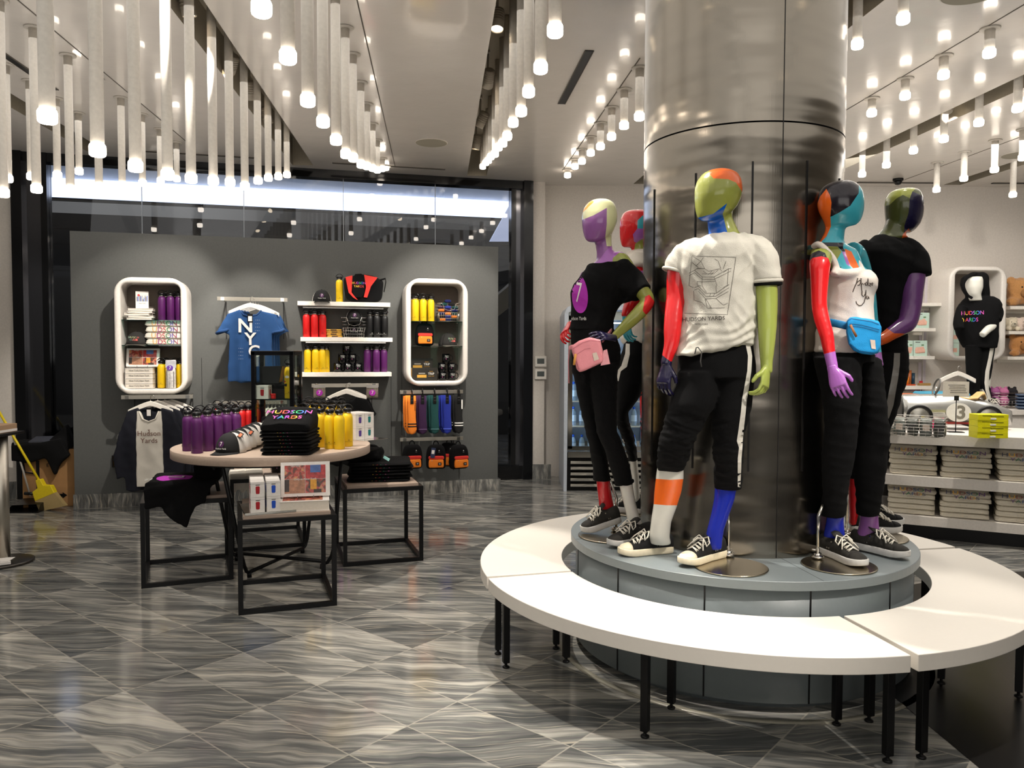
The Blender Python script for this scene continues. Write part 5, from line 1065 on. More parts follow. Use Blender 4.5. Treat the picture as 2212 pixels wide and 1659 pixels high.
f = MB(); f.tube([lp(26, 935, b0.y+.12), lp(66, 1072, b0.y+.12)], .009, mat('handle_white', (180, 176, 168), .4), 10); f.obj('handle', t); f = MB(); f.cyl(tuple(lp(60, 1066, b0.y+.12)+Vector((-.03, 0, 0))), tuple(lp(70, 1066, b0.y+.12)+Vector((.02, 0, 0))), .016, CAPB, 12); f.obj('pivot', t)
P = at_z(6, 1216); t = thing('steel_stand', 'brushed steel pedestal stand cropped at left edge of photo', 'stand', (P.x, P.y, 0)); f = MB(); f.lathe([(.05, .02), (.05, .94)], STEEL, n=32); f.obj('post', t)
f = MB(); f.lathe([(.20, 0), (.205, .006), (.205, .018), (.19, .022), (.05, .03)], mat('stand_base', (70, 66, 62), .3, .8), n=48); f.obj('base', t); f = MB(); f.box((-.02, 0, .955), (.22, .3, .02), BLK); f.obj('top_plate', t, bevel=.003)
t = thing('supply_box', 'small tan and white box on steel stand at left edge', 'box', (P.x, P.y, .966)); f = MB(); f.box((-.02, 0, .03), (.17, .2, .06), mat('tan_card', (170, 140, 110), .8)); f.obj('carton', t, bevel=.003); f = MB(); f.box((-.02, -.001, .014), (.172, .2, .018), PAPER); f.obj('label', t)
t = thing('paper_stack', 'loose white papers lying on the steel stand base', 'paper', (P.x+.05, P.y-.1, .0235), .4); f = MB(); f.box((0, 0, .012), (.12, .15, .018), PAPER, rz=.2); f.obj('sheets', t); f = MB(); f.box((.02, .01, .0235), (.1, .12, .003), PAPER, rz=-.2); f.obj('top_sheet', t)
t = thing('wet_floor_sign', 'yellow folding floor sign cropped at the left edge', 'sign', (P.x-.16, P.y-.1, 0.03)); f = MB(); f.prism([(-.12, 0), (.13, 0), (.02, .42), (-.05, .42)], -.008, .008, mat('sign_yellow', (236, 176, 30), .5), Matrix.Rotation(-.2, 4, 'X') @ UP); f.obj('front_panel', t); f = MB(); f.prism([(-.12, 0), (.13, 0), (.02, .42), (-.05, .42)], -.008, .008, mat('sign_yellow'), Matrix.Translation((0, .2, 0)) @ Matrix.Rotation(.2, 4, 'X') @ UP); f.obj('rear_panel', t)
# ------------------------------------------------------------------ thermostats and drinks fridge
for i, (y0, y1) in enumerate(((769, 793), (797, 820))):
    P0, P1 = at_Y(1155, y0, 9.67), at_Y(1181, y1, 9.67); c = (P0+P1)/2; w_ = (P1.x-P0.x)*.95; h_ = abs(P0.z-P1.z)*.95
    t = thing('thermostat', '%s white wall thermostat beside the black window frame' % ('upper', 'lower')[i], 'thermostat', (c.x, 9.684, c.z)); f = MB(); f.box((0, -.012, 0), (w_, .022, h_), WHITE); f.obj('body', t, bevel=.004)
    f = MB(); f.box((0, -.0242, .005), (w_*.62, .002, h_*.5), mat('lcd_grey', (84, 90, 88), .2)); f.obj('screen', t)
t = thing('drinks_fridge', 'tall white cased glass door drinks fridge behind left mannequins', 'fridge', (1.0, 9.2, 0)); FX0, FX1 = .585-1.0, .62; Y0, Y1 = -.42, .45; FH = 2.10
f = MB(); LV = mat('fridge_case', (196, 204, 214), .35)
def fr(y): return [Vector((FX0+.0, y, 0.001)), Vector((FX0+.0, y, FH-.1)), Vector((FX0+.03, y, FH-.03)), Vector((FX0+.09, y, FH)), Vector((FX1-.02, y, FH)), Vector((FX1, y, FH-.03)), Vector((FX1, y, .001)), Vector((FX1-.035, y, .001)), Vector((FX1-.035, y, FH-.06)), Vector((FX0+.09, y, FH-.06)), Vector((FX0+.045, y, FH-.09)), Vector((FX0+.035, y, .001))]
f.rings([fr(Y0), fr(Y1)], LV, True, False); f.obj('casing', t)
f = MB(); x0, x1 = FX0+.05, FX1-.05; xm = (x0+x1)/2
f.box((x0+.02, Y0+.06, 1.23), (.05, .06, 1.5), CHROME); f.box((x1-.02, Y0+.06, 1.23), (.05, .06, 1.5), CHROME); f.box((xm, Y0+.06, .485), (x1-x0, .06, .05), CHROME); f.box((xm, Y0+.06, 1.98), (x1-x0, .06, .1), mat('fridge_header', (170, 178, 176), .3)); f.obj('door_frame', t)
f = MB(); f.box((xm, Y0+.06, 1.22), (x1-x0-.08, .006, 1.43), CG); f.obj('door_glass', t)
f = MB(); f.box((xm, Y1-.03, 1.23), (x1-x0, .02, 1.5), mat('fridge_inside', (200, 214, 230), .5)); f.box((x0-.008, .05, 1.23), (.012, .76, 1.5), mat('fridge_inside')); f.box((x1+.008, .05, 1.23), (.012, .76, 1.5), mat('fridge_inside')); f.obj('inner_liner', t)
f = MB(); f.box((x0+.012, Y0+.13, 1.23), (.014, .014, 1.4), mat('fridge_led', (220, 235, 255), .5, emit=(205, 225, 255), es=7)); f.box((x1-.012, Y0+.13, 1.23), (.014, .014, 1.4), mat('fridge_led')); f.box((xm, Y0+.13, 1.9), (x1-x0-.1, .02, .014), mat('fridge_led')); f.obj('led_strip', t)
zs = [.515, at_Y(1250, 920, 8.9).z, at_Y(1250, 866, 8.9).z, 1.36]; zs[0] = at_Y(1250, 981, 8.9).z+.0
for z in zs: f = MB(); f.box((xm, Y0+.32, z-.008), (x1-x0-.02, .4, .012), WHITE); f.obj('shelf', t)
f = MB(); f.box((xm, Y0+.10, .22), (x1-x0+.02, .06, .43), BLK); f.obj('grille_housing', t); f = MB(); f.box((xm, Y0+.055, .415), (x1-x0, .03, .07), CHROME)
f.obj('kick_trim', t); f = MB()
for k in range(5): f.box((xm, Y0+.05, .07+.065*k), (x1-x0-.06, .03, .035), CHROME, rx=.35)
f.obj('louvres', t)
wbt = proto('drink_bottle', 'bottle'); f = MB(); f.lathe([(.03, 0), (.033, .005), (.033, .13), (.028, .16), (.014, .185), (.013, .2)], mat('water_clear', (190, 215, 240), .1, trans=.5, vary=0), n=16); f.obj('body', wbt); f = MB(); f.lathe([(.0335, .05), (.0335, .12)], mat('water_label', (210, 226, 245), .4), n=16, cap=False); f.obj('label', wbt); f = MB(); f.lathe([(.0155, .19), (.0155, .215), (.01, .217)], mat('cap_blue', (30, 90, 200), .4), n=14); f.obj('cap', wbt)
for r, z in enumerate(zs):
    for k in range(9): put(wbt, (1.0+x0+.07+k*(x1-x0-.14)/8, 9.2+Y0+.2, z-.001), 'water bottle in fridge, %s from left on %s shelf' % (ORD[k], ('lowest', 'second', 'third', 'top')[r]), 'water bottles in the fridge', 0)
# ------------------------------------------------------------------ mannequins: smooth bodies grown from measured silhouettes, then painted in patches
def wobj(f, name, par):
    me = f.mesh(name); bm = bmesh.new(); bm.from_mesh(me); bmesh.ops.recalc_face_normals(bm, faces=bm.faces); bm.to_mesh(me); bm.free(); return mobj(me, name, par)
class Crop:
    def __init__(s, ox, oy, sc): s.o = (ox, oy); s.s = sc
    def p(s, x, y): return s.o[0]+x/s.s, s.o[1]+y/s.s
def slices(f, cr, rows, Y, b, m=BLK, grow=0., n=22, dY=None, ends=0):
    rs = []; N = len(rows)
    # densify
    dense = []
    for i in range(N-1):
        r0, r1 = rows[i], rows[i+1]; k = max(1, int(abs(r1[0]-r0[0])/cr.s/9))
        for j in range(k): u = j/k; dense.append([r0[q]+(r1[q]-r0[q])*u for q in range(3)]+[(i+u)/(N-1)])
    dense.append(list(rows[-1][:3])+[1.])
    for y, xl, xr, u in dense:
        Yc = Y if not isinstance(Y, (list, tuple)) else float(np.interp(u, np.linspace(0, 1, len(Y)), Y))
        bb = b if not isinstance(b, (list, tuple)) else float(np.interp(u, np.linspace(0, 1, len(b)), b))
        px, py = cr.p((xl+xr)/2, y); c = at_Y(px, py, Yc); a = (xr-xl)/2/cr.s/CF*Yc+grow; bb = bb+grow
        v = Vector((c.x, c.y, 0)).normalized(); A = Vector((v.y, -v.x, 0)); B = v
        rs.append([c+A*max(.003, a)*math.cos(t)+B*max(.003, bb)*math.sin(t) for t in np.linspace(0, 2*PI, n+1)[:-1]])
    return f.rings(rs, m)
def catmull(P, k=5):
    out = []; n = len(P)
    for i in range(n-1):
        p0, p1, p2, p3 = P[max(0, i-1)], P[i], P[i+1], P[min(n-1, i+2)]
        for j in range(k):
            t = j/k; out.append(.5*((2*p1)+(-p0+p2)*t+(2*p0-5*p1+4*p2-p3)*t*t+(-p0+3*p1-3*p2+p3)*t**3))
    out.append(P[-1]); return out
def limb(f, cr, pts, m=BLK, n=18, grow=0., flat=1., k=5):     # pts (x, y, Y, r) in crop pixels / metres
    P = [np.array(list(at_Y(*cr.p(x, y), Y))+[r+grow]) for x, y, Y, r in pts]; Q = catmull(P, k)
    return f.tube([Vector(q[:3]) for q in Q], [max(.003, float(q[3])) for q in Q], m, n, flat=flat)
def paint(me, cr, patches):
    bm = bmesh.new(); bm.from_mesh(me)
    for pts, mi in patches:
        P = [cr.p(*q) for q in pts]; x0, x1 = min(p[0] for p in P)-7, max(p[0] for p in P)+7; y0, y1 = min(p[1] for p in P)-7, max(p[1] for p in P)+7
        for i in range(len(P)):
            a, b_ = P[i], P[(i+1) % len(P)]; no = ray(*a).cross(ray(*b_)).normalized()
            fs = []
            for fc in bm.faces:
                q = topx(fc.calc_center_median())
                if x0 < q[0] < x1 and y0 < q[1] < y1: fs.append(fc)
            g = list({e for fc in fs for e in fc.edges})+list({v for fc in fs for v in fc.verts})+fs
            bmesh.ops.bisect_plane(bm, geom=g, plane_co=CAM, plane_no=no, dist=1e-5)
        def inside(x, y):
            c = False; j = len(P)-1
            for i in range(len(P)):
                if ((P[i][1] > y) != (P[j][1] > y)) and x < (P[j][0]-P[i][0])*(y-P[i][1])/(P[j][1]-P[i][1])+P[i][0]: c = not c
                j = i
            return c
        for fc in bm.faces:
            q = topx(fc.calc_center_median())
            if x0 < q[0] < x1 and y0 < q[1] < y1 and inside(*q): fc.material_index = mi
    bm.to_mesh(me); bm.free(); me.polygons.foreach_set('use_smooth', [True]*len(me.polygons))
def gloss(n, c): return mat('gloss_'+n, c, .22, coat=.3, vary=.01)
GL = {n: gloss(n, c) for n, c in dict(olive=(146, 152, 70), orange=(238, 104, 26), blue=(10, 84, 176), red=(216, 30, 34), navy=(24, 20, 52), white=(214, 212, 202), violet=(146, 92, 156), cream=(216, 216, 168), lilac=(172, 104, 188), cyan=(66, 178, 196), black=(26, 20, 32), cobalt=(26, 42, 160), lime=(160, 172, 84), dolive=(74, 80, 40), amber=(232, 160, 40), scarlet=(196, 26, 34), dviolet=(104, 62, 116), rust=(206, 88, 34)).items()}
def GM(*names): return [GL[n] for n in names]
def hand(W, Dr, Nr, side, curl, m, name, par, s=1., spread=1., thumb=1., vox=.0028):
    """W wrist, Dr finger direction, Nr back-of-hand normal, side +1/-1 puts the thumb along cross(Dr, Nr)"""
    Dr = Vector(Dr).normalized(); Nr = Vector(Nr); Nr = (Nr-Dr*Nr.dot(Dr)).normalized(); X = Dr.cross(Nr)*side
    def T(x, y, z): return Vector(W)+(X*x+Dr*y+Nr*z)*s
    f = MB(); rs = []
    for y, a, b_, x0 in ((-.012, .024, .021, 0), (.01, .026, .018, 0), (.04, .036, .0155, .002), (.07, .041, .014, .001), (.092, .040, .012, 0)):
        rs.append([T(x0+a*math.cos(t), y, b_*math.sin(t)) for t in np.linspace(0, 2*PI, 17)[:-1]])
    f.rings(rs, BLK)
    for k, (x, L, r) in enumerate(((.031, .072, .0092), (.0105, .082, .0095), (-.0105, .076, .009), (-.030, .058, .0078))):
        c = curl*(1+.12*k); ang = 0; y, z = .082, .0; pts = [T(x, y, z)]; rr = [r*s*1.05]; xx = x
        for j, (fr, ca) in enumerate(((.45, .5), (.32, .9), (.26, .7))):
            ang += c*ca; y += math.cos(ang)*L*fr; z -= math.sin(ang)*L*fr; xx += (x*.06)*spread; pts.append(T(xx, y, z)); rr.append(r*s*(1-.1*(j+1)))
        ang += c*.2; pts.append(T(xx, y+math.cos(ang)*.006, z-math.sin(ang)*.006)); rr.append(r*s*.45)
        f.tube(pts, rr, BLK, 12)
    th = thumb; pts = [T(.014, .012, -.002), T(.034, .036, -.006), T(.050*th, .058, -.010-.01*curl), T(.054*th, .080, -.014-.02*curl), T(.054*th, .088, -.016-.022*curl)]
    f.tube(pts, [.013*s, .0125*s, .0105*s, .0088*s, .004*s], BLK, 12)
    me = remesh(f, vox*s, 3); return mobj(me, name, par, m)
def px_pts(bv, pts, off=.0015):
    out = []
    for x, y in pts:
        d = ray(x, y).normalized(); h = bv.ray_cast(CAM, d); out.append((h[0]-d*off) if h[0] is not None else None)
    return out
def bvh_of(o): dg = bpy.context.evaluated_depsgraph_get(); dg.update(); 
def mesh_bvh(me): return BVHTree.FromPolygons([v.co.copy() for v in me.vertices], [list(p.vertices) for p in me.polygons])
def draw_lines(f, bv, cr, lines, w_, m):
    for L in lines:
        P = [cr.p(*q) for q in L]; D = []
        for a, b_ in zip(P[:-1], P[1:]):
            k = max(1, int(math.hypot(b_[0]-a[0], b_[1]-a[1])/3))
            for j in range(k): D.append((a[0]+(b_[0]-a[0])*j/k, a[1]+(b_[1]-a[1])*j/k))
        D.append(P[-1]); Lf = []; Rt = []
        for i, p in enumerate(D):
            q0, q1 = D[max(0, i-1)], D[min(len(D)-1, i+1)]; tx, ty = q1[0]-q0[0], q1[1]-q0[1]; l = math.hypot(tx, ty) or 1; nx, ny = -ty/l*w_, tx/l*w_
            Lf.append((p[0]+nx, p[1]+ny)); Rt.append((p[0]-nx, p[1]-ny))
        A, B = px_pts(bv, Lf), px_pts(bv, Rt)
        for i in range(len(A)-1):
            if None in (A[i], A[i+1], B[i], B[i+1]) or (A[i]-A[i+1]).length > .05 or (A[i]-B[i]).length > .02: continue
            f.quad(A[i], A[i+1], B[i+1], B[i], m)
def px_text(f, bv, txt, cx_, cy_, size, m, ux=(1, 0), uy=(0, -1), mats=None, off=.002):
    vs, fs, _ = text_mesh(txt, 1., 0.)
    bm = bmesh.new(); V = [bm.verts.new(v) for v in vs]
    for q in fs:
        try: bm.faces.new([V[i] for i in q])
        except ValueError: pass
    for _ in range(3):
        es = [e for e in bm.edges if e.calc_length()*size > 5]
        if es: bmesh.ops.subdivide_edges(bm, edges=es, cuts=1); bmesh.ops.triangulate(bm, faces=bm.faces)
    bm.verts.ensure_lookup_table(); bm.verts.index_update()
    P = px_pts(bv, [(cx_+size*(v.co.x*ux[0]+v.co.y*uy[0]), cy_+size*(v.co.x*ux[1]+v.co.y*uy[1])) for v in bm.verts], off)
    xs = [v.co.x for v in bm.verts]; x0, x1 = min(xs), max(xs); ml = mats or [m]
    for fc in bm.faces:
        q = [P[v.index] for v in fc.verts]
        if None in q or max((q[0]-a).length for a in q) > .06: continue
        u = (fc.calc_center_median().x-x0)/(x1-x0); f.add(q, [tuple(range(len(q)))], ml[min(len(ml)-1, int(u*len(ml)))])
    bm.free()
# ---- shoes
def shoe(par, heel, toe, z0, upper, sole, cap, lace, name='shoe', pitch=0., s=1.):
    heel = Vector((heel.x, heel.y, z0)); toe = Vector((toe.x, toe.y, z0)); d = toe-heel; L = d.length; a = math.atan2(d.y, d.x)
    M = Matrix.Translation(toe) @ Matrix.Rotation(a, 4, 'Z') @ Matrix.Translation((0, 0, 0)) @ Matrix.Rotation(pitch, 4, 'Y') @ Matrix.Translation((-L, 0, 0))
    I = Matrix.Rotation(-par.rotation_euler.z, 4, 'Z') @ Matrix.Translation(-Vector(par.location))
    def fin(f, nm, pr): f.v = [tuple(I @ M @ Vector(v)) for v in f.v]; return f.obj(nm, pr)
    def outl(g=0): return [(L*t, w_*(1+g)) for t, w_ in ((.0, .012), (.02, .024), (.08, .033), (.25, .034), (.42, .033), (.6, .040), (.75, .045), (.87, .043), (.95, .033), (.99, .018), (1., .006))]
    h = .034; f = MB(); o = outl(.06); poly = o+[(x, -y) for x, y in o[::-1]]; up = [(x*.985+.004, y*.95) for x, y in poly]
    cz = lambda x: .012*max(0, (x/L-.8)/.2)
    f.rings([[Vector((x, y, .001+cz(x))) for x, y in up], [Vector((x, y, .006+cz(x))) for x, y in poly], [Vector((x, y, h*.9+cz(x)*.6)) for x, y in poly], [Vector((x, y, h+cz(x)*.5)) for x, y in up]], sole)
    root = fin(f, name, par)
    def sect(t, w_, hh, k=11): return [Vector((L*t, w_*math.cos(q)*(1 if abs(math.cos(q)) > .5 else 1), h-.006+hh*max(0, math.sin(q))**.7)) for q in np.linspace(0, PI, k)]
    S_ = [(.008, .020, .058), (.04, .028, .066), (.12, .033, .064), (.28, .034, .058), (.38, .034, .066), (.45, .034, .070), (.56, .037, .058), (.68, .041, .044), (.78, .043, .033), (.86, .040, .027)]
    f = MB(); f.rings([sect(*q) for q in S_], upper, True); fin(f, 'upper', root)
    f = MB(); f.rings([sect(*q) for q in ((.80, .0435, .034), (.86, .0420, .0305), (.92, .036, .026), (.965, .024, .018), (.985, .010, .008))], cap, True); fin(f, 'toe_cap', root)
    f = MB(); f.rings([[Vector((L*t+dx, y, z)) for y, z, dx in ((-.024, z_, 0), (0, z_+.006, -.004), (.024, z_, 0), (.024, z_-.006, .004), (0, z_, .002), (-.024, z_-.006, .004))] for t, z_ in ((.34, h+.088), (.40, h+.078), (.50, h+.066), (.58, h+.055))], upper, True); fin(f, 'tongue', root)
    f = MB(); rr = random.Random(int(L*1e5))
    for k in range(5):
        t = .46+.065*k; z_ = h+float(np.interp(t, [.45, .56, .68, .78], [.070, .058, .044, .033])); w_ = .021+.0015*k
        f.tube([(L*t, -w_, z_-.010), (L*(t+.02), 0, z_+.002), (L*(t+.035), w_, z_-.012)], .0032, lace, 6); f.tube([(L*t, w_, z_-.010), (L*(t+.02), 0, z_+.003), (L*(t+.035), -w_, z_-.012)], .0032, lace, 6)
    if lace is not None:
        c = Vector((L*.5, 0, h+.070))
        for sg in (-1, 1):
            f.tube([c, c+Vector((-.004, sg*.026, .012)), c+Vector((.012, sg*.046, -.010)), c+Vector((.024, sg*.040, -.026)), c+Vector((.016, sg*.018, -.002)), c], .0033, lace, 7)
            f.tube([c, c+Vector((.02, sg*.016, .004)), c+Vector((.045, sg*.034, -.02)), c+Vector((.058, sg*.045, -.038))], .003, lace, 6)
    fin(f, 'laces', root)
    f = MB()
    for sg in (-1, 1):
        for t, z_ in ((.40, .052), (.30, .018), (.345, .018)): f.lathe([(.0035, 0), (.0035, .002)], CHROME, (0, 0, 0), 10); nv = 20; vs = f.v[-nv:]; f.v[-nv:] = [(L*t+v[0], sg*(.0345+v[2]), h-.006+z_+v[1]) for v in vs]
    fin(f, 'eyelets', root)
    return root
CANV = mat('black_canvas', (14, 14, 14), .85, bump=.5, scale=500); CAMO = mat('camo_canvas', (42, 40, 36), .9, bump=.5, scale=30, vary=.35); CREAM = mat('cream_rubber', (228, 216, 188), .5); WRUB = mat('white_rubber', (206, 204, 200), .5); LACE = mat('lace_white', (222, 216, 202), .8)
def stand(par, cx_, cy_, r, rod, z0, col=mat('base_steel', (170, 160, 140), .22, 1., vary=.02)):
    I = Matrix.Translation(-Vector(par.location)); c = at_z(cx_, cy_, z0)-Vector(par.location)
    f = MB(); f.lathe([(r-.002, .0005), (r, .002), (r, .0055), (r-.003, .0075)], col, (c.x, c.y, c.z), 64); f.obj('base_plate', par)
    f = MB(); P = [Vector(p)-Vector(par.location) for p in rod]; f.tube([P[0], P[0]+Vector((0, 0, .03))], .017, CHROME, 14); f.tube(P, .0075, CHROME, 12); f.ball(tuple(P[0]+Vector((0, 0, .012))), (.03, .03, .01), CHROME); f.cyl(tuple(P[0]+Vector((-.028, 0, .045))), tuple(P[0]+Vector((.0, 0, .045))), .005, CHROME, 8); f.obj('support_rod', par)
JOG = mat('black_jersey', (11, 11, 12), .95, bump=.5, scale=350, vary=.08, spec=.2); STRIPE = mat('stripe_white', (206, 202, 192), .85)
def bunch(z0, z1, amp, per=.020, seed=0):
    def d(p, n):
        w_ = 1 if z0 < p.z < z1 else max(0, 1-min(abs(p.z-z0), abs(p.z-z1))/.08)
        q = abs(noise.noise(Vector((p.x*9+seed, p.y*9, (p.z+.35*p.x)*34)))); r = abs(noise.noise(Vector((p.x*12, p.y*12+seed, (p.z-.3*p.x)*60))))
        return (abs(n.z) < .8)*(amp*w_*(2.6*(.28-q)+1.4*(.25-r)))+.008*(.2-abs(noise.noise(p*9+Vector((seed, 0, 0)))))
    return d
def folds(amp, seed, dirv=(1, 0, .6), k=34):
    dv = Vector(dirv)
    def d(p, n):
        s_ = p.dot(dv); a = abs(noise.noise(Vector((s_*k*.25, p.x*3+seed, p.z*2.5)))); b_ = abs(noise.noise(Vector((p.x*15+seed, p.y*9, p.z*7+p.x*5))))
        return amp*(1.3*(.25-a)+.6*(.22-b_))
    return d
Z0 = PH
# ==================================================================== C: male in front of the column
c5 = Crop(1400, 350, 3.6875); c6 = Crop(1310, 720, 3.0732); Yc = 3.60
T = thing('mannequin', 'male mannequin with olive head, grey HUDSON YARDS tee and striped black joggers', 'mannequin', (at_Y(1540, 800, Yc).x, Yc, Z0))
headC = [(62, 530, 625), (75, 478, 668), (100, 430, 712), (150, 392, 738), (200, 377, 745), (250, 373, 744), (300, 374, 730), (350, 377, 706), (400, 384, 664), (430, 392, 610), (455, 405, 550), (470, 432, 510)]
neckC = [(380, 560, 676), (440, 490, 665), (480, 474, 683), (540, 483, 710), (600, 484, 735), (650, 470, 770)]
torC = [(572, 500, 760), (600, 420, 835), (630, 345, 870), (670, 300, 880), (740, 262, 870), (850, 258, 860), (1000, 283, 852), (1100, 285, 850), (1200, 276, 846), (1300, 265, 838), (1400, 250, 832), (1445, 236, 836)]
lL = [(250, 478, 735), (330, 470, 740), (400, 440, 735), (500, 415, 700), (600, 385, 640), (700, 360, 585), (780, 345, 560), (860, 340, 525), (908, 340, 512)]
lR = [(250, 700, 978), (330, 715, 975), (400, 725, 965), (500, 710, 955), (600, 705, 925), (700, 705, 905), (800, 712, 905), (900, 720, 895), (980, 722, 895), (1032, 722, 890)]
sL = [(860, 342, 512), (960, 328, 512), (1050, 318, 498), (1140, 312, 470), (1250, 295, 430), (1350, 284, 420), (1400, 290, 432)]
sR = [(980, 722, 872), (1100, 715, 850), (1200, 695, 815), (1300, 668, 780), (1380, 655, 768), (1430, 670, 766)]
f = MB(); slices(f, c5, headC, [3.6, 3.58, 3.56], [.03, .07, .10, .115, .12, .12, .115, .10, .085, .07, .05, .02]); slices(f, c5, neckC, 3.62, [.05, .055, .056, .06, .075, .09])
slices(f, c5, torC, 3.61, [.05, .08, .11, .12, .115, .105, .1, .1, .105, .11], grow=-.012); slices(f, c6, [(30, 480, 975), (120, 482, 975), (280, 475, 978)], 3.61, .11, grow=-.012)
slices(f, c6, lL, [3.6, 3.56, 3.60, 3.70], [.1, .09, .07, .06, .055], grow=-.012); slices(f, c6, lR, [3.62, 3.58, 3.60, 3.68], [.1, .09, .07, .06, .055], grow=-.012)
slices(f, c6, sL, [3.70, 3.76], [.062, .05, .04]); slices(f, c6, sR, [3.68, 3.655], [.06, .05, .04])
limb(f, c5, [(340, 720, 3.66, .045), (255, 800, 3.66, .048), (228, 920, 3.66, .047), (222, 1080, 3.65, .045), (205, 1200, 3.63, .0425), (195, 1330, 3.61, .041), (185, 1450, 3.59, .034), (150, 1570, 3.58, .026), (138, 1625, 3.575, .025)])
limb(f, c5, [(850, 710, 3.55, .05), (920, 800, 3.53, .054), (938, 980, 3.53, .050), (947, 1100, 3.53, .047), (950, 1250, 3.52, .043), (948, 1350, 3.51, .040), (945, 1500, 3.50, .033), (944, 1600, 3.495, .027), (944, 1680, 3.49, .026)])
me = remesh(f, .0075, 6); me.materials.clear(); [me.materials.append(m) for m in GM('olive', 'orange', 'blue', 'red', 'navy', 'white', 'cobalt', 'lime')]
paint(me, c5, [([(490, 95), (520, 130), (640, 137), (700, 163), (742, 225), (770, 300), (800, 90), (600, 30), (490, 45)], 1), ([(388, 446), (520, 412), (630, 328), (594, 412), (620, 520), (655, 640), (640, 720), (450, 720), (455, 485), (392, 474)], 2),
               ([(60, 850), (300, 850), (300, 1560), (180, 1590), (115, 1540), (60, 1540)], 3), ([(60, 1540), (115, 1540), (180, 1590), (300, 1560), (300, 1659), (60, 1659)], 4), ([(830, 950), (1060, 950), (1060, 1700), (830, 1700)], 7)])
paint(me, c6, [([(250, 850), (540, 850), (540, 1430), (250, 1430)], 5), ([(640, 980), (960, 980), (960, 1450), (640, 1450)], 6), ([(250, 966), (330, 966), (420, 973), (540, 966), (540, 1130), (470, 1142), (400, 1142), (300, 1133), (250, 1130)], 1)])
mobj(me, 'body', T)
w1 = at_Y(*c6.p(400, 205), 3.575); hand(w1, at_Y(*c6.p(375, 330), 3.56)-w1, (-.75, -.65, 0), -1, .62, GL['navy'], 'hand', T, .98)
w2 = at_Y(*c6.p(1063, 225), 3.49); hand(w2, at_Y(*c6.p(1045, 400), 3.46)-w2, (.75, -.65, 0), 1, .72, GL['lime'], 'hand', T, 1.0, thumb=1.15)
# tee
f = MB(); slices(f, c5, torC+[(1500, 232, 640), (1538, 234, 360)], 3.61, [.06, .085, .12, .13, .125, .115, .115, .12, .125, .13, .12, .10], grow=.006)
limb(f, c5, [(430, 665, 3.63, .042), (325, 715, 3.65, .052), (250, 790, 3.66, .055), (224, 872, 3.66, .056)]); limb(f, c5, [(760, 640, 3.58, .045), (865, 692, 3.55, .058), (922, 780, 3.53, .064), (934, 860, 3.53, .064), (940, 940, 3.53, .067)])
def teefold(p, n):
    hz = Vector(at_Y(*c5.p(500, 1440), 3.5)).z; u = max(0, 1-abs(p.z-hz-.05)/.16); a = noise.noise(p*5)
    w_ = .0075*u*(.35+1.3*abs(noise.noise(p*7+Vector((3, 1, 9)))))*math.sin(p.z*135+p.x*-46+a*11+5*noise.noise(p*2.3))*(.4+.6*max(0, min(1, (p.x-at_Y(*c5.p(480, 1300), 3.5).x)*9+.5)))
    q = abs(noise.noise(Vector((p.x*9+p.z*5, p.y*6, p.z*4-p.x*3)))); r = abs(noise.noise(Vector((p.x*16-p.z*9+7, p.y*8, p.z*6+p.x*5))))
    s3 = abs(noise.noise(Vector(((p.x+p.z*.8)*17, p.y*5, (p.z-p.x)*3+4))))
    return w_+.016*(.25-q)+.010*(.2-r)+.008*(.22-s3)
GT = mat('grey_marl_tee', (204, 200, 188), .92, bump=.5, scale=350, vary=.05)
me = remesh(f, .0065, 6, teefold); BV = mesh_bvh(me); mobj(me, 't_shirt', T, GT)
f = MB(); e = at_Y(*c5.p(943, 950), 3.53); 
def ringat(c, rx, ry, tilt, dz=0): return [c+Vector((math.cos(t)*rx, math.sin(t)*ry, dz+math.cos(t)*tilt)) for t in np.linspace(0, 2*PI, 25)[:-1]]
f.tube(ringat(e, .064, .060, .004), .009, GT, 8, closed=True); wobj(f, 'rolled_cuff', T); f = MB(); f.tube(ringat(at_Y(*c5.p(213, 870), 3.66), .052, .05, -.016), .008, GT, 8, closed=True); wobj(f, 'rolled_cuff', T)
f = MB(); nk = at_Y(*c5.p(615, 612), 3.60); f.tube(ringat(nk, .078, .070, .012), .008, GT, 8, closed=True); wobj(f, 'collar', T)
f = MB(); f.tube(ringat(e+Vector((0, 0, -.012)), .060, .052, .002), .010, BLKF, 8, closed=True); wobj(f, 'sleeve_lining', T)
f = MB(); f.tube(ringat(nk+Vector((.0, .01, .008)), .067, .060, .012), .006, BLKF, 8, closed=True); wobj(f, 'neck_ring', T)
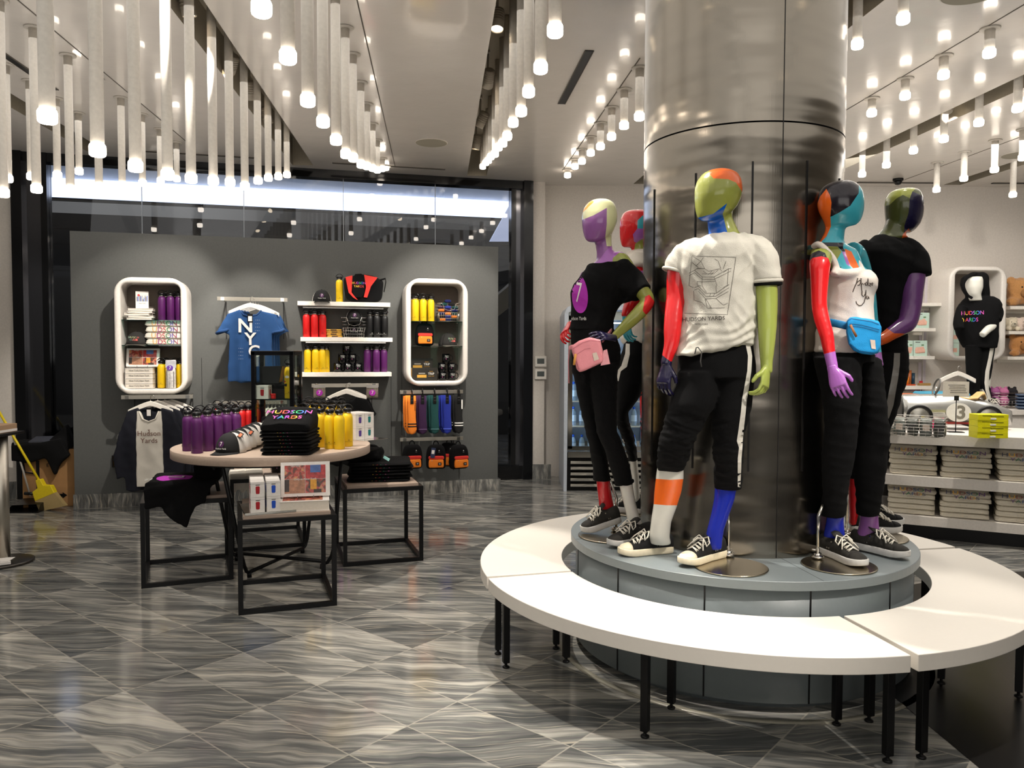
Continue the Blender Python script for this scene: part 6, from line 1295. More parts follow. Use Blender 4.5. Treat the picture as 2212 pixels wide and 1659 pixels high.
LN = [[(350, 748), (700, 758), (632, 1216), (290, 1204)], [(350, 748), (325, 985)], [(325, 885), (370, 862), (430, 915), (525, 915), (640, 850), (665, 848)], [(328, 905), (370, 880), (430, 935), (525, 935), (660, 868)], [(385, 850), (450, 848), (480, 870), (570, 850), (590, 870)], [(370, 862), (395, 845), (450, 850)], [(430, 890), (525, 888), (560, 860)], [(430, 915), (430, 985)], [(525, 915), (550, 985)], [(390, 950), (430, 955), (540, 950)], [(390, 950), (392, 985), (420, 985)],
      [(370, 1000), (400, 990), (460, 1045), (540, 1045), (648, 975)], [(368, 1020), (400, 1008), (460, 1070), (540, 1068), (645, 1000)], [(400, 1030), (460, 1090), (540, 1086), (640, 1030)], [(430, 985), (465, 1040)], [(540, 985), (545, 1045)], [(362, 1025), (365, 1100), (430, 1120), (455, 1150)], [(455, 1090), (470, 1165), (610, 1162)], [(540, 1086), (600, 1140), (632, 1125)], [(460, 1090), (505, 1165)], [(360, 755), (420, 790), (450, 848)], [(440, 760), (420, 790), (380, 830)], [(530, 770), (560, 790), (580, 850)], [(620, 790), (600, 850)], [(350, 800), (400, 840)], [(440, 870), (470, 890)], [(480, 895), (510, 870)], [(500, 895), (530, 870)], [(600, 880), (640, 850)], [(325, 985), (362, 1000)], [(600, 1000), (640, 975)], [(490, 1068), (500, 1045)], [(520, 1068), (530, 1045)], [(640, 850), (632, 975)]]
f = MB(); draw_lines(f, BV, c5, LN, .42, mat('line_ink', (96, 92, 84), .8)); wobj(f, 'print', T)
f = MB(); ux = (.997, .0); a = math.radians(-2.5); px_text(f, BV, 'HUDSON YARDS', *c5.p(442, 1250), 12.2, mat('ink_dark', (70, 66, 60), .8), (math.cos(a), math.sin(a)), (0, -1)); px_text(f, BV, 'NEW YORK', *c5.p(425, 1292), 5.5, mat('ink_dark')); wobj(f, 'print_text', T)
# joggers
f = MB(); slices(f, c6, [(50, 492, 966), (110, 488, 968), (160, 480, 976), (220, 474, 982), (290, 470, 982)], 3.61, [.09, .105, .12, .125], grow=.0); slices(f, c6, lL, [3.6, 3.56, 3.60, 3.70], [.115, .10, .085, .08, .066], grow=.002); slices(f, c6, lR, [3.62, 3.58, 3.60, 3.68], [.115, .10, .085, .08, .066], grow=.002)
zk = at_Y(*c6.p(450, 570), 3.6).z; zh = at_Y(*c6.p(450, 860), 3.6).z; zh2 = at_Y(*c6.p(450, 960), 3.6).z
bL = bunch(zh, zk, .0055, .024, 3); bR = bunch(zh2, zk-.04, .0055, .022, 9); xm = at_Y(*c6.p(620, 700), 3.6).x
me = remesh(f, .0065, 3, lambda p, n: bL(p, n) if p.x < xm else bR(p, n)); BJ = mesh_bvh(me); mobj(me, 'joggers', T, JOG)
f = MB()
def ribbon(f, bv, cr, L, R, m, off=.003):
    k = 5; a = [cr.p(*q) for q in L]; b_ = [cr.p(*q) for q in R]
    def den(P): 
        o = []
        for i in range(len(P)-1): o += [(P[i][0]+(P[i+1][0]-P[i][0])*j/k, P[i][1]+(P[i+1][1]-P[i][1])*j/k) for j in range(k)]
        return o+[P[-1]]
    a, b_ = den(a), den(b_); rows = [[(p[0]+(q[0]-p[0])*t, p[1]+(q[1]-p[1])*t) for t in (0, .33, .66, 1)] for p, q in zip(a, b_)]; H = [px_pts(bv, r, off) for r in rows]
    for i in range(len(H)-1):
        for j in range(3):
            q = [H[i][j], H[i][j+1], H[i+1][j+1], H[i+1][j]]
            if None not in q and max((q[0]-x).length for x in q) < .08: f.quad(*q, m)
ribbon(f, BJ, c6, [(922, 66), (940, 150), (935, 250), (915, 360), (900, 440), (893, 520), (880, 620), (866, 715), (880, 760), (872, 830), (872, 900), (872, 1020)], [(952, 64), (968, 150), (962, 250), (945, 370), (932, 440), (925, 520), (914, 620), (905, 710), (903, 760), (897, 830), (895, 900), (888, 1022)], STRIPE); wobj(f, 'side_stripe', T)
f = MB(); D0 = at_Y(*c6.p(610, 95), 3.46); f.tube([D0, D0+Vector((.012, -.012, -.02)), D0+Vector((.006, -.018, -.06)), D0+Vector((.010, -.020, -.085))], .0028, PRG, 6); f.tube([D0, D0+Vector((-.012, -.012, .0)), D0+Vector((-.018, -.012, -.028))], .0028, PRG, 6); wobj(f, 'drawcord', T)
shoe(T, at_z(1452, 1192, Z0), at_z(1336, 1201, Z0), Z0+.0002, CANV, CREAM, CREAM, LACE); shoe(T, at_z(1563, 1203, Z0), at_z(1471, 1227, Z0), Z0+.0078, CANV, CREAM, CREAM, LACE)
rb = at_z(1573, 1205, Z0); stand(T, 1579, 1226, .165, [rb+Vector((0, 0, .005)), rb+Vector((0, 0, .20)), rb+Vector((-.012, .0, .26)), at_Y(*c6.p(790, 1150), 3.70)], Z0)
# ==================================================================== A: female at left
c3 = Crop(1200, 400, 3.95); c4 = Crop(1200, 800, 3.95); Ya = 4.12
T = thing('mannequin', 'female mannequin with violet and cream head, off-shoulder black tee, hand on hip', 'mannequin', (at_Y(1300, 800, Ya).x, Ya, Z0))
f = MB(); slices(f, c3, [(124, 345, 430), (135, 305, 468), (160, 268, 500), (200, 240, 520), (250, 228, 527), (300, 226, 526), (350, 229, 512), (400, 236, 488), (440, 246, 450), (470, 262, 400), (486, 290, 350)], [4.12, 4.10, 4.08], [.03, .07, .09, .095, .1, .1, .095, .08, .06, .045, .02])
slices(f, c3, [(380, 385, 492), (430, 335, 478), (480, 332, 478), (530, 345, 482), (580, 352, 500), (640, 350, 560), (690, 310, 600)], 4.13, [.045, .045, .047, .05, .055, .065, .07])
TA = [(640, 330, 570), (690, 285, 625), (760, 235, 640), (840, 165, 630), (920, 138, 605), (1000, 137, 580), (1080, 145, 510), (1150, 140, 482), (1215, 135, 482)]
slices(f, c3, TA+[(1300, 138, 520), (1400, 142, 548), (1560, 142, 545)], 4.13, [.05, .08, .10, .105, .095, .09, .085, .09, .10, .11, .11], grow=-.010)
AL = [(1560, 142, 400)]; 
aL = [(-60, 140, 330), (0, 140, 320), (150, 175, 330), (300, 205, 350), (450, 240, 372), (600, 275, 402), (700, 295, 430), (800, 312, 452), (935, 328, 472)]
aR = [(-60, 280, 545), (0, 285, 532), (150, 300, 527), (300, 322, 522), (450, 340, 522), (520, 348, 527), (600, 383, 562), (700, 424, 600), (800, 455, 627), (900, 482, 650), (970, 512, 660)]
slices(f, c4, aL, [4.16, 4.15, 4.20, 4.26], [.09, .075, .06, .055], grow=-.01); slices(f, c4, aR, [4.10, 4.04, 4.05, 4.08], [.09, .075, .06, .055], grow=-.01)
slices(f, c4, [(890, 345, 462), (1000, 352, 470), (1100, 366, 488), (1200, 372, 508), (1260, 400, 525)], [4.26, 4.28], [.05, .042, .036]); slices(f, c4, [(930, 530, 652), (1050, 560, 670), (1150, 583, 690), (1250, 605, 720), (1330, 628, 752), (1390, 640, 752)], [4.08, 4.03], [.05, .042, .036])
limb(f, c3, [(500, 660, 4.12, .05), (555, 640, 4.10, .044), (640, 760, 4.06, .043), (720, 880, 4.02, .041), (785, 985, 4.0, .037), (720, 1080, 3.98, .036), (630, 1170, 3.98, .032), (540, 1255, 3.99, .024), (500, 1300, 4.0, .022)])
limb(f, c3, [(270, 770, 4.18, .038), (235, 900, 4.27, .034), (215, 1050, 4.31, .03), (170, 1160, 4.28, .026), (125, 1207, 4.22, .021)])
me = remesh(f, .0072, 6); me.materials.clear(); [me.materials.append(m) for m in GM('violet', 'cream', 'lilac', 'olive', 'scarlet', 'red', 'white', 'amber')]
paint(me, c3, [([(210, 303), (330, 255), (438, 193), (437, 330), (425, 440), (437, 520), (478, 522), (484, 420), (510, 350), (560, 300), (540, 120), (400, 100), (200, 140)], 1), ([(200, 303), (225, 240), (330, 140), (280, 120), (200, 140)], 7),
               ([(300, 660), (360, 655), (430, 560), (480, 515), (560, 575), (490, 620), (482, 690), (360, 730), (300, 760)], 2), ([(482, 690), (490, 620), (545, 575), (640, 590), (860, 900), (860, 1100), (520, 1340), (470, 1300), (560, 1100), (700, 900)], 3),
               ([(765, 950), (800, 935), (860, 1010), (800, 1100), (765, 1100), (745, 1070)], 5), ([(285, 750), (330, 690), (365, 670), (345, 735)], 5), ([(40, 1080), (130, 1080), (130, 1300), (40, 1300)], 5)])
paint(me, c4, [([(330, 850), (520, 850), (540, 1300), (330, 1300)], 4), ([(522, 900), (700, 900), (800, 1420), (600, 1420)], 6)])
mobj(me, 'body', T)
w1 = at_Y(*c3.p(492, 1303), 3.97); hand(w1, at_Y(*c3.p(330, 1268), 3.88)-w1, (-.1, -.72, .7), 1, .34, GL['navy'], 'hand', T, .88, thumb=.9)
w2 = at_Y(*c3.p(118, 1195), 4.22); hand(w2, at_Y(*c3.p(70, 1265), 4.16)-w2, (-.8, -.5, .2), 1, .95, GL['red'], 'hand', T, .86)
TM = mat('black_tee', (11, 11, 12), .95, bump=.4, scale=350, spec=.2)
f = MB(); slices(f, c3, [(665, 300, 600)]+TA[2:]+[(1240, 134, 484)], 4.13, [.075, .105, .11, .105, .10, .095, .1, .105], grow=.006)
limb(f, c3, [(470, 770, 4.11, .05), (575, 715, 4.10, .045), (640, 790, 4.06, .06), (690, 870, 4.04, .062), (730, 925, 4.02, .058)]); slices(f, c3, [(630, 560, 620), (700, 470, 680), (800, 500, 730), (880, 500, 770), (925, 560, 795), (960, 590, 700), (1010, 560, 600)], 4.07, [.05, .06, .07, .075, .07, .05, .03])
me = remesh(f, .0065, 5, folds(.010, 14, (.7, 0, 1.4), 36)); BV = mesh_bvh(me); mobj(me, 't_shirt', T, TM)
f = MB(); E = [c3.p(208+68*math.cos(t)*(1-.12*math.sin(t)), 932-160*math.sin(t)+12*math.cos(t)) for t in np.linspace(0, 2*PI, 33)[:-1]]
g = []; cc_ = c3.p(208, 932)
for k in range(1, 9): g.append(px_pts(BV, [(cc_[0]+(x-cc_[0])*k/8, cc_[1]+(y-cc_[1])*k/8) for x, y in E], .0015))
for k in range(7):
    for j in range(32):
        q = [g[k][j], g[k+1][j], g[k+1][(j+1) % 32], g[k][(j+1) % 32]]
        if None not in q and max((q[0]-x).length for x in q) < .06: f.quad(*q, MAG)
q0 = px_pts(BV, [cc_])[0]
for j in range(32):
    if q0 and g[0][j] and g[0][(j+1) % 32]: f.add([q0, g[0][j], g[0][(j+1) % 32]], [(0, 1, 2)], MAG)
px_text(f, BV, '7', *c3.p(196, 925), 62, PRW, (.42, .08), (.06, -1), off=.0035); px_text(f, BV, 'Hudson Yards', *c3.p(185, 1138), 11, PRW, (.62, .0), (0, -1), off=.003); wobj(f, 'print', T)
f = MB(); slices(f, c3, [(1195, 136, 484), (1300, 136, 520), (1400, 140, 550), (1540, 140, 548)], 4.13, [.10, .115, .12], grow=.002); slices(f, c4, aL, [4.16, 4.15, 4.20, 4.26], [.10, .085, .07, .06]); slices(f, c4, aR, [4.10, 4.04, 4.05, 4.08], [.10, .085, .07, .06])
me = remesh(f, .0065, 4, folds(.006, 31, (.3, 0, 1.5), 60)); mobj(me, 'trousers', T, JOG)
for px, py, Y, r in ((398, 925, 4.26, .036), (587, 955, 4.08, .037)): f = MB(); f.tube(ringat(at_Y(*c4.p(px, py), Y), r+.004, r+.002, .008 if px > 500 else 0), .011, JOG, 8, closed=True); wobj(f, 'rolled_hem', T)
shoe(T, at_z(1342, 1149, Z0), at_z(1258, 1156, Z0), Z0+.0078, CAMO, WRUB, CAMO, LACE, pitch=.22, s=.9); shoe(T, at_z(1406, 1167, Z0), at_z(1316, 1186, Z0), Z0+.0078, CAMO, WRUB, CAMO, LACE)
rb = at_z(1331, 1150, Z0); stand(T, 1322, 1158, .18, [rb+Vector((0, 0, .005)), rb+Vector((0, 0, .19)), rb+Vector((-.03, 0, .27)), at_Y(*c4.p(455, 900), 4.25)], Z0)
# pink waist bag
def bag(name, label, cr, pts, Y, col, th, tagp, T2pts, extra):
    cx0, cy0 = sum(p[0] for p in pts)/len(pts), sum(p[1] for p in pts)/len(pts); Cn = at_Y(*cr.p(cx0, cy0), Y); t = thing(name, label, 'bag', tuple(Cn)); M_ = mat(name+'_'+str(col[0]), col, .8, bump=.5, scale=350)
    P = [at_Y(*cr.p(*q), Y) for q in pts]; rs = []
    v = Vector((Cn.x, Cn.y, 0)).normalized()
    for u, k in ((-1, .86), (-.8, .96), (0, 1), (.8, .96), (1, .86)): rs.append([Cn+(p-Cn)*k-v*(u*th) for p in P])
    f = MB(); f.rings(rs, M_); me = remesh(f, .005, 4, lambda p, n: .002*noise.noise(p*30)); bv = mesh_bvh(me); mobj(me, 'pouch', t, M_)
    return t, bv, M_
PT = [(135, 1372), (200, 1325), (290, 1296), (385, 1318), (400, 1390), (412, 1480), (400, 1515), (260, 1580), (205, 1597), (178, 1570), (160, 1480), (140, 1420)]
t, bv, m_ = bag('waist_bag', 'pink waist bag with leather zip pull on the left female mannequin', c3, PT, 3.90, (222, 142, 150), .035, None, None, None)
DP = mat('pink_dark', (190, 112, 122), .8); f = MB(); draw_lines(f, bv, c3, [[(150, 1395), (230, 1345), (300, 1322), (385, 1335)], [(165, 1455), (250, 1400), (300, 1392)], [(175, 1500), (200, 1570)]], 1.0, DP); wobj(f, 'zip', t)
f = MB(); f.tube([at_Y(*c3.p(172, 1440), 3.855), at_Y(*c3.p(162, 1500), 3.85), at_Y(*c3.p(158, 1535), 3.85)], .006, mat('leather_tan', (200, 140, 60), .6), 8, flat=.4); wobj(f, 'zip_pull', t)
def px_quad(f, bv, cr, pts, m, off=.003, n=4):
    a, b_, c, d = [cr.p(*q) for q in pts]; H = []
    for i in range(n+1):
        u = i/n; H.append(px_pts(bv, [((a[0]+(b_[0]-a[0])*j/n)*(1-u)+(d[0]+(c[0]-d[0])*j/n)*u, (a[1]+(b_[1]-a[1])*j/n)*(1-u)+(d[1]+(c[1]-d[1])*j/n)*u) for j in range(n+1)], off))
    for i in range(n):
        for j in range(n):
            q = [H[i][j], H[i][j+1], H[i+1][j+1], H[i+1][j]]
            if None not in q and max((q[0]-x).length for x in q) < .06: f.quad(*q, m)
LBL = mat('woven_label', (206, 190, 176), .8); f = MB(); px_quad(f, bv, c3, [(315, 1435), (350, 1425), (372, 1485), (330, 1500)], LBL); draw_lines(f, bv, c3, [[(330, 1445), (345, 1440), (348, 1458), (335, 1462), (330, 1445)], [(338, 1480), (350, 1462), (360, 1478)]], .6, BLK); wobj(f, 'label', t)
f = MB(); hq = [at_Y(*c3.p(*q), 3.88) for q in ((410, 1410), (440, 1400), (466, 1525), (385, 1540))]; f.add(hq+[q+Vector((0, .002, 0)) for q in hq], [(0, 1, 2, 3), (7, 6, 5, 4), (0, 4, 5, 1), (1, 5, 6, 2), (2, 6, 7, 3), (3, 7, 4, 0)], mat('pink_card', (214, 150, 156), .6)); wobj(f, 'swing_tag', t)
f = MB(); f.tube([at_Y(*c3.p(400, 1330), 3.93), at_Y(*c3.p(470, 1245), 4.03), at_Y(*c3.p(488, 1225), 4.12), at_Y(*c3.p(485, 1215), 4.2)], .010, m_, 8, flat=.3); f.tube([at_Y(*c3.p(145, 1380), 3.9), at_Y(*c3.p(118, 1390), 4.0), at_Y(*c3.p(112, 1500), 4.2), at_Y(*c3.p(115, 1690), 4.2)], .012, m_, 8, flat=.3); wobj(f, 'strap', t)
# ==================================================================== B: male behind the left edge of the column
c7b = Crop(1300, 720, 4.15); Yb = 4.74
T = thing('mannequin', 'male mannequin with red head, white tee, half hidden behind the column left edge', 'mannequin', (at_Y(1395, 800, Yb).x, Yb, Z0))
f = MB(); slices(f, c3, [(214, 640, 770), (225, 600, 800), (250, 570, 830), (300, 552, 850), (360, 548, 850), (420, 550, 840), (470, 553, 800), (510, 562, 720), (530, 575, 680)], Yb, [.03, .07, .1, .11, .11, .1, .08, .05, .03]); slices(f, c3, [(440, 660, 800), (500, 650, 790), (560, 650, 800), (600, 620, 850)], Yb, .055)
TB = [(555, 660, 830), (580, 610, 900), (640, 600, 960), (740, 640, 980), (900, 640, 980), (1000, 600, 960), (1100, 585, 950), (1200, 578, 950), (1300, 562, 940), (1355, 580, 940)]
slices(f, c3, TB, Yb, [.05, .09, .11, .12, .11, .11, .11, .11, .11, .11], grow=-.01)
bA = [(60, 205, 420), (150, 190, 420), (300, 140, 420), (450, 138, 380), (600, 132, 320), (700, 130, 235), (780, 132, 225)]; bB = [(700, 130, 235), (800, 135, 240), (900, 170, 275), (1000, 210, 300), (1140, 245, 318)]
slices(f, c7b, bA, [4.74, 4.62, 4.60], [.1, .09, .07], grow=-.01); slices(f, c7b, bB, [4.60, 4.70], [.07, .06], grow=-.01); slices(f, c7b, [(1120, 246, 318), (1300, 268, 335), (1450, 280, 342), (1520, 270, 345)], [4.70, 4.74], [.055, .04])
slices(f, c7b, [(60, 300, 470), (300, 320, 480), (600, 340, 470), (900, 350, 450), (1200, 360, 440), (1500, 365, 430)], [4.85, 4.9], [.09, .08, .06, .05, .045])
limb(f, c3, [(680, 640, 4.68, .055), (700, 760, 4.62, .05), (720, 850, 4.58, .045), (700, 960, 4.5, .042), (640, 1010, 4.46, .036), (600, 1130, 4.45, .03)])
me = remesh(f, .009, 5); me.materials.clear(); [me.materials.append(m) for m in GM('red', 'cyan', 'lilac', 'white', 'olive')]
paint(me, c3, [([(745, 258), (700, 300), (698, 370), (900, 370), (900, 258)], 1), ([(698, 370), (660, 420), (670, 480), (700, 500), (900, 440), (900, 370)], 2), ([(670, 560), (680, 500), (735, 460), (900, 440), (900, 600)], 4), ([(640, 730), (800, 730), (800, 850), (740, 850)], 2)]); paint(me, c7b, [([(100, 1100), (500, 1100), (500, 1600), (100, 1600)], 3)])
mobj(me, 'body', T)
f = MB(); slices(f, c3, TB, Yb, [.05, .09, .12, .125, .12, .115, .115, .115, .12, .12], grow=.006); limb(f, c3, [(680, 630, 4.68, .065), (695, 700, 4.64, .075), (705, 740, 4.62, .07)])
me = remesh(f, .008, 5, folds(.011, 41, (.5, 0, 1.5), 40)); mobj(me, 't_shirt', T, WHTF)
f = MB(); slices(f, c7b, bA, [4.74, 4.62, 4.60], [.11, .10, .08], grow=.003); slices(f, c7b, bB, [4.60, 4.70], [.08, .07], grow=.002); slices(f, c7b, [(60, 300, 470), (300, 320, 480), (600, 340, 470), (900, 350, 450), (1160, 355, 445)], [4.85, 4.9], [.1, .09, .07, .06, .055])
me = remesh(f, .008, 3, bunch(1.0, 1.12, .006, .03, 2)); BJ = mesh_bvh(me); mobj(me, 'joggers', T, JOG)
f = MB(); ribbon(f, BJ, c7b, [(215, 90), (210, 180), (175, 290), (145, 330), (135, 420)], [(250, 95), (250, 190), (225, 300), (170, 340), (150, 430)], STRIPE); ribbon(f, BJ, c7b, [(130, 880), (165, 940), (195, 1010), (215, 1090), (235, 1145)], [(148, 890), (190, 950), (215, 1010), (232, 1080), (244, 1130)], STRIPE); wobj(f, 'side_stripe', T)
w_ = at_Y(*c3.p(600, 1130), 4.45); hand(w_, (.1, 0, -1), (-.8, -.5, 0), 1, .5, GL['cyan'], 'hand', T, .95)
shoe(T, at_z(1388, 1112, Z0), at_z(1328, 1106, Z0), Z0+.0078, CANV, WRUB, WRUB, LACE); shoe(T, at_z(1425, 1100, Z0), at_z(1360, 1092, Z0), Z0+.0078, CANV, WRUB, WRUB, LACE)
rb = at_z(1398, 1100, Z0); stand(T, 1372, 1105, .17, [rb+Vector((0, 0, .005)), rb+Vector((0, 0, .3)), rb+Vector((-.01, -.02, .45))], Z0)
# ==================================================================== D: female in tank top, right of the column
c7 = Crop(1720, 370, 3.687); c8 = Crop(1700, 780, 3.4563); Yd = 3.70
T = thing('mannequin', 'female mannequin with black, orange and turquoise head in white tank top', 'mannequin', (at_Y(1840, 800, Yd).x, Yd, Z0))
f = MB(); slices(f, c7, [(80, 310, 420), (100, 250, 468), (130, 212, 495), (170, 190, 515), (220, 180, 525), (270, 180, 526), (320, 193, 523), (360, 213, 515), (400, 230, 500), (430, 238, 470), (446, 262, 400)], 3.68, [.03, .065, .085, .093, .098, .098, .095, .085, .065, .05, .02])
slices(f, c7, [(390, 232, 420), (430, 240, 385), (480, 232, 382), (540, 202, 374), (575, 178, 378), (620, 140, 440)], 3.70, [.05, .048, .048, .05, .055, .07])
TD = [(590, 150, 400), (630, 112, 480), (700, 112, 510), (760, 160, 530), (820, 220, 600), (870, 232, 628), (920, 235, 622), (1000, 232, 598), (1080, 222, 588), (1160, 205, 592), (1240, 180, 600), (1330, 160, 605), (1440, 150, 600)]
slices(f, c7, TD, 3.71, [.05, .075, .09, .10, .115, .12, .11, .10, .09, .095, .10, .105, .11], grow=-.007)
dN = [(-30, 205, 545), (60, 222, 545), (150, 245, 548), (220, 262, 545), (300, 272, 540), (400, 282, 530), (500, 288, 520), (600, 275, 510), (700, 265, 500), (800, 265, 480), (900, 268, 460), (1000, 270, 446), (1080, 262, 440), (1155, 255, 424)]
dF = [(-30, 480, 668), (0, 500, 700), (100, 540, 715), (200, 545, 725), (300, 542, 735), (400, 538, 747), (500, 530, 758), (600, 520, 762), (700, 508, 745), (800, 500, 733), (900, 512, 720), (1000, 520, 706), (1100, 520, 690), (1146, 522, 676)]
slices(f, c8, dN, [3.66, 3.64, 3.68, 3.74], [.11, .09, .07, .06], grow=-.01); slices(f, c8, dF, [3.78, 3.74, 3.78, 3.84], [.11, .09, .07, .06], grow=-.01)
slices(f, c8, [(1120, 302, 422), (1200, 296, 420), (1300, 276, 430), (1400, 285, 420)], [3.74, 3.76], [.04, .038]); slices(f, c8, [(1120, 550, 676), (1200, 548, 680), (1300, 524, 688), (1380, 535, 680)], [3.84, 3.86], [.04, .038])
limb(f, c7, [(200, 680, 3.62, .05), (188, 740, 3.585, .047), (186, 850, 3.575, .041), (182, 980, 3.57, .036), (185, 1080, 3.565, .034), (205, 1180, 3.55, .0335), (240, 1300, 3.53, .031), (262, 1430, 3.51, .0265), (285, 1540, 3.50, .0245), (300, 1640, 3.49, .0235)])
limb(f, c7, [(440, 640, 3.82, .05), (490, 680, 3.86, .045), (560, 900, 3.92, .038), (600, 1200, 3.92, .032), (640, 1480, 3.86, .026), (660, 1560, 3.84, .024)])
me = remesh(f, .0072, 6); me.materials.clear(); [me.materials.append(m) for m in GM('cyan', 'black', 'orange', 'olive', 'red', 'lilac', 'cobalt', 'violet')]
paint(me, c7, [([(270, 365), (340, 330), (430, 275), (497, 175), (500, 60), (150, 60), (150, 300), (200, 380), (268, 420)], 1), ([(240, 140), (268, 190), (281, 250), (272, 360), (276, 440), (240, 520), (180, 580), (120, 560), (150, 300), (190, 200)], 2),
               ([(205, 566), (378, 568), (372, 610), (395, 640), (370, 640), (330, 600), (200, 600)], 1), ([(90, 690), (110, 630), (180, 595), (330, 600), (362, 640), (290, 765), (250, 820), (260, 700)], 3), ([(90, 690), (130, 650), (180, 630), (230, 650), (250, 700), (280, 780), (360, 760), (330, 830), (240, 850), (90, 720)], 1),
               ([(90, 730), (130, 690), (200, 676), (255, 690), (273, 740), (270, 800), (262, 1100), (330, 1350), (320, 1430), (210, 1460), (90, 1440)], 4), ([(210, 1458), (320, 1430), (420, 1700), (180, 1700)], 5), ([(365, 640), (395, 640), (430, 760), (400, 740)], 5), ([(385, 615), (440, 640), (500, 760), (470, 790), (430, 750), (395, 660)], 2), ([(600, 1440), (760, 1440), (760, 1700), (640, 1700)], 7)])
paint(me, c8, [([(200, 1050), (470, 1050), (470, 1450), (200, 1450)], 6), ([(480, 1050), (760, 1050), (760, 1450), (480, 1450)], 7)])
mobj(me, 'body', T)
w1 = at_Y(*c8.p(340, 55), 3.49); hand(w1, at_Y(*c8.p(402, 230), 3.455)-w1, (-.55, -.8, 0), -1, .46, GL['lilac'], 'hand', T, .93, thumb=1.1)
w2 = at_Y(*c8.p(668, 10), 3.84); hand(w2, at_Y(*c8.p(712, 130), 3.80)-w2, (.9, -.3, 0), 1, .35, GL['violet'], 'hand', T, .85)
TK = mat('white_tank', (226, 216, 206), .9, bump=.4, scale=350)
f = MB(); slices(f, c7, [(795, 256, 570), (830, 238, 608), (870, 234, 630), (920, 236, 624), (1000, 234, 600), (1080, 224, 590), (1160, 206, 594), (1240, 184, 606), (1330, 166, 612), (1430, 152, 606), (1470, 200, 600), (1498, 380, 575)], 3.71, [.08, .11, .12, .125, .115, .105, .1, .1, .105, .11, .115, .11, .09], grow=.003)
limb(f, c7, [(300, 830, 3.60, .022), (318, 770, 3.612, .015), (292, 690, 3.612, .013), (235, 622, 3.625, .013), (180, 583, 3.66, .013), (140, 600, 3.72, .013)]); limb(f, c7, [(520, 820, 3.63, .022), (500, 745, 3.64, .014), (460, 680, 3.66, .012), (420, 625, 3.70, .012), (385, 594, 3.74, .012)]); limb(f, c7, [(310, 800, 3.61, .02), (370, 815, 3.605, .022), (440, 815, 3.605, .022), (510, 800, 3.62, .02)])
me = remesh(f, .006, 4, folds(.008, 52, (.5, 0, 1.2), 40)); BV = mesh_bvh(me); mobj(me, 'tank_top', T, TK)
f = MB(); INK = mat('script_ink', (74, 62, 54), .7)
draw_lines(f, BV, c7, [[(490, 850), (480, 890), (462, 930), (450, 962)], [(472, 905), (490, 880), (508, 868), (515, 880), (505, 905), (488, 908)], [(515, 850), (518, 900), (522, 950)], [(515, 915), (528, 890), (535, 905), (545, 890), (552, 910)], [(560, 880), (550, 900), (560, 912), (568, 890), (572, 850), (572, 915)], [(580, 890), (592, 892), (582, 912), (594, 915)], [(600, 890), (596, 905), (606, 910), (610, 890), (602, 888)], [(524, 950), (524, 985), (535, 1000), (552, 975), (556, 945), (552, 1000), (540, 1045), (520, 1068), (500, 1070), (482, 1055), (476, 1035)], [(565, 990), (558, 1010), (568, 1020), (576, 995), (580, 1018)]], 1.0, INK)
wobj(f, 'print', T)
f = MB(); slices(f, c7, [(1440, 150, 604), (1520, 150, 612)], 3.71, .12, grow=.0); slices(f, c8, dN, [3.66, 3.64, 3.68, 3.74], [.12, .10, .08, .066]); slices(f, c8, dF, [3.78, 3.74, 3.78, 3.84], [.12, .10, .08, .066])
me = remesh(f, .0068, 4, folds(.006, 61, (.3, 0, 1.5), 55)); mobj(me, 'trousers', T, JOG)
shoe(T, at_z(1772, 1195, Z0), at_z(1868, 1232, Z0), Z0+.0078, CAMO, WRUB, CAMO, LACE); shoe(T, at_z(1840, 1184, Z0), at_z(1964, 1212, Z0), Z0+.0078, CAMO, WRUB, CAMO, LACE)
rb = at_z(1766, 1210, Z0); stand(T, 1812, 1222, .165, [rb+Vector((0, 0, .005)), rb+Vector((0, 0, .21)), rb+Vector((.02, 0, .26)), at_Y(*c8.p(290, 1080), 3.75)], Z0)
PT = [(400, 1190), (430, 1160), (480, 1158), (600, 1180), (660, 1196), (680, 1240), (672, 1400), (655, 1450), (600, 1463), (520, 1455), (455, 1430), (415, 1380), (398, 1280)]
t, bv, m_ = bag('waist_bag', 'bright blue waist bag on the tank top female mannequin', c7, PT, 3.555, (18, 142, 206), .035, None, None, None)
f = MB(); draw_lines(f, bv, c7, [[(425, 1215), (520, 1225), (600, 1245), (660, 1262)], [(425, 1232), (520, 1242), (600, 1262), (658, 1280)], [(430, 1380), (500, 1430), (620, 1450)], [(405, 1195), (440, 1172), (600, 1195), (665, 1222)]], .9, mat('blue_dark', (10, 90, 140), .7)); wobj(f, 'zip', t)
f = MB(); f.tube([at_Y(*c7.p(432, 1222), 3.515), at_Y(*c7.p(452, 1265), 3.51), at_Y(*c7.p(480, 1318), 3.51)], .006, mat('leather_brown', (140, 92, 54), .6), 8, flat=.4); wobj(f, 'zip_pull', t)
f = MB(); px_quad(f, bv, c7, [(588, 1340), (628, 1345), (634, 1418), (600, 1412)], LBL); draw_lines(f, bv, c7, [[(598, 1352), (618, 1360)], [(602, 1372), (620, 1380), (606, 1392)], [(608, 1400), (624, 1408)]], .7, BLK); wobj(f, 'label', t)
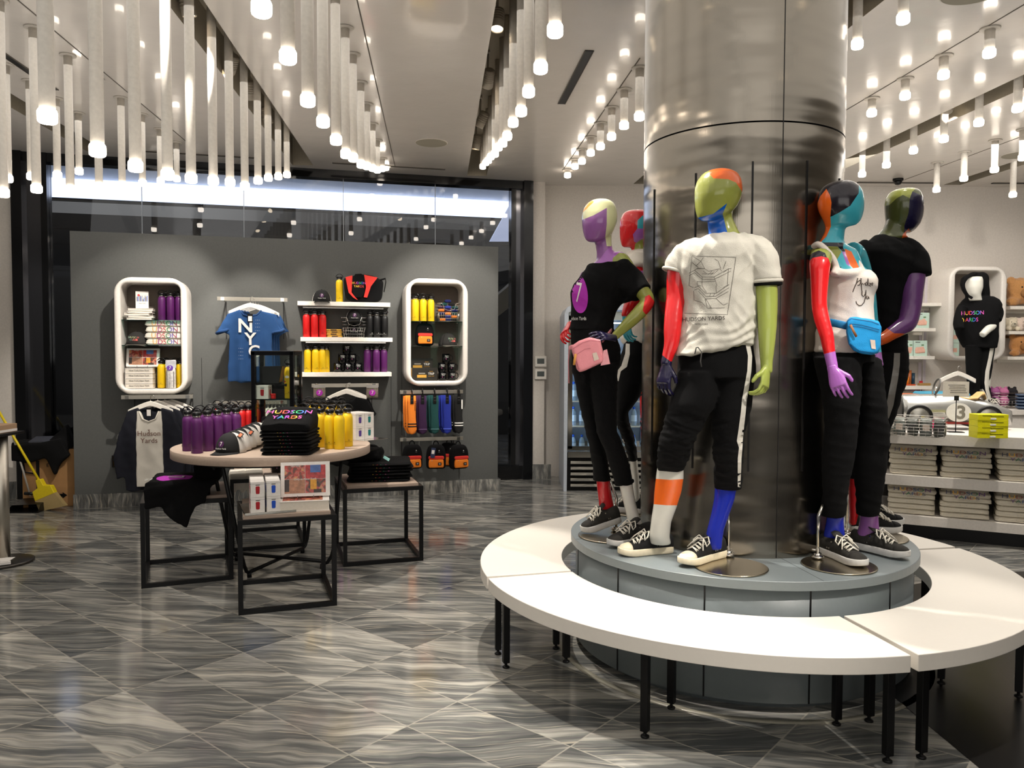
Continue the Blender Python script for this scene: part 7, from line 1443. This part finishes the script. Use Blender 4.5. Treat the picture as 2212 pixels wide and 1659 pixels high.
f = MB(); f.tube([at_Y(*c7.p(405, 1232), 3.57), at_Y(*c7.p(330, 1215), 3.60), at_Y(*c7.p(255, 1200), 3.63), at_Y(*c7.p(205, 1195), 3.72), at_Y(*c7.p(300, 1190), 3.83)], .017, mat('strap_blue', (20, 110, 160), .7), 8, flat=.3); f.tube([at_Y(*c7.p(150, 1290), 3.78), at_Y(*c7.p(135, 1380), 3.78), at_Y(*c7.p(115, 1500), 3.78)], .010, mat('strap_blue'), 8, flat=.3); wobj(f, 'strap', t)
# ==================================================================== E: male seen from behind at right
Ye = 4.20
T = thing('mannequin', 'male mannequin in black tee seen from behind with violet arm and striped joggers', 'mannequin', (at_Y(1905, 800, Ye).x, Ye, Z0))
f = MB(); slices(f, c7, [(138, 830, 930), (150, 785, 960), (170, 750, 980), (220, 722, 995), (270, 716, 1000), (320, 718, 1000), (370, 722, 992), (420, 726, 975), (465, 720, 940), (492, 800, 905)], [Ye, Ye+.02], [.03, .06, .09, .11, .115, .115, .11, .1, .075, .04])
slices(f, c7, [(400, 722, 900), (450, 702, 882), (500, 660, 862), (540, 600, 880)], Ye, [.06, .06, .065, .08])
TE = [(510, 645, 800), (560, 570, 852), (600, 520, 892), (650, 490, 935), (720, 500, 960), (800, 530, 930), (900, 585, 880), (1000, 598, 845), (1100, 600, 840), (1200, 605, 850), (1300, 615, 868), (1440, 640, 876)]
slices(f, c7, TE, Ye, [.05, .08, .1, .115, .12, .12, .11, .105, .105, .11, .11, .11], grow=-.012)
eR = [(-60, 560, 890), (60, 600, 895), (120, 620, 888), (200, 640, 868), (300, 660, 838), (400, 675, 812), (500, 665, 770), (600, 640, 745), (700, 620, 715), (800, 605, 695), (900, 600, 680)]
eL = [(-60, 480, 700), (200, 470, 640), (500, 450, 600), (700, 445, 570), (870, 448, 545)]
slices(f, c8, eR, [4.2, 4.14, 4.2, 4.3], [.11, .09, .07, .06], grow=-.01); slices(f, c8, eL, [4.22, 4.2, 4.22, 4.26], [.11, .09, .07, .06], grow=-.01); slices(f, c8, [(790, 456, 530), (900, 456, 545), (1050, 460, 540), (1160, 465, 530), (1220, 460, 540)], 4.26, [.055, .05, .04]); slices(f, c8, [(860, 605, 675), (1100, 608, 665), (1240, 600, 672)], 4.2, [.05, .04])
limb(f, c7, [(880, 640, 4.17, .06), (940, 720, 4.14, .06), (935, 860, 4.12, .056), (925, 960, 4.11, .053), (915, 1080, 4.10, .050), (885, 1200, 4.08, .049), (830, 1245, 4.06, .043), (760, 1290, 4.04, .036), (700, 1330, 4.03, .032), (650, 1350, 4.02, .028)])
me = remesh(f, .0078, 6); me.materials.clear(); [me.materials.append(m) for m in GM('dolive', 'olive', 'navy', 'rust', 'dviolet', 'scarlet')]
paint(me, c7, [([(700, 275), (740, 270), (800, 215), (850, 188), (905, 215), (925, 165), (960, 120), (800, 100), (700, 200)], 1), ([(925, 160), (905, 215), (895, 330), (862, 430), (858, 500), (905, 500), (950, 470), (1020, 350), (1020, 200), (970, 180)], 2), ([(895, 455), (915, 485), (875, 600), (835, 560), (850, 500)], 3), ([(700, 1260), (780, 1290), (870, 1292), (1040, 1230), (1040, 800), (820, 800), (820, 1000)], 4), ([(600, 1230), (705, 1240), (780, 1290), (868, 1292), (760, 1370), (640, 1420), (560, 1400)], 3)]); paint(me, c8, [([(430, 700), (560, 700), (560, 1300), (430, 1300)], 5)])
mobj(me, 'body', T)
w_ = at_Y(*c7.p(648, 1352), 4.02); hand(w_, (-.9, 0, -.35), (0, -.9, .4), 1, .5, GL['rust'], 'hand', T, .95)
f = MB(); slices(f, c7, TE, Ye, [.05, .085, .11, .125, .13, .13, .12, .115, .115, .12, .12, .12], grow=.005); limb(f, c7, [(760, 600, 4.2, .07), (890, 660, 4.17, .078), (945, 750, 4.14, .080), (950, 830, 4.13, .076)]); limb(f, c7, [(600, 600, 4.2, .06), (520, 680, 4.2, .07), (490, 800, 4.2, .07)])
me = remesh(f, .0075, 5, folds(.008, 71, (.6, 0, 1.3), 34)); mobj(me, 't_shirt', T, TM)
f = MB(); slices(f, c7, [(1380, 625, 880), (1440, 640, 880), (1600, 600, 885)], Ye, .12); slices(f, c8, eR, [4.2, 4.14, 4.2, 4.3], [.12, .10, .08, .066]); slices(f, c8, eL, [4.22, 4.2, 4.22, 4.26], [.12, .10, .08, .066])
me = remesh(f, .0075, 4, folds(.006, 81, (.3, 0, 1.5), 55)); BJ = mesh_bvh(me); mobj(me, 'joggers', T, JOG)
f = MB(); ribbon(f, BJ, c8, [(800, -60), (795, 30), (780, 130), (760, 230), (742, 330), (744, 420)], [(845, -60), (842, 30), (830, 130), (812, 230), (795, 330), (760, 430)], mat('stripe_grey', (150, 148, 140), .85)); wobj(f, 'side_stripe', T)
shoe(T, at_z(1836, 1150, Z0), at_z(1948, 1153, Z0), Z0+.0078, CANV, WRUB, CANV, LACE); shoe(T, at_z(1850, 1131, Z0), at_z(1952, 1134, Z0), Z0+.0002, CANV, WRUB, CANV, LACE)
rb = at_z(1828, 1158, Z0); stand(T, 1880, 1160, .185, [rb+Vector((0, 0, .005)), rb+Vector((0, 0, .34)), rb+Vector((.03, 0, .43)), at_Y(*c8.p(520, 850), 4.25)], Z0)
# ------------------------------------------------------------------ right side: gondola with sweaters and toys
GA = math.radians(-26.8); G0 = Vector((3.02, 6.715, 0)); GR = Matrix.Rotation(GA, 4, 'Z'); GL_ = 2.9; GD = .95
GW = mat('gondola_white', (206, 200, 192), .45)
def gp(x, y, z=0): return tuple(G0+(GR @ Vector((x, y, 0)))+Vector((0, 0, z)))
t = thing('display_unit', 'long white low display unit with two sweater shelves at right', 'display unit', tuple(G0), GA)
for nm, z1, th in (('top_board', .90, .094), ('shelf', .54, .085), ('shelf', .205, .078)): f = MB(); f.box((GL_/2, GD/2, z1-th/2), (GL_, GD, th), GW); f.obj(nm, t, bevel=.002)
f = MB(); f.box((GL_/2+.05, GD/2+.06, .0635), (GL_-.1, GD-.12, .126), BLK); f.obj('toe_kick', t)
f = MB(); f.box((GL_/2, GD-.02, .5), (GL_-.02, .03, .7), mat('unit_dark', (52, 50, 47), .7)); f.obj('back_panel', t)
for x in (.06, 1.5, 2.84): f = MB(); f.box((x, GD*.6, .372), (.03, .5, .16), BLK); f.box((x, GD*.6, .67), (.03, .5, .26), BLK); f.obj('divider', t)
SWC = mat('cream_fleece', (206, 198, 180), .95, bump=.9, scale=120); HYM = [mat('hy_'+str(i), c, .85) for i, c in enumerate(((70, 70, 90), (214, 160, 60), (130, 70, 60), (60, 80, 120), (60, 110, 80), (90, 60, 110)))]
SW = folded('folded_sweatshirt', 'sweatshirt', .36, .34, .043, SWC, 5, ['-  - .  -- '], HYM, .018)
SWT = folded('folded_sweatshirt', 'sweatshirt', .37, .34, .055, SWC, 6, None)
f = MB(); f.text('HUDSON', .068, PRG, Matrix.Translation((0, -.186, .060)) @ Matrix.Rotation(1.2, 4, 'X'), mats=HYM, thick=.001); f.text('YARDS', .060, PRG, Matrix.Translation((.01, -.193, .005)) @ Matrix.Rotation(1.45, 4, 'X'), mats=HYM[::-1], thick=.001); f.obj('print', SWT)
f = MB(); pillow(f, (0, .03, .075), (.35, .30, .09), SWC, r=.25, seed=12, lump=.012); f.obj('hood', SWT)
rnk = ['lower', 'middle', 'upper']
for sh, z, n in (('upper shelf', .5405, 4), ('lower shelf', .2055, 4)):
    for j, px in enumerate((1972, 2084, 2206)):
        d = ray(px, 1000); A = Vector((math.cos(GA), math.sin(GA), 0)); O = Vector(gp(0, .22)); k = (O.x*d.y-O.y*d.x)/(A.y*d.x-A.x*d.y); st = ('left', 'middle', 'right')[j]
        for i in range(n+1):
            last = i == n; put(SWT if last else SW, gp(k+R0.uniform(-.008, .008), .22, z+.044*i), 'cream folded sweatshirt, %s from the bottom in %s stack on %s' % (ORD[i], st, sh), 'cream sweatshirts on the display unit', GA+R0.uniform(-.04, .04), (1, 1, .62 if last else 1))
def tp(px, py, z=.90): return at_z(px, py, z)
def gl(px, py): P = at_z(px, py, .9); return (P.x, P.y, .9005)
# baskets of goods
P = gl(1992, 944); basket((P[0]+.02, P[1]+.1, .9005), .40, .26, .15, 'grey wire basket of bagged goods on front of display unit', GA-.1, taper=.95, dip=False)
for i in range(4):
    t = thing('bagged_toy', 'clear bagged grey toy in display unit wire basket, %s from left' % ORD[i], 'toy', (P[0]+.02-.13+.085*i, P[1]+.1+.0-.045*i+.05, .908), GA, 'bagged toys in basket'); f = MB(); pillow(f, (0, 0, .065), (.085, .18, .13), mat('bag_grey%d' % (i % 2), ((104, 108, 102), (74, 76, 70))[i % 2], .3, vary=.4, scale=40), r=.2, seed=i, lump=.012); f.obj('bag', t); f = MB(); f.box((0, -.093, .07), (.05, .002, .05), (LBL, PRG)[i % 2]); f.obj('label', t)
P = gl(1932, 934); basket((P[0], P[1]+.1, .9005), .2, .2, .12, 'small grey wire basket at left end of display unit', GA, taper=.95, dip=False)
t = thing('soft_toy', 'dark crumpled soft toy in the small wire basket', 'toy', (P[0], P[1]+.1, .907)); f = MB(); pillow(f, (0, 0, .055), (.15, .15, .11), mat('toy_grey', (96, 92, 84), .9, vary=.4, scale=30), r=.3, seed=5, lump=.02); f.obj('plush_body', t)
P = at_Y(2005, 903, 6.95); t = thing('pink_box', 'bright pink toy box with cloud window on the display unit', 'box', (P.x, P.y, .9005), GA); f = MB(); f.box((0, 0, .07), (.24, .10, .14), mat('hot_pink', (232, 40, 110), .4)); f.obj('carton', t, bevel=.002)
f = MB()
for x in (-.06, .06): pillow(f, (x, -.052, .11), (.075, .006, .035), PRW, r=.3, seed=1)
f.obj('window_print', t)
for i in range(4):
    P = gl(2146, 947); t = thing('yellow_box', 'bright yellow flat toy box, %s from bottom of the stack of four' % ORD[i], 'box', (P[0]+.0, P[1]+.07, .9005+.047*i), -.05+.03*(i % 2), 'yellow boxes on display unit'); f = MB(); f.box((0, 0, .023), (.235, .13, .046), mat('bright_yellow', (226, 220, 20), .4)); f.obj('carton', t, bevel=.001)
    f = MB(); f.box((.03, -.0655, .03), (.10, .001, .004), BLK); f.box((-.05, -.0655, .036), (.07, .001, .003), BLK); pillow(f, (.0, -.066, .012), (.045, .003, .014), PRW, r=.3); f.obj('print', t)
# sign holder
P = gl(2064, 934); t = thing('sign_holder', 'black clip stand holding grey text card on display unit', 'sign', (P[0], P[1], .9005), -.25); f = MB(); f.box((0, 0, .003), (.12, .08, .006), BLK); f.obj('base', t); f = MB(); f.cyl((0, 0, .005), (0, 0, .30), .004, BLK, 8); f.obj('pole', t); f = MB(); f.box((0, -.004, .29), (.035, .014, .04), BLK); f.obj('clip', t)
f = MB(); f.box((-.005, 0, .365), (.20, .002, .13), mat('card_grey', (178, 172, 162), .6)); 
for k in range(5): f.box((-.0+.004*k, -.0016, .40-.016*k), (.13-.012*(k % 2), .001, .004), PRG)
f.obj('card', t)
# toy race car
P = gl(2080, 930); t = thing('toy_car', 'silver vintage ride-on race car with number 3 and tan seat', 'toy car', (P[0]+.0, P[1]+.16, .9005), -.20); SIL = mat('silver_paint', (176, 176, 172), .22, .7, coat=.5, vary=.01)
f = MB(); prof = [(-.44, .125, .10), (-.435, .13, .125), (-.40, .135, .135), (-.25, .14, .135), (-.05, .145, .13), (.10, .14, .125), (.25, .12, .105), (.36, .10, .075), (.44, .08, .045), (.47, .07, .02)]
f.rings([[Vector((x, math.cos(a)*w_, .165+math.sin(a)*h_*(1 if math.sin(a) > 0 else .8)-max(0, x-.1)*.18)) for a in np.linspace(0, 2*PI, 25)[:-1]] for x, h_, w_ in [(p[0], p[1], p[2]) for p in prof]], SIL); f.obj('body', t)
f = MB(); f.lathe([(.02, 0), (.10, .0), (.125, -.006), (.12, -.012)], mat('grille_dark', (60, 60, 58), .4, .8), n=30); f.v = [(-.438+v[2]*1, v[0], .165+v[1]) for v in f.v]; f.obj('nose_grille', t)
f = MB(); f.prism([(math.cos(a)*.10, math.sin(a)*.082) for a in np.linspace(0, 2*PI, 31)[:-1]], 0, .004, mat('roundel', (206, 204, 196), .4), up_at(.0, -.137, .155)); f.text('3', .16, mat('num_grey', (112, 108, 96), .5), up_at(.02, -.1425, .15), bold=.03); f.obj('number_roundel', t)
for nm, x, s_ in (('left front', -.33, -1), ('left rear', .22, -1), ('right front', -.33, 1), ('right rear', .38, 1)):
    f = MB(); R_ = .098; f.tube([(x+math.cos(a)*R_, s_*.20, R_+.012+math.sin(a)*R_) for a in np.linspace(0, 2*PI, 33)[:-1]], .013, BLK, 10, closed=True); w = f.obj('wheel', t); f = MB(); f.lathe([(.001, -.006), (.085, -.004), (.088, .0), (.085, .004), (.001, .008)], mat('hub_silver', (170, 168, 160), .25, .8), n=32, cap=False); f.v = [(x+v[0], s_*(.20+v[2]), R_+.012+v[1]) for v in f.v]; f.cyl((x, s_*.12, R_+.012), (x, s_*.21, R_+.012), .012, CHROME, 10); f.obj('hub', w)
f = MB(); rs = []
for x, h_, w_ in ((-.02, .0, .02), (.02, .008, .07), (.10, .004, .09), (.17, .02, .09), (.205, .06, .075), (.235, .065, .06), (.25, .03, .05)): rs.append([Vector((x, math.cos(a)*w_, .275+h_-.11*max(0, x)+math.sin(a)*.02)) for a in np.linspace(0, 2*PI, 17)[:-1]])
f.rings(rs, mat('tan_leather', (186, 150, 96), .5)); f.obj('seat', t)
f = MB(); f.tube([(-.14+.02*math.sin(a), math.cos(a)*.075, .37+math.sin(a)*.07) for a in np.linspace(0, 2*PI, 25)[:-1]], .008, mat('wheel_grey', (84, 82, 78), .5), 8, closed=True); f.cyl((-.15, 0, .28), (-.14, 0, .37), .008, CHROME, 8); f.obj('steering_wheel', t)
f = MB(); f.box((-.02, -.12, .06), (.22, .01, .02), mat('car_red', (150, 40, 34), .4)); f.prism([(.02, .05), (.10, .052), (.13, .04), (.09, .03)], 0, .01, BLK, up_at(0, -.125, 0)); f.obj('exhaust_trim', t)
# back counter
t = thing('back_counter', 'white counter along the right back wall behind the display unit', 'counter', (5.9, 9.15, 0)); f = MB(); f.box((0, 0, .925), (3.4, 1.2, .05), GW); f.obj('countertop', t); f = MB()
for k in range(4): g = MB(); g.box((-1.27+.845*k, 0, .45), (.835, 1.15, .898), GW); g.obj('cabinet', t, bevel=.003)
CZ = .9505
# wall shelves, left bank
Yb_ = 9.60
def wshelf(x0, x1, y0, y1, lab, grp):
    A, B = at_Y(x0, (y0+y1)/2, Yb_), at_Y(x1, (y0+y1)/2, Yb_); z1, z0 = at_Y(x0, y0, Yb_).z, at_Y(x0, y1, Yb_).z; t = thing('wall_shelf', lab, 'shelf', ((A.x+B.x)/2, 9.87, z1), 0, grp); f = MB(); f.box((0, -.14, (z0-z1)/2), (B.x-A.x, .27, z1-z0), WHITE); f.obj('board', t, bevel=.002); f = MB(); f.box((0, -.01, -.06), (B.x-A.x-.06, .01, .04), CHROME); f.obj('bracket', t); return z1+.0006
zs_ = [wshelf(1925, 2036, 654, 661, 'highest white shelf at left of the right wall portal', 'left bank shelves'), wshelf(1925, 2021, 708.5, 715.5, 'second white shelf at left of right wall portal', 'left bank shelves'), wshelf(1925, 2019, 769, 776, 'third white shelf at left of right wall portal', 'left bank shelves'), wshelf(1920, 2017, 833, 841, 'lowest white shelf at left of right wall portal', 'left bank shelves')]
P = at_Y(1993, 760, 9.86); t = thing('shelf_upright', 'pale lilac upright panel behind the left bank shelves', 'panel', (P.x, 9.872, .96)); f = MB(); f.box((0, -.004, .8), (.09, .007, 1.6), mat('lilac_white', (196, 188, 194), .6)); f.obj('panel', t); f = MB(); f.box((.0, -.0095, .8), (.012, .004, 1.58), CHROME); f.obj('slot_strip', t)
MINT = mat('mint_card', (196, 220, 206), .5); PEACH = mat('peach_print', (226, 176, 156), .6); LEAF = mat('leaf_print', (90, 130, 80), .6)
for px, z, lab in ((1990, zs_[1], 'mint baby gift box with peach drawing on second shelf'), (1962, zs_[2], 'left mint baby gift box on the third shelf'), (1987, zs_[2], 'right mint baby gift box with peach drawing on third shelf')):
    P = at_Y(px, 700, 9.68); t = thing('gift_box', lab, 'box', (P.x, 9.70, z)); w_ = .175 if px != 1962 else .12; f = MB(); f.box((0, 0, .095), (w_, .08, .19), MINT); f.obj('carton', t); f = MB(); pillow(f, (.0, -.041, .075), (w_*.7, .003, .075), PEACH, r=.3, seed=px, lump=.01); f.box((.03, -.042, .135), (.03, .002, .014), LEAF); f.box((-.03, -.042, .17), (.06, .002, .008), PRG); f.obj('print', t)
for px, w_, h_, c, lab in ((1949, 8, 14, (120, 200, 180), 'small mint'), (1963, 10, 17, (240, 140, 40), 'short orange'), (1967, 7, 27, (180, 30, 34), 'tall dark red'), (1976, 8, 31, (176, 100, 50), 'tallest amber'), (1984, 7, 25, (30, 60, 80), 'tall navy'), (1995, 7, 8, (190, 30, 40), 'small square red')):
    P = at_Y(px, 830, 9.62); t = thing('candle', lab+' candle or jar on the lowest left bank shelf', 'candle', (P.x, 9.68+(h_ > 20)*.07, zs_[3])); r = w_/2/CF*9.6; f = MB(); f.lathe([(r, 0), (r, h_/CF*9.6)], mat('candle_%d' % px, c, .3), n=20); f.obj('body', t)
    f = MB(); f.lathe([(r*1.04, h_/CF*9.6+.0005), (r*1.04, h_/CF*9.6+.01)], mat('candle_%d' % px), n=20); f.obj('lid', t)
for px, w_, c, lab in ((1960, .20, (226, 90, 40), 'flat orange notebook on lowest left bank shelf front'), (1998, .14, (176, 140, 84), 'small gold tray on lowest left bank shelf front')):
    P = at_Y(px, 830, 9.6); t = thing('notebook' if px < 1970 else 'trinket_tray', lab, 'notebook' if px < 1970 else 'tray', (P.x, 9.62, zs_[3])); f = MB(); f.box((0, 0, .009 if px < 1970 else .016), (w_, .05, .016 if px < 1970 else .03), mat('flat_%d' % px, c, .5)); f.obj('cover' if px < 1970 else 'dish', t, bevel=.003)
for i in range(2):
    P = at_Y(1955, 880, 8.75); t = thing('kraft_box', 'terracotta flat box on back counter, %s of two' % ('lower', 'upper')[i], 'box', (P.x+.0, 8.75, CZ+.085*i), .05*i, 'terracotta boxes'); f = MB(); f.box((0, 0, .0425), (.20, .2, .085), mat('terracotta', (206, 120, 84), .6)); f.obj('carton', t, bevel=.002); f = MB(); f.prism([(0, -.012), (.014, .006), (.006, .012), (0, .006), (-.006, .012), (-.014, .006)], 0, .001, BLK, up_at(.04, -.1005, .045)); f.obj('logo', t)
# turquoise sweatshirts and hanger on the counter
TQ = folded('folded_sweatshirt', 'sweatshirt', .48, .4, .09, mat('turquoise_fleece', (84, 172, 206), .9, bump=.6, scale=150), 15)
for i in range(2): P = at_Y(2032, 850, 8.9); put(TQ, (P.x+.03*i, 8.95, CZ+.092*i), 'turquoise sweatshirt lying on the back counter, %s of two' % ('lower', 'upper')[i], 'turquoise sweatshirts', .1*i)
P = at_Y(2060, 812, 8.8); put(HG, (P.x, 8.72, P.z+.11), 'white hanger in the turquoise sweatshirts on back counter', None, .05)
# portal at right
def px2(x, y, Y=9.43): p = at_Y(x, y, Y); return p.x, p.z
(sx0, tz), (sx1, bz) = px2(2052, 575), px2(2172, 779); (ax0, az1), (ax1, az0) = px2(2066, 585), px2(2161, 770)
tP, _, _ = portal(0, 0, 0, 0, 0, 0, 0, 0, (), 'white rounded display portal behind the black hooded mannequin', .45, ang=0, P=(Vector(((sx0+sx1)/2, 9.88, bz)), sx0, sx1, bz, tz, ax0, ax1, az0, az1), backm=mat('warm_grey', (128, 118, 108), .7))
for i in range(3):
    t = thing('gift_box', 'mint box inside right wall portal, %s from the bottom' % ORD[i], 'box', (ax0+.10, 9.68, az0+.005+.16*i), 0, 'mint boxes in the portal'); f = MB(); f.box((0, 0, .078), (.14, .1, .156), MINT); f.obj('carton', t); f = MB(); f.box((.01, -.051, .07), (.07, .002, .05), PEACH); f.obj('print', t)
# right bank of shelves with plush toys
zr = [wshelf(2182, 2330, 661, 668, 'highest white shelf at far right with brown bear', 'right bank shelves'), wshelf(2179, 2330, 715, 722, 'middle white shelf at far right with cream plush', 'right bank shelves'), wshelf(2176, 2330, 770, 777, 'lowest white shelf at far right with brown plush', 'right bank shelves')]
def plush(px, z, s_, c, lab, bear=True):
    P = at_Y(px, 700, 9.68); t = thing('plush_toy', lab, 'plush toy', (P.x, 9.70, z)); m = mat('plush_%d' % sum(c), c, 1., bump=1.2, scale=90, sheen=.3, vary=.15)
    f = MB(); f.ball((0, 0, .30*s_), (.27*s_, .2*s_, .27*s_), m); f.ball((-.2*s_, 0, .5*s_), (.09*s_, .06*s_, .09*s_), m); f.ball((.2*s_, 0, .5*s_), (.09*s_, .06*s_, .09*s_), m); f.ball((-.2*s_, -.05, .09*s_), (.12*s_, .12*s_, .09*s_), m); f.ball((.2*s_, -.05, .09*s_), (.12*s_, .12*s_, .09*s_), m)
    me = remesh(f, .014, 3, lambda p, n: .012*noise.noise(p*28)); me.materials.append(m); o = bpy.data.objects.new('plush_body', me); COL.objects.link(o); o.parent = t; KIDS.setdefault(t.name, []).append(o)
    f = MB(); f.ball((0, -.19*s_, .25*s_), (.12*s_, .06*s_, .1*s_), mat('muzzle_%d' % sum(c), tuple(int(v*.8) for v in c), 1., bump=1, scale=90)); f.obj('muzzle', t); f = MB(); f.ball((0, -.25*s_, .29*s_), (.03*s_, .015*s_, .02*s_), BLK); 
    f.obj('nose', t)
    for x in (-.09, .09): f = MB(); f.ball((x*s_, -.185*s_, .37*s_), .016*s_, BLKG); f.obj('eye', t)
plush(2205, zr[0], .62, (190, 138, 84), 'large brown teddy bear on the highest far right shelf'); plush(2207, zr[2], .48, (184, 128, 74), 'brown curly teddy bear on the lowest far right shelf')
plush(2186, zr[1], .30, (226, 214, 190), 'cream round plush toy on middle far right shelf, front left'); plush(2211, zr[1], .30, (220, 200, 186), 'cream plush toy on middle far right shelf, at photo edge')
P = at_Y(2172, 850, 8.9); basket((P.x, 8.95, CZ), .36, .3, .17, 'wire basket of pink and black plush on the back counter', 0, taper=.95, dip=False)
for i, (dx, c, lab) in enumerate(((-.10, (150, 84, 130), 'purple'), (.0, (176, 104, 140), 'pink'), (.10, (24, 22, 24), 'black'))):
    t = thing('plush_toy', lab+' plush toy in the back counter wire basket', 'plush toy', (P.x+dx, 8.95, CZ+.009)); f = MB(); f.ball((0, 0, .07), (.055, .09, .065), mat('pl_'+lab, c, 1., bump=1, scale=80)); f.obj('plush_body', t); f = MB(); f.ball((0, -.01, .17), (.055, .07, .05), mat('pl_'+lab)); f.ball((-.035, 0, .215), (.02, .015, .02), mat('pl_'+lab)); f.ball((.035, 0, .215), (.02, .015, .02), mat('pl_'+lab)); f.obj('head', t)
for i in range(5): P = at_Y(2206, 860, 8.75); t = thing('bowl', 'navy striped bowl stacked on back counter right, %s from bottom' % ORD[i], 'bowl', (P.x, 8.7, CZ+.034*i), 0, 'navy bowls on back counter'); f = MB(); f.lathe([(.05, 0), (.075, .012), (.085, .03), (.085, .036), (.07, .034)], mat('navy_glaze', (34, 52, 84), .3), n=24); f.obj('bowl', t); f = MB(); f.lathe([(.0862, .026), (.0862, .031)], mat('pale_glaze', (120, 140, 160), .3), n=24, cap=False); f.obj('rim_stripe', t)
# hooded mannequin on the back counter
ch = Crop(2060, 560, 4.882); Yh = 8.85
T = thing('mannequin', 'small white faced mannequin in black HUDSON YARDS hoodie standing on back counter', 'mannequin', (at_Y(2112, 800, Yh).x, Yh, CZ))
f = MB(); slices(f, ch, [(185, 140, 290), (220, 125, 300), (300, 125, 300), (370, 150, 280), (420, 170, 290), (440, 170, 300)], 8.80, [.06, .10, .1, .08, .05, .05]); slices(f, ch, [(430, 140, 430), (480, 90, 470), (700, 80, 420), (930, 140, 420)], Yh, [.05, .08, .08, .09]); limb(f, ch, [(440, 560, 8.82, .05), (430, 680, 8.76, .045), (360, 740, 8.70, .042), (300, 800, 8.66, .036)]); 
slices(f, ch, [(930, 130, 280), (1200, 145, 270), (1500, 150, 250), (1590, 160, 240)], Yh, .07); slices(f, ch, [(930, 280, 425), (1200, 270, 390), (1400, 290, 380), (1590, 320, 400)], Yh, .07)
me = remesh(f, .011, 4); me.materials.append(GL['white']); mobj(me, 'body', T)
f = MB(); slices(f, ch, [(138, 190, 310), (160, 140, 338), (200, 100, 352), (260, 86, 358), (320, 100, 360), (380, 140, 362), (430, 130, 380)], 8.92, [.04, .09, .12, .13, .12, .1, .08])
limb(f, ch, [(240, 150, 8.80, .02), (150, 185, 8.74, .018), (112, 240, 8.72, .018), (112, 310, 8.72, .018), (150, 380, 8.73, .018), (200, 412, 8.74, .02)]); slices(f, ch, [(395, 150, 400), (430, 110, 450), (480, 80, 480), (550, 60, 470), (620, 45, 445), (700, 40, 442), (800, 55, 443), (870, 85, 442), (935, 122, 432)], Yh, [.07, .1, .115, .12, .12, .12, .12, .12], grow=.002); limb(f, ch, [(420, 470, 8.84, .06), (462, 560, 8.80, .062), (445, 640, 8.76, .06)]); limb(f, ch, [(90, 500, 8.84, .05), (55, 640, 8.78, .055), (60, 740, 8.74, .05)])
me = remesh(f, .010, 4, folds(.010, 91)); BV = mesh_bvh(me); mobj(me, 'hoodie', T, TM)
f = MB(); px_text(f, BV, 'HUDSON', *ch.p(200, 568), 12, PRW, (.98, -.04), (0, -1), mats=NEON); px_text(f, BV, 'YARDS', *ch.p(175, 640), 12, PRW, (.95, -.02), (0, -1), mats=NEON[1:]); wobj(f, 'print', T)
f = MB(); slices(f, ch, [(900, 126, 290), (1200, 140, 280), (1500, 146, 260), (1580, 150, 250)], Yh, [.1, .08, .07]); slices(f, ch, [(900, 260, 432), (1050, 270, 412), (1200, 265, 395), (1300, 280, 375), (1400, 300, 385), (1500, 330, 405), (1570, 345, 405)], Yh, [.1, .08, .07]); me = remesh(f, .010, 3, folds(.006, 95)); BJ = mesh_bvh(me); mobj(me, 'joggers', T, JOG)
f = MB(); ribbon(f, BJ, ch, [(385, 935), (365, 1050), (335, 1180), (325, 1300), (335, 1380), (365, 1480)], [(428, 935), (405, 1050), (378, 1180), (372, 1290), (372, 1370), (400, 1480)], STRIPE); wobj(f, 'side_stripe', T)
for px, py in ((2105, 884), (2140, 884)): P = at_Y(px, py, Yh); shoe(T, Vector((P.x+.03, Yh+.03, 0)), Vector((P.x-.04, Yh-.17, 0)), CZ, CANV, WRUB, WRUB, LACE)
drop_protos()
